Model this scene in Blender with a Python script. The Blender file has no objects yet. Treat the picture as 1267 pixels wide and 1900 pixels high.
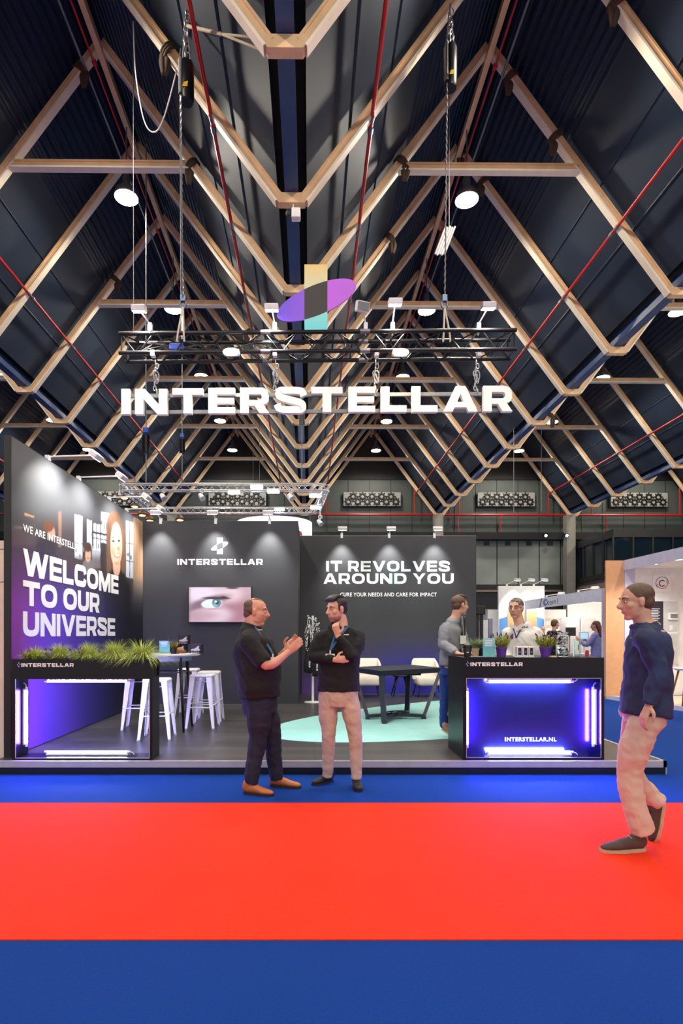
import bpy, bmesh, math, random
import numpy as np
from mathutils import Vector, Matrix, noise
from mathutils.geometry import tessellate_polygon

# ---------------------------------------------------------------- camera, world, exposure
F = 1054.0                 # focal length in pixels of the 1267 x 1900 frame
VPX, HOR = 584.0, 1177.0   # vanishing point of the stand's depth lines
HC = 1.45                  # camera height
scene = bpy.context.scene
COL = scene.collection
cam_d = bpy.data.cameras.new('camera')
cam = bpy.data.objects.new('camera', cam_d)
COL.objects.link(cam)
cam.location = (0, 0, HC)
cam.rotation_euler = (math.pi / 2, 0, 0)
cam_d.sensor_fit = 'VERTICAL'
cam_d.sensor_height = 36.0
cam_d.sensor_width = 24.0
cam_d.lens = 36.0 * F / 1900.0
cam_d.shift_x = (633.5 - VPX) / 1900.0
cam_d.shift_y = (HOR - 950.0) / 1900.0
cam_d.clip_end = 200
scene.camera = cam
scene.view_settings.view_transform = 'Standard'
scene.view_settings.look = 'None'
scene.view_settings.gamma = 1.0
scene.view_settings.use_curve_mapping = False
scene.view_settings.exposure = 0.0
world = bpy.data.worlds.new('hall_ambience')
scene.world = world
world.use_nodes = True
world.node_tree.nodes['Background'].inputs[0].default_value = (1.0, 0.965, 0.92, 1)
world.node_tree.nodes['Background'].inputs[1].default_value = 1.35
HIGHBAY_W = 430.0          # power of one high-bay lamp
TUBE_E = 260.0           # emission of the fluorescent tubes
SPOT_W = 190.0          # stand spotlights
FLOOD_W = 120.0          # floods on the sign truss
random.seed(7)
PI = math.pi

# ---------------------------------------------------------------- helpers
def P(px, py, Y):
    return Vector(((px - VPX) * Y / F, Y, HC - (py - HOR) * Y / F))
def PX(px, Y): return (px - VPX) * Y / F
def PZ(py, Y): return HC - (py - HOR) * Y / F
HALL = Matrix.Rotation(0.0095, 4, 'Z')     # the hall's axis against the stand's axis
def lin(c):
    return tuple(((v / 255.0) / 12.92 if v / 255.0 <= 0.04045 else ((v / 255.0 + 0.055) / 1.055) ** 2.4) for v in c)

def mat(name, rgb, rough=0.5, metal=0.0, var=0.06, scale=8.0, bump=0.0, bscale=60.0, spec=0.5, coat=0.0):
    m = bpy.data.materials.new(name); m.use_nodes = True
    nt = m.node_tree; b = nt.nodes['Principled BSDF']
    c = lin(rgb)
    b.inputs['Roughness'].default_value = rough
    b.inputs['Metallic'].default_value = metal
    b.inputs['Specular IOR Level'].default_value = spec
    if coat: b.inputs['Coat Weight'].default_value = coat
    tc = nt.nodes.new('ShaderNodeTexCoord')
    n = nt.nodes.new('ShaderNodeTexNoise'); n.inputs['Scale'].default_value = scale; n.inputs['Detail'].default_value = 4
    nt.links.new(tc.outputs['Object'], n.inputs['Vector'])
    r = nt.nodes.new('ShaderNodeValToRGB')
    r.color_ramp.elements[0].position = 0.3; r.color_ramp.elements[1].position = 0.7
    r.color_ramp.elements[0].color = tuple(max(0, v * (1 - var)) for v in c) + (1,)
    r.color_ramp.elements[1].color = tuple(min(1, v * (1 + var)) for v in c) + (1,)
    nt.links.new(n.outputs['Fac'], r.inputs['Fac'])
    nt.links.new(r.outputs['Color'], b.inputs['Base Color'])
    if bump:
        n2 = nt.nodes.new('ShaderNodeTexNoise'); n2.inputs['Scale'].default_value = bscale; n2.inputs['Detail'].default_value = 3
        nt.links.new(tc.outputs['Object'], n2.inputs['Vector'])
        bp = nt.nodes.new('ShaderNodeBump'); bp.inputs['Strength'].default_value = bump; bp.inputs['Distance'].default_value = 0.01
        nt.links.new(n2.outputs['Fac'], bp.inputs['Height'])
        nt.links.new(bp.outputs['Normal'], b.inputs['Normal'])
    return m

def emit(name, rgb, strength):
    m = bpy.data.materials.new(name); m.use_nodes = True
    b = m.node_tree.nodes['Principled BSDF']
    b.inputs['Base Color'].default_value = lin(rgb) + (1,)
    b.inputs['Emission Color'].default_value = lin(rgb) + (1,)
    b.inputs['Emission Strength'].default_value = strength
    return m

def glass(name, rgb=(255, 255, 255), rough=0.0, ior=1.45):
    m = bpy.data.materials.new(name); m.use_nodes = True
    b = m.node_tree.nodes['Principled BSDF']
    b.inputs['Base Color'].default_value = lin(rgb) + (1,)
    b.inputs['Transmission Weight'].default_value = 1.35
    b.inputs['Roughness'].default_value = rough
    b.inputs['IOR'].default_value = ior
    return m

def colour_attr(name, rough=0.5, emission=0.0):
    m = bpy.data.materials.new(name); m.use_nodes = True
    nt = m.node_tree; b = nt.nodes['Principled BSDF']
    a = nt.nodes.new('ShaderNodeAttribute'); a.attribute_name = 'Print'
    nt.links.new(a.outputs['Color'], b.inputs['Base Color'])
    b.inputs['Roughness'].default_value = rough
    if emission:
        b.inputs['Base Color'].default_value = (0.02, 0.02, 0.02, 1)
        nt.links.remove(b.inputs['Base Color'].links[0])
        nt.links.new(a.outputs['Color'], b.inputs['Emission Color'])
        b.inputs['Emission Strength'].default_value = emission
    return m

def gradient(name, axis, stops, rough=0.5):
    """print colour that runs along one object axis; stops = [(coordinate, rgb), ...]"""
    m = bpy.data.materials.new(name); m.use_nodes = True
    nt = m.node_tree; b = nt.nodes['Principled BSDF']
    tc = nt.nodes.new('ShaderNodeTexCoord'); sx = nt.nodes.new('ShaderNodeSeparateXYZ')
    nt.links.new(tc.outputs['Object'], sx.inputs[0])
    mr = nt.nodes.new('ShaderNodeMapRange')
    mr.inputs['From Min'].default_value = stops[0][0]; mr.inputs['From Max'].default_value = stops[-1][0]
    nt.links.new(sx.outputs[axis], mr.inputs['Value'])
    r = nt.nodes.new('ShaderNodeValToRGB')
    for i, (p, c) in enumerate(stops):
        t = (p - stops[0][0]) / (stops[-1][0] - stops[0][0])
        e = r.color_ramp.elements[i] if i < 2 else r.color_ramp.elements.new(t)
        if i == 1 and len(stops) > 2: pass
    while len(r.color_ramp.elements) > 1: r.color_ramp.elements.remove(r.color_ramp.elements[-1])
    for i, (p, c) in enumerate(stops):
        t = (p - stops[0][0]) / (stops[-1][0] - stops[0][0])
        e = r.color_ramp.elements[0] if i == 0 else r.color_ramp.elements.new(t)
        e.position = t; e.color = lin(c) + (1,)
    nt.links.new(mr.outputs[0], r.inputs['Fac'])
    nt.links.new(r.outputs['Color'], b.inputs['Base Color'])
    b.inputs['Roughness'].default_value = rough
    return m

def wmat(o):
    M = o.matrix_basis.copy()
    while o.parent:
        o = o.parent
        M = o.matrix_basis @ M
    return M

def tag(o, label=None, cat=None, group=None, kind=None):
    if label: o['label'] = label
    if cat: o['category'] = cat
    if group: o['group'] = group
    if kind: o['kind'] = kind
    return o

def thing(name, label, cat, loc=(0, 0, 0), rz=0.0, group=None, kind=None):
    o = bpy.data.objects.new(name, None); COL.objects.link(o)
    o.empty_display_size = 0.1
    o.location = loc; o.rotation_euler = (0, 0, rz)
    return tag(o, label, cat, group, kind)

def children(o): return [c for c in bpy.data.objects if c.parent == o]
def copy_tree(o, loc, rz=0.0, label=None, group=None):
    kids = {}
    for c in bpy.data.objects:
        if c.parent: kids.setdefault(c.parent.name, []).append(c)
    def rec(s, par):
        n = s.copy(); COL.objects.link(n)
        if par: n.parent = par
        for ch in kids.get(s.name, []): rec(ch, n)
        return n
    r = rec(o, None)
    r.location = loc; r.rotation_euler = (0, 0, rz)
    if label: r['label'] = label
    if group: r['group'] = group
    return r

def catmull(pts, vals, n):
    """resample a path (and per-point values) smoothly"""
    out, ov = [], []
    m = len(pts)
    for i in range(m - 1):
        p0 = pts[max(i - 1, 0)]; p1 = pts[i]; p2 = pts[i + 1]; p3 = pts[min(i + 2, m - 1)]
        for k in range(n):
            t = k / n
            out.append(0.5 * ((2 * p1) + (p2 - p0) * t + (2 * p0 - 5 * p1 + 4 * p2 - p3) * t * t + (3 * p1 - p0 - 3 * p2 + p3) * t ** 3))
            if vals is not None:
                a, b = vals[i], vals[i + 1]
                s = t * t * (3 - 2 * t)
                ov.append(tuple(x + (y - x) * s for x, y in zip(a, b)))
    out.append(pts[-1].copy())
    if vals is not None: ov.append(vals[-1])
    return out, ov

class MB:
    def __init__(self): self.bm = bmesh.new()
    def face(self, vs):
        try: return self.bm.faces.new(vs)
        except ValueError: return None
    def box(self, a, b, M=None):
        x0, y0, z0 = a; x1, y1, z1 = b
        c = [Vector((x, y, z)) for z in (z0, z1) for y in (y0, y1) for x in (x0, x1)]
        if M is not None: c = [M @ v for v in c]
        v = [self.bm.verts.new(p) for p in c]
        for f in ((0, 2, 3, 1), (4, 5, 7, 6), (0, 1, 5, 4), (2, 6, 7, 3), (0, 4, 6, 2), (1, 3, 7, 5)):
            self.face([v[i] for i in f])
        return self
    def cbox(self, c, s, M=None):
        return self.box([c[i] - s[i] / 2 for i in range(3)], [c[i] + s[i] / 2 for i in range(3)], M)
    def rbox(self, a, b, r=0.01, seg=2, M=None):
        t = bmesh.new()
        x0, y0, z0 = a; x1, y1, z1 = b
        bmesh.ops.create_cube(t, size=1.0)
        for v in t.verts:
            v.co = Vector(((x0 + x1) / 2 + v.co.x * (x1 - x0), (y0 + y1) / 2 + v.co.y * (y1 - y0), (z0 + z1) / 2 + v.co.z * (z1 - z0)))
        bmesh.ops.bevel(t, geom=list(t.edges), offset=r, segments=seg, affect='EDGES', profile=0.5)
        if M is not None: bmesh.ops.transform(t, matrix=M, verts=t.verts)
        self.merge(t); return self
    def merge(self, t):
        mp = {}
        for v in t.verts: mp[v.index if v.index >= 0 else id(v)] = None
        t.verts.index_update()
        nv = [self.bm.verts.new(v.co) for v in t.verts]
        for f in t.faces: self.face([nv[v.index] for v in f.verts])
        t.free()
    def bar(self, p, q, w, h, up=(0, 0, 1)):
        """rectangular bar from p to q: w across, h along 'up'"""
        p = Vector(p); q = Vector(q); d = (q - p).normalized(); u = Vector(up)
        s = d.cross(u)
        if s.length < 1e-5: s = d.cross(Vector((1, 0, 0)))
        s.normalize(); u = s.cross(d).normalized()
        v = []
        for c in (p, q):
            for a, b in ((-1, -1), (1, -1), (1, 1), (-1, 1)):
                v.append(self.bm.verts.new(c + s * (a * w / 2) + u * (b * h / 2)))
        for f in ((0, 3, 2, 1), (4, 5, 6, 7), (0, 1, 5, 4), (1, 2, 6, 5), (2, 3, 7, 6), (3, 0, 4, 7)):
            self.face([v[i] for i in f])
        return self
    def tube(self, pts, rad, seg=8, side=None, smooth=0, cap=True):
        """tube along pts; rad scalar, or per-point scalars or (a, b) pairs (a along side)"""
        pts = [Vector(p) for p in pts]
        if not isinstance(rad, (list, tuple)): rad = [rad] * len(pts)
        rad = [(r, r) if not isinstance(r, (list, tuple)) else tuple(r) for r in rad]
        if smooth and len(pts) > 2: pts, rad = catmull(pts, rad, smooth)
        rings = []; n = len(pts); ref = None
        for i in range(n):
            d = pts[min(i + 1, n - 1)] - pts[max(i - 1, 0)]
            if d.length < 1e-9: d = Vector((0, 0, 1))
            d.normalize()
            if side is not None: s = Vector(side)
            elif ref is None: s = Vector((0, 0, 1)) if abs(d.z) < 0.9 else Vector((1, 0, 0))
            else: s = ref
            s = s - d * s.dot(d)
            if s.length < 1e-5: s = d.orthogonal()
            s.normalize(); ref = s
            t = d.cross(s)
            a, b = rad[i]
            rings.append([self.bm.verts.new(pts[i] + s * (math.cos(2 * PI * k / seg) * a) + t * (math.sin(2 * PI * k / seg) * b)) for k in range(seg)])
        for i in range(n - 1):
            for k in range(seg):
                self.face([rings[i][k], rings[i][(k + 1) % seg], rings[i + 1][(k + 1) % seg], rings[i + 1][k]])
        if cap:
            self.face(rings[0][::-1]); self.face(rings[-1])
        return self
    def lathe(self, prof, c=(0, 0, 0), seg=20, M=None):
        """profile [(r, z)...] turned about the vertical through c"""
        c = Vector(c); rings = []
        for r, z in prof:
            if r < 1e-6: rings.append([self.bm.verts.new(c + Vector((0, 0, z)))])
            else: rings.append([self.bm.verts.new(c + Vector((r * math.cos(2 * PI * k / seg), r * math.sin(2 * PI * k / seg), z))) for k in range(seg)])
        new = [v for r in rings for v in r]
        for a, b in zip(rings, rings[1:]):
            for k in range(seg):
                k2 = (k + 1) % seg
                if len(a) == 1 and len(b) == 1: continue
                if len(a) == 1: self.face([a[0], b[k2], b[k]])
                elif len(b) == 1: self.face([a[k], a[k2], b[0]])
                else: self.face([a[k], a[k2], b[k2], b[k]])
        if len(rings[0]) > 1: self.face(rings[0][::-1])
        if len(rings[-1]) > 1: self.face(rings[-1])
        if M is not None:
            for v in new: v.co = M @ v.co
        return self
    def ell(self, c, r, R=None, u=14, w=10):
        c = Vector(c); r = (r, r, r) if not isinstance(r, (list, tuple)) else r
        rings = []
        for j in range(w + 1):
            th = PI * j / w
            if j in (0, w):
                p = Vector((0, 0, r[2] * math.cos(th)))
                rings.append([self.bm.verts.new(c + (R @ p if R else p))])
            else:
                ring = []
                for k in range(u):
                    p = Vector((r[0] * math.sin(th) * math.cos(2 * PI * k / u), r[1] * math.sin(th) * math.sin(2 * PI * k / u), r[2] * math.cos(th)))
                    ring.append(self.bm.verts.new(c + (R @ p if R else p)))
                rings.append(ring)
        for a, b in zip(rings, rings[1:]):
            for k in range(u):
                k2 = (k + 1) % u
                if len(a) == 1: self.face([a[0], b[k], b[k2]])
                elif len(b) == 1: self.face([a[k2], a[k], b[0]])
                else: self.face([a[k], b[k], b[k2], a[k2]])
        return self
    def torus(self, c, R, r, nrm=(0, 0, 1), seg=16, ss=6, stretch=(1, 1), xa=None):
        c = Vector(c); n = Vector(nrm).normalized()
        a = (Vector(xa) - n * n.dot(Vector(xa))).normalized() if xa is not None else n.orthogonal().normalized()
        b = n.cross(a)
        rings = []
        for i in range(seg):
            t = 2 * PI * i / seg
            rad = (a * math.cos(t) + b * math.sin(t))
            ctr = c + a * (math.cos(t) * R * stretch[0]) + b * (math.sin(t) * R * stretch[1])
            rings.append([self.bm.verts.new(ctr + rad * (r * math.cos(2 * PI * k / ss)) + n * (r * math.sin(2 * PI * k / ss))) for k in range(ss)])
        for i in range(seg):
            A, B = rings[i], rings[(i + 1) % seg]
            for k in range(ss):
                self.face([A[k], B[k], B[(k + 1) % ss], A[(k + 1) % ss]])
        return self
    def poly(self, loops, place, d0=0.0, d1=0.002):
        """prism of a 2-D polygon with holes; place(u, v, d) -> point"""
        loops3 = [[Vector((p[0], p[1], 0)) for p in l] for l in loops]
        flat = [p for l in loops3 for p in l]
        if isinstance(loops[0], Strip):        # a stroke: quads between its two edges
            N = len(flat); tris = [(i, i + 1, N - 2 - i, N - 1 - i) for i in range(N // 2 - 1)]
        else: tris = tessellate_polygon(loops3)
        fr = [self.bm.verts.new(place(p.x, p.y, d1)) for p in flat]
        bk = [self.bm.verts.new(place(p.x, p.y, d0)) for p in flat]
        for t in tris:
            self.face([fr[i] for i in t]); self.face([bk[i] for i in reversed(t)])
        o = 0
        for l in loops3:
            n = len(l)
            for i in range(n):
                j = (i + 1) % n
                self.face([bk[o + i], bk[o + j], fr[o + j], fr[o + i]])
            o += n
        return self
    def build(self, name, m, parent=None, smooth=False, xf=None, weld=False, recalc=True):
        bm = self.bm
        if xf is not None: bmesh.ops.transform(bm, matrix=xf, verts=bm.verts)
        if parent is not None:
            bmesh.ops.transform(bm, matrix=wmat(parent).inverted(), verts=bm.verts)
        if weld: bmesh.ops.remove_doubles(bm, verts=bm.verts, dist=1e-4)
        if recalc: bmesh.ops.recalc_face_normals(bm, faces=bm.faces)
        me = bpy.data.meshes.new(name); bm.to_mesh(me); bm.free()
        if m is not None: me.materials.append(m)
        if smooth:
            for p in me.polygons: p.use_smooth = True
        o = bpy.data.objects.new(name, me); COL.objects.link(o)
        if parent is not None: o.parent = parent
        return o

def smooth_by_angle(o, deg=40):
    me = o.data
    for p in me.polygons: p.use_smooth = True
    try: me.set_sharp_from_angle(angle=math.radians(deg))
    except Exception: pass
    return o

def remesh(o, voxel, it=4, fac=0.5, wrinkle=None):
    """fuse the overlapping shapes of o into one smooth skin"""
    m = o.modifiers.new('r', 'REMESH'); m.mode = 'VOXEL'; m.voxel_size = voxel; m.use_smooth_shade = True
    s = o.modifiers.new('s', 'SMOOTH'); s.factor = fac; s.iterations = it
    dg = bpy.context.evaluated_depsgraph_get(); dg.update()
    me = bpy.data.meshes.new_from_object(o.evaluated_get(dg))
    o.modifiers.clear()
    old = o.data; mats = list(old.materials)
    o.data = me; me.materials.clear()
    for x in mats: me.materials.append(x)
    bpy.data.meshes.remove(old)
    if wrinkle: wrinkle(me)
    for p in me.polygons: p.use_smooth = True
    return o

# ------------- lettering
def sup(cx, cy, rx, ry, a0, a1, n=10, e=2.6):
    out = []
    for i in range(n + 1):
        t = a0 + (a1 - a0) * i / n
        c, s = math.cos(t), math.sin(t)
        out.append((cx + rx * math.copysign(abs(c) ** (2 / e), c), cy + ry * math.copysign(abs(s) ** (2 / e), s)))
    return out
class Strip(list):
    pass
def stroke(pts, t, n=8):
    p3, _ = catmull([Vector((a, b, 0)) for a, b in pts], None, n)
    L, R = [], []
    for i, p in enumerate(p3):
        d = (p3[min(i + 1, len(p3) - 1)] - p3[max(i - 1, 0)]).normalized()
        nn = Vector((-d.y, d.x, 0))
        L.append((p.x + nn.x * t / 2, p.y + nn.y * t / 2)); R.append((p.x - nn.x * t / 2, p.y - nn.y * t / 2))
    s = Strip(L + R[::-1]); return s
def glyph(c, v=0.33, h=0.26):
    """wide heavy capital of height 1: (list of [outer, holes...]), advance width"""
    if c == 'I': return [[[(0, 0), (v, 0), (v, 1), (0, 1)]]], v
    if c == 'N':
        w = 0.92 + v
        return [[[(0, 0), (v, 0), (v, .60), (w - v * 1.15, 0), (w, 0), (w, 1), (w - v, 1), (w - v, .40), (v * 1.15, 1), (0, 1)]]], w
    if c == 'T':
        w = 1.18
        return [[[(w / 2 - v / 2, 0), (w / 2 + v / 2, 0), (w / 2 + v / 2, 1 - h), (w, 1 - h), (w, 1), (0, 1), (0, 1 - h), (w / 2 - v / 2, 1 - h)]]], w
    if c == 'E':
        w = 1.03; m = h * .42
        return [[[(0, 0), (w, 0), (w, h * .93), (v, h * .93), (v, .5 - m), (w * .96, .5 - m), (w * .96, .5 + m), (v, .5 + m), (v, 1 - h * .93), (w, 1 - h * .93), (w, 1), (0, 1)]]], w
    if c == 'L':
        w = 0.98
        return [[[(0, 0), (w, 0), (w, h), (v, h), (v, 1), (0, 1)]]], w
    if c == 'R':
        w = 1.13; cy = .645; ry = .355
        o = [(0, 0), (v, 0), (v, .29), (w * .50, .29), (w * .66, 0), (w * 1.0, 0), (w * .80, .33)] + sup(w * .68, cy, w * .30, ry, -PI * .3, PI / 2, 10)[1:] + [(0, 1)]
        hl = [(v, 1 - h * .9), (w * .62, 1 - h * .9)] + sup(w * .62, (.29 + h * .85 + 1 - h * .9) / 2, w * .13, (1 - h * .9 - .29 - h * .85) / 2, PI / 2, -PI / 2, 6)[1:] + [(v, .29 + h * .85)]
        return [[o, hl]], w
    if c == 'A':
        w = 1.34; k = w / 2 - .19; t = v * 1.09
        ya = (w / 2 - t) / k
        return [[[(0, 0), (t, 0), (t + .17 * k, .17), (w - t - .17 * k, .17), (w - t, 0), (w, 0), (w / 2 + .19, 1), (w / 2 - .19, 1)],
                 [(t + .38 * k, .38), (w - t - .38 * k, .38), (w / 2, ya + .05)]]], w
    if c == 'S':
        w = 1.2; t = h * 1.0; q = t / 2
        return [[stroke([(w - .10, .66), (w - .20, .83), (w * .62, 1 - q), (w * .36, 1 - q), (.20, .86), (.15, .715), (.25, .60), (w * .5, .5), (w - .25, .40), (w - .15, .285), (w - .20, .14), (w * .64, q), (w * .36, q), (.18, .17), (.09, .34)], t)]], w
    if c == 'O':
        w = 1.28
        return [[sup(w / 2, .5, w / 2, .5, 0, 2 * PI, 40)[:-1], sup(w / 2, .5, w / 2 - v, .5 - h, 0, 2 * PI, 32)[:-1]]], w
    if c == 'C':
        w = 1.2; t = h * 1.1; q = t / 2
        return [[stroke([(w - .10, .62), (w - .18, .82), (w * .70, 1 - q), (w * .42, 1 - q), (.22, .82), (.15, .5), (.22, .18), (w * .42, q), (w * .70, q), (w - .18, .18), (w - .10, .38)], t)]], w
    if c == 'U':
        w = 1.16; q = v / 2
        o = [(0, 1), (0, .42)] + sup(w / 2, .42, w / 2, .42, PI, 2 * PI, 16)[1:] + [(w, 1), (w - v, 1), (w - v, .42)] + sup(w / 2, .42, w / 2 - v, .42 - h, 0, -PI, 12)[1:] + [(v, 1)]
        return [[o]], w
    if c == 'V':
        w = 1.32; t = v * 1.1
        return [[[(w / 2 - .17, 0), (w / 2 + .17, 0), (w, 1), (w - t, 1), (w / 2, .30), (t, 1), (0, 1)]]], w
    if c == 'Y':
        w = 1.26
        return [[[(w / 2 - v / 2, 0), (w / 2 + v / 2, 0), (w / 2 + v / 2, .38), (w, 1), (w - v * 1.15, 1), (w / 2, .62), (v * 1.15, 1), (0, 1), (w / 2 - v / 2, .38)]]], w
    if c == 'W':
        w = 1.86; t = v * .95
        return [[[(.34, 0), (.70, 0), (w / 2, .58), (w - .70, 0), (w - .34, 0), (w, 1), (w - t, 1), (w - .52, .40), (w / 2 + .17, 1), (w / 2 - .17, 1), (.52, .40), (t, 1), (0, 1)]]], w
    if c == 'M':
        w = 1.48
        return [[[(0, 0), (v * .92, 0), (v * .92, .56), (w / 2 - .14, 0), (w / 2 + .14, 0), (w - v * .92, .56), (w - v * .92, 0), (w, 0), (w, 1), (w - v * 1.15, 1), (w / 2, .44), (v * 1.15, 1), (0, 1)]]], w
    if c == 'D':
        w = 1.22
        o = [(0, 0), (w * .5, 0)] + sup(w * .5, .5, w * .5, .5, -PI / 2, PI / 2, 14)[1:] + [(0, 1)]
        i = [(v, h), (w * .5, h)] + sup(w * .5, .5, w * .5 - v, .5 - h, -PI / 2, PI / 2, 10)[1:] + [(v, 1 - h)]
        return [[o, i]], w
    return [], 0.5
def letters(s, x0, x1, v=0.33, h=0.26, gap=0.2):
    """glyph outlines of s laid out between x0 and x1 (height 1)"""
    x = 0; items = []
    for ch in s:
        g, w = glyph(ch, v, h)
        if ch == ' ': x += 0.45; continue
        items.append((ch, g, x)); x += w + gap
    k = (x1 - x0) / (x - gap)
    return [(ch, [[type(l)([(x0 + (a + gx) * k, b) for a, b in l]) for l in sh] for sh in g]) for ch, g, gx in items]
def wide_text(mb, s, x0, x1, z0, z1, place, thick=0.002, **kw):
    for ch, g in letters(s, x0, x1, **kw):
        for sh in g:
            mb.poly([type(l)([(a, z0 + b * (z1 - z0)) for a, b in l]) for l in sh], place, 0.0, thick)
    return mb
def plain_text(mb, s, x0, x1, z0, z1, place, bold=0.0, d=0.0015, spacing=1.0, align='LEFT'):
    cu = bpy.data.curves.new('t', 'FONT'); cu.body = s; cu.offset = bold; cu.space_character = spacing; cu.resolution_u = 3
    cu.align_x = align
    o = bpy.data.objects.new('t', cu); COL.objects.link(o)
    dg = bpy.context.evaluated_depsgraph_get(); dg.update()
    me = bpy.data.meshes.new_from_object(o.evaluated_get(dg))
    xs = [v.co.x for v in me.vertices]; ys = [v.co.y for v in me.vertices]
    ax, bx, ay, by = min(xs), max(xs), min(ys), max(ys)
    vs = [mb.bm.verts.new(place(x0 + (v.co.x - ax) / (bx - ax) * (x1 - x0), z0 + (v.co.y - ay) / (by - ay) * (z1 - z0), d)) for v in me.vertices]
    for p in me.polygons: mb.face([vs[i] for i in p.vertices])
    bpy.data.objects.remove(o); bpy.data.curves.remove(cu); bpy.data.meshes.remove(me)
    return mb
def facing(Y):      # surface that faces the camera at depth Y
    return lambda u, v, d: Vector((u, Y - d, v))
def facing_x(X):    # surface that faces +x
    return lambda u, v, d: Vector((X + d, u, v))

def picture(name, parent, m, nu, nv, point, paint):
    """a printed picture: a fine grid whose print colours come from paint(u, v)"""
    us = np.linspace(0, 1, nu); vs = np.linspace(0, 1, nv)
    U, V = np.meshgrid(us, vs)
    col = paint(U, V)
    Mi = wmat(parent).inverted()
    verts = [Mi @ point(u, v) for v in vs for u in us]
    faces = [(j * nu + i, j * nu + i + 1, (j + 1) * nu + i + 1, (j + 1) * nu + i) for j in range(nv - 1) for i in range(nu - 1)]
    me = bpy.data.meshes.new(name); me.from_pydata([tuple(v) for v in verts], [], faces)
    a = me.color_attributes.new('Print', 'FLOAT_COLOR', 'POINT')
    c = np.clip(col.reshape(-1, 3) / 255.0, 0, 1)
    c = np.where(c <= 0.04045, c / 12.92, ((c + 0.055) / 1.055) ** 2.4)
    a.data.foreach_set('color', np.concatenate([c, np.ones((len(c), 1))], 1).astype(np.float32).ravel())
    me.materials.append(m)
    o = bpy.data.objects.new(name, me); COL.objects.link(o); o.parent = parent
    return o
def sstep(a, b, x):
    t = np.clip((x - a) / (b - a + 1e-12), 0, 1)
    return t * t * (3 - 2 * t)
def mix(base, rgb, m):
    return base * (1 - m[..., None]) + np.array(rgb, float) * m[..., None]
def m_ell(x, y, cx, cy, rx, ry, soft=0.15, rot=0.0):
    c, s = math.cos(rot), math.sin(rot)
    a = ((x - cx) * c + (y - cy) * s) / rx; b = (-(x - cx) * s + (y - cy) * c) / ry
    return 1 - sstep(1 - soft, 1 + soft, np.sqrt(a * a + b * b))
def m_rect(x, y, x0, x1, y0, y1, soft=1.0):
    return sstep(x0 - soft, x0 + soft, x) * (1 - sstep(x1 - soft, x1 + soft, x)) * sstep(y0 - soft, y0 + soft, y) * (1 - sstep(y1 - soft, y1 + soft, y))

def add_light(kind, name, parent, pos, power, color=(1, 1, 1), target=None, size=0.1, angle=1.2, blend=0.6):
    d = bpy.data.lights.new(name, kind); d.energy = power; d.color = color
    if kind == 'SPOT':
        d.spot_size = angle; d.spot_blend = blend; d.shadow_soft_size = size
    elif kind == 'AREA': d.size = size
    else: d.shadow_soft_size = size
    o = bpy.data.objects.new(name, d); COL.objects.link(o)
    pos = Vector(pos)
    if target is not None:
        q = (Vector(target) - pos).to_track_quat('-Z', 'Y').to_matrix().to_4x4()
    else: q = Matrix.Identity(4)
    W = Matrix.Translation(pos) @ q
    if parent is not None:
        o.parent = parent
        o.matrix_basis = wmat(parent).inverted() @ W
    else: o.matrix_basis = W
    return o

# ---------------------------------------------------------------- materials
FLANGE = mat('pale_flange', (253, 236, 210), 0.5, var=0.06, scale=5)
TIMBER = mat('pale_timber', (224, 187, 142), 0.5, var=0.12, scale=5)
DECK = mat('dark_roof_panel', (20, 38, 58), 0.6, var=0.15, scale=1.5)
CORR = mat('corrugated_roof_sheet', (20, 40, 64), 0.45, var=0.1)
BLUESTEEL = mat('blue_steel', (32, 62, 108), 0.45, var=0.1)
GAP = mat('black_void', (8, 9, 11), 0.9)
REDPIPE = mat('red_pipe', (190, 32, 28), 0.4)
GREYMETAL = mat('grey_metal', (130, 132, 135), 0.4, 0.6)
BLACKMETAL = mat('black_metal', (22, 22, 24), 0.35, 0.3)
TRUSSBLACK = mat('black_truss', (46, 46, 48), 0.32, 0.7)
ALU = mat('aluminium', (205, 205, 208), 0.35, 0.7)
WHITEMETAL = mat('white_powder_coat', (232, 231, 232), 0.4)
WHITE = mat('white_paint', (238, 237, 235), 0.5)
SIGNWHITE = mat('sign_white', (250, 247, 242), 0.5, var=0.01)
BOOTHBLACK = mat('matt_dark_panel', (48, 50, 54), 0.55, var=0.05, scale=3)
BLACK = mat('black', (18, 18, 20), 0.5)
GLOSSBLACK = mat('navy_niche_panel', (17, 20, 56), 0.22, spec=0.4)
SLINGBROWN = mat('brown_sling', (74, 56, 42), 0.85)
BLUECARPET = mat('blue_carpet', (20, 60, 138), 0.95, var=0.10, scale=90, bump=0.5, bscale=320, spec=0.1)
REDCARPET = mat('red_carpet', (236, 58, 31), 0.95, var=0.06, scale=60, bump=0.4, bscale=320, spec=0.1)
PRINTWHITE = mat('white_print', (244, 244, 244), 0.5, var=0.01)
# ---------------------------------------------------------------- the hall
X0, W, ZV = -0.225, 6.197, HC + 5.45      # middle valley, module width, valley height
SL = 1.34                                 # rafter slope
D_T = 1.89                                # truss spacing
YT = [D_T * (i + 2.82) for i in range(0, 12)]
YWALL = 26.6
ZAP = HC + 9.44
KS = list(range(-2, 4))
def zr(dx): return ZV + 0.06 + SL * (dx - 0.16)     # rafter line above a valley

def deck_z(x, y):      # underside of the roof skin above a point
    xh = x + .0095 * y; k = round((xh - X0) / W); return zr(abs(xh - X0 - W * k)) + .23
# floor
mb = MB(); mb.box((-26, -9, -0.2), (26, YWALL + 0.3, 0.0))
tag(mb.build('floor', BLUECARPET), kind='structure')
mb = MB(); mb.box((-14, 2.69, 0.0), (14, 4.872, 0.006))
tag(mb.build('aisle_carpet', REDCARPET), 'broad red carpet strip laid across the blue floor in front of the stand', 'carpet')

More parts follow.
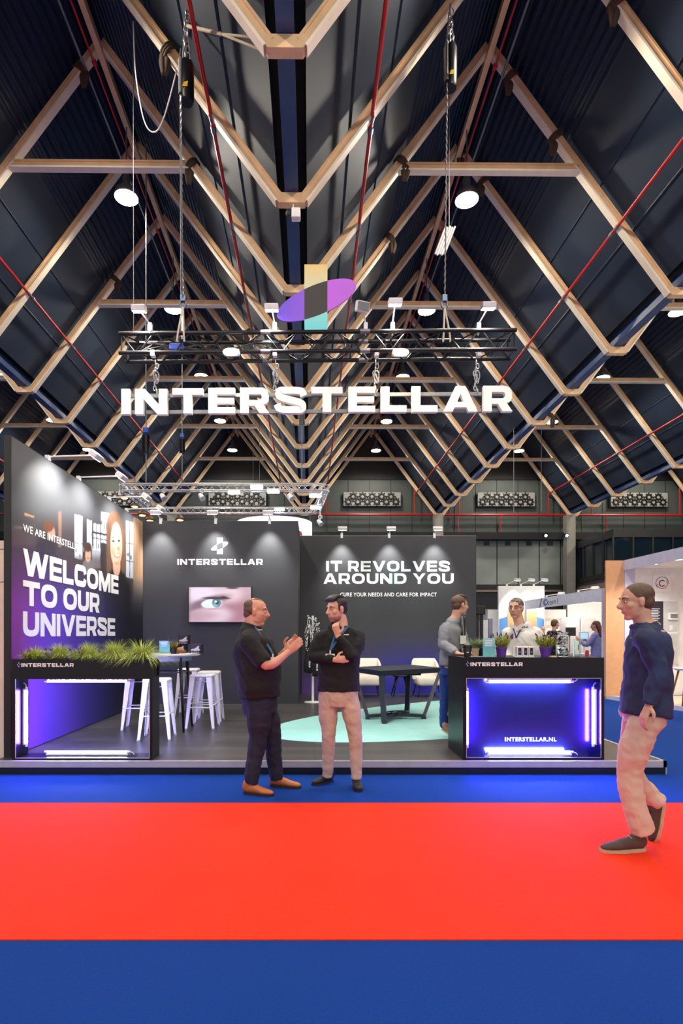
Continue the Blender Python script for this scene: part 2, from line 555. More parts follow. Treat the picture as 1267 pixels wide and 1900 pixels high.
# roof skin
deck = MB(); 
for k in KS:
    xv = X0 + W * k
    for s in (-1, 1):
        a, b = xv + s * 0.19, xv + s * 1.75
        za, zb = zr(0.19) + 0.24, zr(1.75) + 0.24
        v = [deck.bm.verts.new(p) for p in ((a, -9, za), (b, -9, zb), (b, YWALL, zb), (a, YWALL, za), (a, -9, za + .12), (b, -9, zb + .12), (b, YWALL, zb + .12), (a, YWALL, za + .12))]
        for f in ((0, 1, 2, 3), (4, 5, 6, 7), (0, 1, 5, 4), (2, 3, 7, 6), (0, 3, 7, 4), (1, 2, 6, 5)): deck.face([v[i] for i in f])
        for t in (0.75, 1.28):       # seams between the flat panels
            x = xv + s * t
            deck.bar((x, -9, zr(t) + 0.235), (x, YWALL, zr(t) + 0.235), 0.025, 0.02)
ceiling = tag(deck.build('ceiling', DECK, xf=HALL), kind='structure')
for k in KS:
    xv = X0 + W * k
    for s in (-1, 1):
        cb = MB(); prof = []
        n = 15
        for i in range(n * 4 + 1):
            t = 1.75 + (W / 2 - 1.75) * i / (n * 4)
            prof.append((xv + s * t, zr(t) + 0.24 + (0.0, 0.0, 0.035, 0.035)[i % 4]))
        lo = [(cb.bm.verts.new((x, -9, z)), cb.bm.verts.new((x, YWALL, z))) for x, z in prof]
        hi = [(cb.bm.verts.new((x, -9, z + .06)), cb.bm.verts.new((x, YWALL, z + .06))) for x, z in (prof[0], prof[-1])]
        for a, b in zip(lo, lo[1:]): cb.face([a[0], b[0], b[1], a[1]])
        cb.face([hi[0][0], hi[1][0], hi[1][1], hi[0][1]])
        cb.build('corrugated_sheet', CORR, ceiling, xf=HALL)
# valley gutters and blue steel beams
gut = MB()
for k in KS:
    xv = X0 + W * k
    z = zr(0.19) + 0.36
    gut.box((xv - 0.24, -9, z), (xv + 0.24, YWALL, z + 0.05))
tag(gut.build('trim_1', GAP, xf=HALL), kind='structure')
BEAMN = {-2: 'second roof valley to the left', -1: 'roof valley on the left', 0: 'middle roof valley above the stand', 1: 'roof valley to the right of the stand', 2: 'second roof valley to the right', 3: 'far right roof valley'}
for k in KS:
    xv = X0 + W * k
    mb = MB(); z = ZV + 0.13
    mb.box((xv - .075, 0, z + .02), (xv + .075, YWALL - .02, z + .2))
    mb.box((xv - .085, 0, z), (xv + .085, YWALL - .02, z + .02))
    o = mb.build('valley_beam', BLUESTEEL, xf=HALL)
    tag(o, 'long blue steel beam along the ' + BEAMN[k], 'beam', 'blue beams in the roof valleys')

# trusses
ORD = ['nearest', 'second nearest', 'third nearest', 'fourth nearest', 'fifth nearest', 'sixth nearest', 'seventh nearest', 'eighth nearest', 'fourth from the back wall', 'third from the back wall', 'second from the back wall', 'closest to the back wall']
RH, RW = 0.125, 0.085
def prof_bar(mb, p, q, up):
    """member with a shallow groove along its faces: web plus two lips"""
    p, q = Vector(p), Vector(q)
    mb.bar(p, q, RW, RH - .006, up)
    d = (q - p).normalized(); u = (Vector(up) - d * d.dot(Vector(up))).normalized()
    for s in (-1, 1):
        mb.bar(p + u * (s * (RH / 2 - .014)), q + u * (s * (RH / 2 - .014)), RW + .03, .028, up)
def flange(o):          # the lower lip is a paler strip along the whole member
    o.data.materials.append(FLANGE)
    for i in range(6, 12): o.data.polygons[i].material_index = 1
for i, y in enumerate(YT):
    lab = 'zigzag timber roof truss, the %s of the row' % ORD[i]
    root = thing('roof_truss', lab, 'truss', HALL @ Vector((X0, y, ZV)), 0.0095, 'timber roof trusses')
    for k in KS:
        xv = X0 + W * k
        mb = MB()                                     # valley plate: flat bottom, slanting ends
        out = [(-.165, -.0), (.165, 0.0), (.20, .05), (.235, .125), (-.235, .125), (-.20, .05)]
        mb.poly([[(xv + a, ZV + b) for a, b in out]], lambda u, v, d: Vector((u, y + d, v)), -RW / 2 - .012, RW / 2 + .012)
        mb.build('valley_plate', TIMBER, root, xf=HALL)
        for s in (-1, 1):
            mb = MB()
            p = (xv + s * .155, y, zr(.155) - .0); q = (xv + s * (W / 2 - .005), y, zr(W / 2 - .005))
            prof_bar(mb, p, q, (-s * SL, 0, 1))
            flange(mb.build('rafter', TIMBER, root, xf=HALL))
        if i % 2 == 0:
            xr = xv + W / 2; zc = HC + 7.48
            hw = W / 2 - ((zc - ZV - .06) / SL + .16) - .02
            mb = MB(); prof_bar(mb, (xr - hw, y, zc), (xr + hw, y, zc), (0, 0, 1))
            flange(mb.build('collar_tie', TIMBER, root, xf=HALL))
RID = {-2: 'far left', -1: 'left', 0: 'right', 1: 'second right', 2: 'far right'}
for k in (-2, -1, 0, 1, 2):
    xr = X0 + W * (k + .5)
    mb = MB(); mb.bar((xr, 0, ZAP - .17), (xr, YWALL - .05, ZAP - .17), .09, .12)
    tag(mb.build('ridge_beam', TIMBER, xf=HALL), 'timber ridge beam linking the truss tips along the %s roof ridge' % RID[k], 'beam', 'ridge beams')
    s = 1 if k >= 0 else -1
    mb = MB(); mb.tube([(xr + s * .23, 0, HC + 8.98), (xr + s * .23, YWALL - .1, HC + 8.98)], .022, 8)
    tag(mb.build('conduit', GREYMETAL, xf=HALL), 'thin grey conduit feeding the lamps under the %s roof ridge' % RID[k], 'conduit', 'grey conduits')
    mb = MB(); mb.tube([(xr + s * .11, 0, HC + 9.12), (xr + s * .11, YWALL - .1, HC + 9.12)], .018, 8)
    for y in YT: mb.box((xr + s * .11 - .03, y - .03, HC + 9.1), (xr + s * .11 + .03, y + .03, HC + 9.16))
    tag(mb.build('sprinkler_pipe', REDPIPE, xf=HALL), 'thin red sprinkler pipe high under the %s roof ridge' % RID[k], 'pipe', 'upper red pipes')
# lower sprinkler pipes, hung under the rafters with clips and couplings
for x, nm in ((X0 - 1.02, 'left of the middle valley'), (X0 + 1.02, 'right of the middle valley'), (X0 + W - 1.02, 'on the slope left of the right valley'),
              (X0 - W + 1.02, 'on the slope right of the left valley'), (X0 + 2 * W - 1.02, 'far over on the right'), (X0 - 2 * W + 1.02, 'far over on the left')):
    zp = HC + 6.56
    mb = MB(); mb.tube([(x, 0.5, zp), (x, YWALL - .1, zp)], .026, 10)
    pipe = mb.build('sprinkler_pipe', REDPIPE, xf=HALL)
    tag(pipe, 'red sprinkler pipe running into the depth %s' % nm, 'pipe', 'lower red pipes')
    for y in YT:
        mb = MB(); mb.tube([(x, y + .12, zp), (x, y + .2, zp)], .036, 10); mb.build('coupling', GREYMETAL, pipe, xf=HALL)
        mb = MB(); mb.bar((x, y, zp), (x, y, zp + .12), .02, .02, (1, 0, 0)); mb.tube([(x, y - .03, zp), (x, y + .03, zp)], .034, 10)
        mb.build('pipe_clip', GREYMETAL, pipe, xf=HALL)

# high-bay lamps
LAMPGLOW = emit('highbay_glow', (255, 240, 214), 60)
LAMPY = [-4.0, -0.4, 3.2, 6.8, 10.35, 13.9, 17.5, 21.15, 24.5]
near = {10.35: 'nearest in view', 13.9: 'second in view', 17.5: 'third in view', 21.15: 'fourth in view', 24.5: 'last before the back wall', 6.8: 'above the sign', 3.2: 'over the aisle', -.4: 'over the photographer', -4.0: 'behind the photographer'}
for k in (-2, -1, 0, 1, 2):
    for y in LAMPY:
        xr = X0 + W * (k + .5); z = HC + 7.93
        r = thing('high_bay_lamp', 'bright round high bay lamp under the %s roof ridge, %s' % (RID[k], near[y]), 'lamp', HALL @ Vector((xr, y, z)), 0.0095, 'high bay lamps')
        mb = MB(); mb.lathe([(.05, .42), (.07, .36), (.07, .24), (.19, .12), (.22, .02), (.215, .0)], (xr, y, z), 20)
        mb.build('housing', GREYMETAL, r, smooth=True, xf=HALL)
        mb = MB(); mb.lathe([(0, -.035), (.1, -.028), (.205, -.002), (.205, .0)], (xr, y, z), 20)
        mb.build('lens', LAMPGLOW, r, smooth=True, xf=HALL)
        mb = MB(); mb.tube([(xr, y, z + .42), (xr, y, ZAP - .22)], .012, 6)
        mb.build('suspension_rod', GREYMETAL, r, xf=HALL)
        add_light('SPOT', 'high_bay_light', r, HALL @ Vector((xr, y, z - .06)), HIGHBAY_W, (1.0, .90, .78), target=HALL @ Vector((xr, y, 0)), size=.12, angle=math.radians(170), blend=.35)

# brown slings tied round rafters
def rafter_pt(k, side, y, t): return Vector((X0 + W * k + side * t, y, zr(t)))
nsl = 0
for (px, py, i) in ((315, 262, 1), (152, 426, 2), (358, 420, 2), (1146, 28, 1), (949, 430, 2), (1032, 258, 2), (744, 424, 2), (215, 528, 4), (853, 518, 3), (722, 528, 3), (897, 530, 3), (1215, 690, 4), (1012, 720, 5), (462, 700, 4)):
    y = YT[i]
    x = (px - 574) * y / F
    k = round((x - X0) / W); dx = x - X0 - W * k
    t = min(max(abs(dx), .3), W / 2 - .1); s = 1 if dx > 0 else -1
    p = rafter_pt(k, s, y, t); d = Vector((s, 0, SL)).normalized(); u = Vector((-s * SL, 0, 1)).normalized()
    mb = MB()
    for j in range(3):
        c = p + d * (.035 * (j - 1))
        mb.torus(c, .10, .02, d, 12, 6, (1.0, .85), xa=u)
    for j in range(2):
        q = p - u * .07 + Vector((0.03 * (j * 2 - 1), -.02, 0))
        mb.tube([q, q + Vector((.01, -.02, -.12)), q + Vector((.02 - .04 * j, 0, -.26))], [(.035, .022), (.045, .025), (.03, .014)], 8, smooth=3)
    o = mb.build('sling', SLINGBROWN, smooth=True, xf=HALL)
    where = 'upper left' if px < 400 and py < 480 else 'upper right' if px > 700 and py < 480 else 'middle left' if px < 600 else 'middle right'
    nm = ['hanging near the left hoist', 'beside the left bright lamp', 'right of the left bright lamp', 'at the top right corner', 'right of the right bright lamp', 'halfway up the right rafter of the wide collar tie', 'left of the right bright lamp', 'left of the sign logo', 'just above the right end of the sign truss', 'left of the right lamp above the sign', 'above the right end of the sign', 'at the right edge of the picture', 'right of the end of the sign', 'under the left half of the sign truss'][nsl]
    tag(o, 'brown sling tied round a rafter %s' % nm, 'sling', 'brown slings on the rafters'); nsl += 1

# back wall
SC = F / YWALL
def hx(px): return (px - 574) * YWALL / F
def hz(py): return HC - (py - HOR) * YWALL / F
WALLG = mat('grey_green_cladding', (70, 79, 77), 0.6, var=0.05, scale=2)
WALLG2 = mat('lighter_grey_cladding', (128, 136, 130), 0.6, var=0.05, scale=2)
WALLD = mat('near_black_band', (18, 20, 24), 0.7)
WALLB = mat('beige_band', (150, 132, 112), 0.6)
wb = MB(); wb.box((-22, YWALL, 0), (24, YWALL + .3, 13))
wall = tag(wb.build('wall_back', WALLG, xf=HALL), kind='structure')
mb = MB(); mb.box((-22, YWALL - .05, hz(890)), (24, YWALL, 13)); mb.box((-22, YWALL - .45, hz(1003)), (24, YWALL, hz(990)))
mb.box((-22, YWALL - .2, hz(1093)), (24, YWALL, hz(1085))); mb.box((-22, YWALL - .06, hz(1130)), (24, YWALL, hz(1098)))
mb.build('dark_band', WALLD, wall, xf=HALL)
mb = MB(); mb.box((-22, YWALL - .03, hz(1085)), (24, YWALL, hz(1003))); mb.box((-22, YWALL - .03, 0), (24, YWALL, hz(1130)))
mb.build('pale_cladding', WALLG2, wall, xf=HALL)
mb = MB(); mb.box((-22, YWALL - .12, hz(1098)), (24, YWALL, hz(1093)))
mb.build('beige_rail', WALLB, wall, xf=HALL)
mb = MB()
for j in range(-9, 16):
    x = hx(883) + j * 39.5 / SC
    mb.box((x - .02, YWALL - .045, hz(1085)), (x + .02, YWALL - .02, hz(1003)))
    mb.box((x - .012, YWALL - .015, hz(990)), (x + .012, YWALL, hz(890)))
mb.build('panel_joint', WALLD, wall, xf=HALL)
mb = MB()
for j in range(0, 6):
    x = hx(903) + j * 39.5 / SC
    mb.box((x - .13, YWALL - .06, hz(1012)), (x + .13, YWALL - .02, hz(1004.5)))
mb.build('wall_vent', mat('brown_vent', (58, 48, 40), 0.6), wall, xf=HALL)
# far side walls that close the hall
for nm, x in (('wall_left', -20.0), ('wall_right', 20.2)):
    mb = MB(); mb.box((x - .2, -9, 0), (x, YWALL, 12))
    tag(mb.build(nm, WALLG, xf=HALL), kind='structure')
# air diffuser panels with nozzle rosettes
DIFF = mat('pale_diffuser', (150, 153, 148), 0.5)
for x0p, nm in ((146, 'partly behind the left wall'), (388, 'behind the silver truss'), (636, 'right of the silver truss'), (884, 'above the grey wall panels'), (1131, 'above the glass gallery')):
    cx = hx(x0p + 53.5); z0, z1 = hz(940.5), hz(915)
    r = thing('air_diffuser', 'pale ventilation panel with two rows of black nozzle rosettes, %s' % nm, 'air vent', HALL @ Vector((cx, YWALL - .2, z0)), 0.0095, 'ventilation panels')
    mb = MB(); mb.rbox((cx - 1.34, YWALL - .22, z0), (cx + 1.34, YWALL - .06, z1), .02)
    mb.build('panel', DIFF, r, xf=HALL)
    for j in range(11):
        x = cx - 1.1 + j * .22; z = (z0 + z1) / 2 + (.12 if j % 2 else -.12)
        mb = MB(); mb.torus((x, YWALL - .235, z), .115, .045, (0, 1, 0), 14, 6)
        for a in range(8):
            an = a * PI / 4
            mb.ell((x + .185 * math.cos(an), YWALL - .23, z + .185 * math.sin(an)), (.035, .02, .035), u=6, w=4)
        mb.build('nozzle', BLACK, r, xf=HALL)
# horizontal red main with drops
mb = MB(); z = hz(957.5)
mb.tube([(-19.5, YWALL - .35, z), (19.5, YWALL - .35, z)], .05, 8)
o = tag(mb.build('sprinkler_main', REDPIPE, xf=HALL), 'long horizontal red pipe across the back wall', 'pipe')
for px, y0, y1 in ((605, 905, 958), (767, 905, 958), (849, 930, 958), (1013, 900, 958), (1093, 935, 958), (1256, 905, 958), (1120, 958, 1003), (925, 958, 1003), (847, 958, 990)):
    mb = MB(); mb.tube([(hx(px), YWALL - .35, hz(y0)), (hx(px), YWALL - .35, hz(y1))], .03, 6); mb.build('branch_pipe', REDPIPE, o, xf=HALL)
COLM = mat('grey_concrete_column', (142, 138, 130), 0.7)
for px, nm in ((808, 'behind the top of the dark slogan wall'), (1048, 'left of the glass gallery'), (326, 'hidden low behind the left walls')):
    x = hx(px); mb = MB(); mb.box((x - .2, YWALL - .75, 0), (x + .2, YWALL - .35, hz(958) - .05)); mb.box((x - .14, YWALL - .77, 0), (x + .14, YWALL - .75, hz(962)))
    tag(mb.build('column', COLM, xf=HALL), 'grey hall column %s' % nm, 'column', 'hall columns')
# small lamps on the dark band
for px, py, nm in ((1000, 1000, 'left of the grey column'), (1038, 1000, 'on the edge of the grey column')):
    mb = MB(); c = HALL @ Vector((hx(px), YWALL - .85, hz(py)))
    r = thing('wall_lamp', 'tiny bright lamp under the dark band, %s' % nm, 'lamp', c, 0, 'small wall lamps')
    mb.cbox(c + Vector((0, .06, .05)), (.16, .12, .14)); mb.build('housing', BLACKMETAL, r)
    mb = MB(); mb.ell(c + Vector((0, -.02, .02)), .055); mb.build('bulb', emit('wall_lamp_glow', (225, 245, 255), 14), r, smooth=True)

# glass gallery on the right
GL = mat('dark_gallery_glass', (16, 34, 44), 0.04, spec=1.0)
GALF = mat('gallery_frame', (38, 38, 38), 0.5)
g0 = P(1138, 981, 22.96); gx = g0.x; gz1 = g0.z; gz0 = 3.9
r = thing('glass_gallery', 'dark glazed gallery box high at the right, mirroring the trusses', 'gallery', (gx, 22.96, gz0))
mb = MB(); mb.box((gx, 22.96, gz1 - .34), (gx + 8, 26.5, gz1)); mb.box((gx, 22.96, gz0 - .1), (gx + 8, 26.5, gz0 + .12))
mb.build('frame', GALF, r)
mb = MB(); mb.box((gx + .05, 23.02, gz0 + .12), (gx + 8, 26.45, gz1 - .34)); mb.build('glazing', GL, r)
for x in range(0, 8):
    mb = MB(); mb.box((gx + x * .8 - .03, 22.95, gz0), (gx + x * .8 + .03, 23.03, gz1 - .2)); mb.build('mullion', GALF, r)
for y in range(1, 4):
    mb = MB(); mb.box((gx - .01, 22.96 + y * .88 - .03, gz0), (gx + .05, 22.96 + y * .88 + .03, gz1 - .2)); mb.build('mullion', GALF, r)
mb = MB(); mb.box((gx + .1, 23.1, gz0 - 1.2), (gx + 8, 26.4, gz0 - .1)); mb.build('lower_fascia', WALLB, r)
# ---------------------------------------------------------------- the stand
ZP = 0.134                          # stand floor
XL, XR = -3.255, 3.642
YF, YB1, YB2 = 5.878, 10.75, 12.59
ZT = 3.585
FLOORV = mat('dark_vinyl_floor', (62, 61, 62), 0.38, var=0.15, scale=2.5)
_nt = FLOORV.node_tree; _b = _nt.nodes['Principled BSDF']
_tc = _nt.nodes.new('ShaderNodeTexCoord'); _br = _nt.nodes.new('ShaderNodeTexBrick')
_br.inputs['Scale'].default_value = 1.0; _br.inputs['Brick Width'].default_value = 1.2; _br.inputs['Row Height'].default_value = 0.19
_br.inputs['Mortar Size'].default_value = 0.004; _br.inputs['Bias'].default_value = 0.0
_br.inputs['Color1'].default_value = lin((74, 72, 72)) + (1,); _br.inputs['Color2'].default_value = lin((56, 55, 57)) + (1,); _br.inputs['Mortar'].default_value = lin((28, 28, 30)) + (1,)
_nt.links.new(_tc.outputs['Object'], _br.inputs['Vector']); _nt.links.new(_br.outputs['Color'], _b.inputs['Base Color'])

plat = thing('stand_platform', 'low dark stand floor with a silver front edge and black skirting', 'platform', (0, YF, 0))
mb = MB(); mb.box((-3.34, YF + .03, .02), (XR - .03, YB2 + .2, ZP)); mb.build('floor_covering', FLOORV, plat)
mb = MB(); mb.box((-3.345, YF, .072), (XR, YF + .035, ZP + .004)); mb.box((XR - .035, YF, .072), (XR, YB2 + .2, ZP + .004))
mb.build('edge_trim', mat('silver_edge_trim', (190, 186, 190), 0.4, 0.5), plat)
mb = MB(); mb.box((-3.34, YF + .01, 0.0), (XR - .01, YF + .03, .072)); mb.box((XR - .03, YF + .03, 0), (XR - .01, YB2 + .2, .072)); mb.build('skirting', mat('black_skirting', (12, 14, 30), 0.35), plat)
mb = MB(); mb.box((XR - .012, YF - .001, 0.0), (XR, YF + .015, .075)); mb.build('corner_profile', ALU, plat)
# teal ellipse printed on the stand floor: conic through points read on the photograph
pts = [(-.53, 8.41), (-.515, 7.88), (.04, 6.97), (.626, 6.87), (1.17, 7.0), (1.69, 7.19), (.79, 9.9), (2.47, 11.28), (-.2, 8.95)]
_mx, _my = 1.2, 8.8
A = np.array([[(x - _mx) ** 2, (x - _mx) * (y - _my), (y - _my) ** 2, x - _mx, y - _my] for x, y in pts])
co, *_ = np.linalg.lstsq(A, np.ones(len(pts)), rcond=None)
a_, b_, c_, d_, e_ = co
ctr = np.linalg.solve(np.array([[2 * a_, b_], [b_, 2 * c_]]), -np.array([d_, e_]))
k_ = 1 - (a_ * ctr[0] ** 2 + b_ * ctr[0] * ctr[1] + c_ * ctr[1] ** 2 + d_ * ctr[0] + e_ * ctr[1])
ev, evec = np.linalg.eigh(np.array([[a_, b_ / 2], [b_ / 2, c_]]) / k_)
if min(ev) > 0: ax1, ax2, dirv, EC = 1 / math.sqrt(ev[0]), 1 / math.sqrt(ev[1]), evec[:, 0], (ctr[0] + _mx, ctr[1] + _my)
else: ax1, ax2, dirv, EC = 2.9, 1.45, np.array([.64, .77]), (1.4, 9.1)
print('ELLIPSE', ax1, ax2, dirv, EC)
mb = MB(); loop = []
for i in range(96):
    t = 2 * PI * i / 96
    x = EC[0] + ax1 * math.cos(t) * dirv[0] - ax2 * math.sin(t) * dirv[1]; y = EC[1] + ax1 * math.cos(t) * dirv[1] + ax2 * math.sin(t) * dirv[0]
    loop.append((min(max(x, XL + .05), XR - .05), min(max(y, YF + .1), YB2 - .02)))
mb.poly([loop], lambda u, v, d: Vector((u, v, ZP + d)), 0.0005, 0.003)
mb.build('floor_ellipse', mat('teal_floor_print', (158, 222, 220), 0.5, var=0.04), plat)

# --- left wall with its printed picture
lw = thing('stand_wall', 'tall side wall at the left printed with a smiling woman and WELCOME TO OUR UNIVERSE', 'wall', (XL, 6.083, ZP), 0, 'stand walls')
mb = MB(); mb.box((XL - .075, 6.083, ZP), (XL, YB1 + .08, ZT)); mb.build('panel', BLACK, lw)
def paint_mural(U, V):
    Y = 6.09 + U * (YB1 - 6.09); Z = ZP + .01 + V * (ZT - ZP - .02)
    x = VPX + XL * F / Y; y = HOR - (Z - HC) * F / Y
    zx, zy = x * 4.525, (y - 940) * 4.525                     # coordinates of the measured close-up
    c = np.zeros(U.shape + (3,)) + np.array([84, 86, 89.])
    c = mix(c, (58, 52, 56), sstep(930, 1000, y))
    c = mix(c, (84, 86, 90), sstep(3.0, 3.3, Z) * .8)  # print greyed towards the top, carrying the wall spotlights' wash in its colour
    rng = np.random.RandomState(3)
    # dim restaurant: lamps, shelves, window wall
    c = mix(c, (92, 78, 74), m_rect(zx, zy, 95, 300, 150, 330, 25) * .6)
    c = mix(c, (214, 150, 110), m_rect(zx, zy - (zx - 205) * .33, 205, 285, 52, 70, 3))
    c = mix(c, (150, 110, 90), m_rect(zx, zy, 488, 516, 40, 340, 5) * .7)
    c = mix(c, (170, 160, 165), m_rect(zx, zy, 120, 200, 165, 185, 8) * .4)
    for (a, b, t, bt) in ((625, 692, 64, 430), (728, 771, 108, 330), (783, 840, 138, 362), (846, 925, 40, 300), (1056, 1122, 118, 590)):
        c = mix(c, (205, 212, 224), m_rect(zx, zy - (zx - a) * .25, a, b, t, bt, 3))
    for (a, b, t, bt) in ((770, 905, 205, 222), (772, 905, 255, 262), (1056, 1122, 300, 306), (1056, 1122, 450, 456), (1086, 1091, 118, 590), (625, 692, 300, 304), (806, 810, 138, 362)):
        c = mix(c, (40, 40, 46), m_rect(zx, zy - (zx - a) * .2, a, b, t, bt, 2))
    for _ in range(34):
        a = rng.uniform(620, 1115); t = rng.uniform(90, 560)
        if 890 < a < 1050: continue
        c = mix(c, (36, 38, 46) if rng.rand() < .6 else (210, 216, 226), m_rect(zx, zy, a, a + rng.uniform(4, 18), t, t + rng.uniform(20, 70), 3) * .55)
    c = mix(c, (196, 205, 222), m_rect(zx, zy, 770, 845, 350, 520, 6) * .8)
    c = mix(c, (66, 48, 44), m_rect(zx, zy, 420, 900, 420, 640, 40) * .55)
    # wooden post on the right
    wood = m_rect(zx, zy, 1118, 1210, 90, 1000, 8) * (1 - sstep(560, 860, zy))
    c = mix(c, (206, 170, 138), wood); c = mix(c, (150, 112, 84), wood * (0.5 + .5 * np.sin(zx * .55)) * .6)
    c = mix(c, (120, 120, 118), m_rect(zx, zy, 1090, 1205, 620, 900, 40) * .45)
    # guest on the left seen from behind
    c = mix(c, (38, 34, 44), m_ell(zx, zy, 380, 380, 80, 120, .25)); c = mix(c, (186, 130, 104), m_ell(zx, zy, 430, 230, 32, 70, .2))
    c = mix(c, (96, 58, 40), m_ell(zx, zy, 405, 165, 45, 48, .25)); c = mix(c, (44, 38, 48), m_ell(zx, zy, 420, 345, 46, 70, .3))
    # second guest
    c = mix(c, (120, 116, 112), m_ell(zx, zy, 740, 505, 52, 66, .2)); c = mix(c, (205, 160, 132), m_ell(zx, zy, 738, 405, 24, 62, .15))
    c = mix(c, (70, 46, 36), m_ell(zx, zy, 738, 340, 28, 40, .2)); c = mix(c, (120, 74, 62), m_ell(zx, zy, 740, 432, 9, 5, .3))
    c = mix(c, (52, 40, 40), m_ell(zx, zy, 855, 440, 14, 70, .3))
    # the smiling woman: hair, neck, face, jumper
    hair = np.maximum(m_ell(zx, zy, 962, 190, 68, 148, .1), np.maximum(m_rect(zx, zy, 893, 935, 180, 580, 10), m_rect(zx, zy, 1015, 1052, 190, 560, 10)))
    hair = np.maximum(hair, m_ell(zx, zy, 958, 150, 62, 112, .1))
    c = mix(c, (104, 72, 54), hair)
    c = mix(c, (168, 128, 98), hair * (0.5 + .5 * np.sin(zx * .45 + zy * .02)) * .5)
    c = mix(c, (22, 20, 24), m_ell(zx, zy, 975, 760, 110, 235, .12)); c = mix(c, (22, 20, 24), m_rect(zx, zy, 890, 1090, 640, 1000, 30))
    c = mix(c, (222, 172, 142), m_ell(zx, zy, 978, 500, 32, 90, .12))
    c = mix(c, (238, 196, 166), m_ell(zx, zy, 975, 325, 50, 188, .1))
    c = mix(c, (250, 222, 200), m_ell(zx, zy, 966, 255, 32, 100, .5) * .6)
    c = mix(c, (214, 150, 124), m_ell(zx, zy, 1002, 380, 14, 90, .5) * .5); c = mix(c, (226, 150, 130), m_ell(zx, zy, 948, 370, 16, 36, .6) * .5)
    for ex, ey in ((951, 290), (998, 287)):
        c = mix(c, (160, 112, 90), m_ell(zx, zy, ex, ey - 34, 14, 5, .4)); c = mix(c, (70, 48, 44), m_ell(zx, zy, ex, ey, 11, 10, .3)); c = mix(c, (30, 24, 26), m_ell(zx, zy, ex + 1, ey, 5, 8, .3))
    c = mix(c, (196, 132, 108), m_ell(zx, zy, 992, 352, 10, 14, .5)); c = mix(c, (190, 116, 104), m_ell(zx, zy, 984, 412, 25, 17, .25)); c = mix(c, (252, 248, 244), m_ell(zx, zy, 984, 409, 20, 10, .2, .05))
    c = mix(c, (190, 130, 104), m_ell(zx, zy, 980, 478, 22, 16, .6) * .6)
    # colour wash over the lower part: violet at the near end to navy at the far end
    s = np.clip((x - 20) / 245.0, 0, 1)
    wash = np.zeros_like(c) + np.array([134, 58, 170.])
    wash = mix(wash, (96, 62, 196), sstep(.05, .35, s)); wash = mix(wash, (44, 44, 128), sstep(.35, .72, s)); wash = mix(wash, (16, 17, 30), sstep(.62, .95, s))
    zz = Z
    wgt = 1 - sstep(1.45, 2.75 - .25 * s, zz)
    wgt = np.clip(wgt * 1.15, 0, 1) * (1 - .25 * s)
    c = c * (1 - wgt[..., None]) + wash * wgt[..., None]
    return c
picture('mural', lw, colour_attr('mural_print', 0.45), 300, 220, lambda u, v: Vector((XL + .0015, 6.09 + u * (YB1 - 6.09), ZP + .01 + v * (ZT - ZP - .02))), paint_mural)
TXP = facing_x(XL + .003)
def YL(px): return XL * F / (px - VPX)
for s, pr, z0, z1 in (('WELCOME', 219.2, 2.112, 2.412), ('TO OUR', 184, 1.774, 2.057), ('UNIVERSE', 213, 1.426, 1.708)):
    mb = MB(); wide_text(mb, s, YL(42), YL(pr), z0, z1, TXP, .003, v=.30, h=.25, gap=.11)
    mb.build('lettering', PRINTWHITE, lw)
mb = MB(); plain_text(mb, 'WE ARE INTERSTELLAR', YL(42), YL(147.8), 2.60, 2.685, TXP, .012, .003, 1.1); mb.build('lettering', PRINTWHITE, lw)

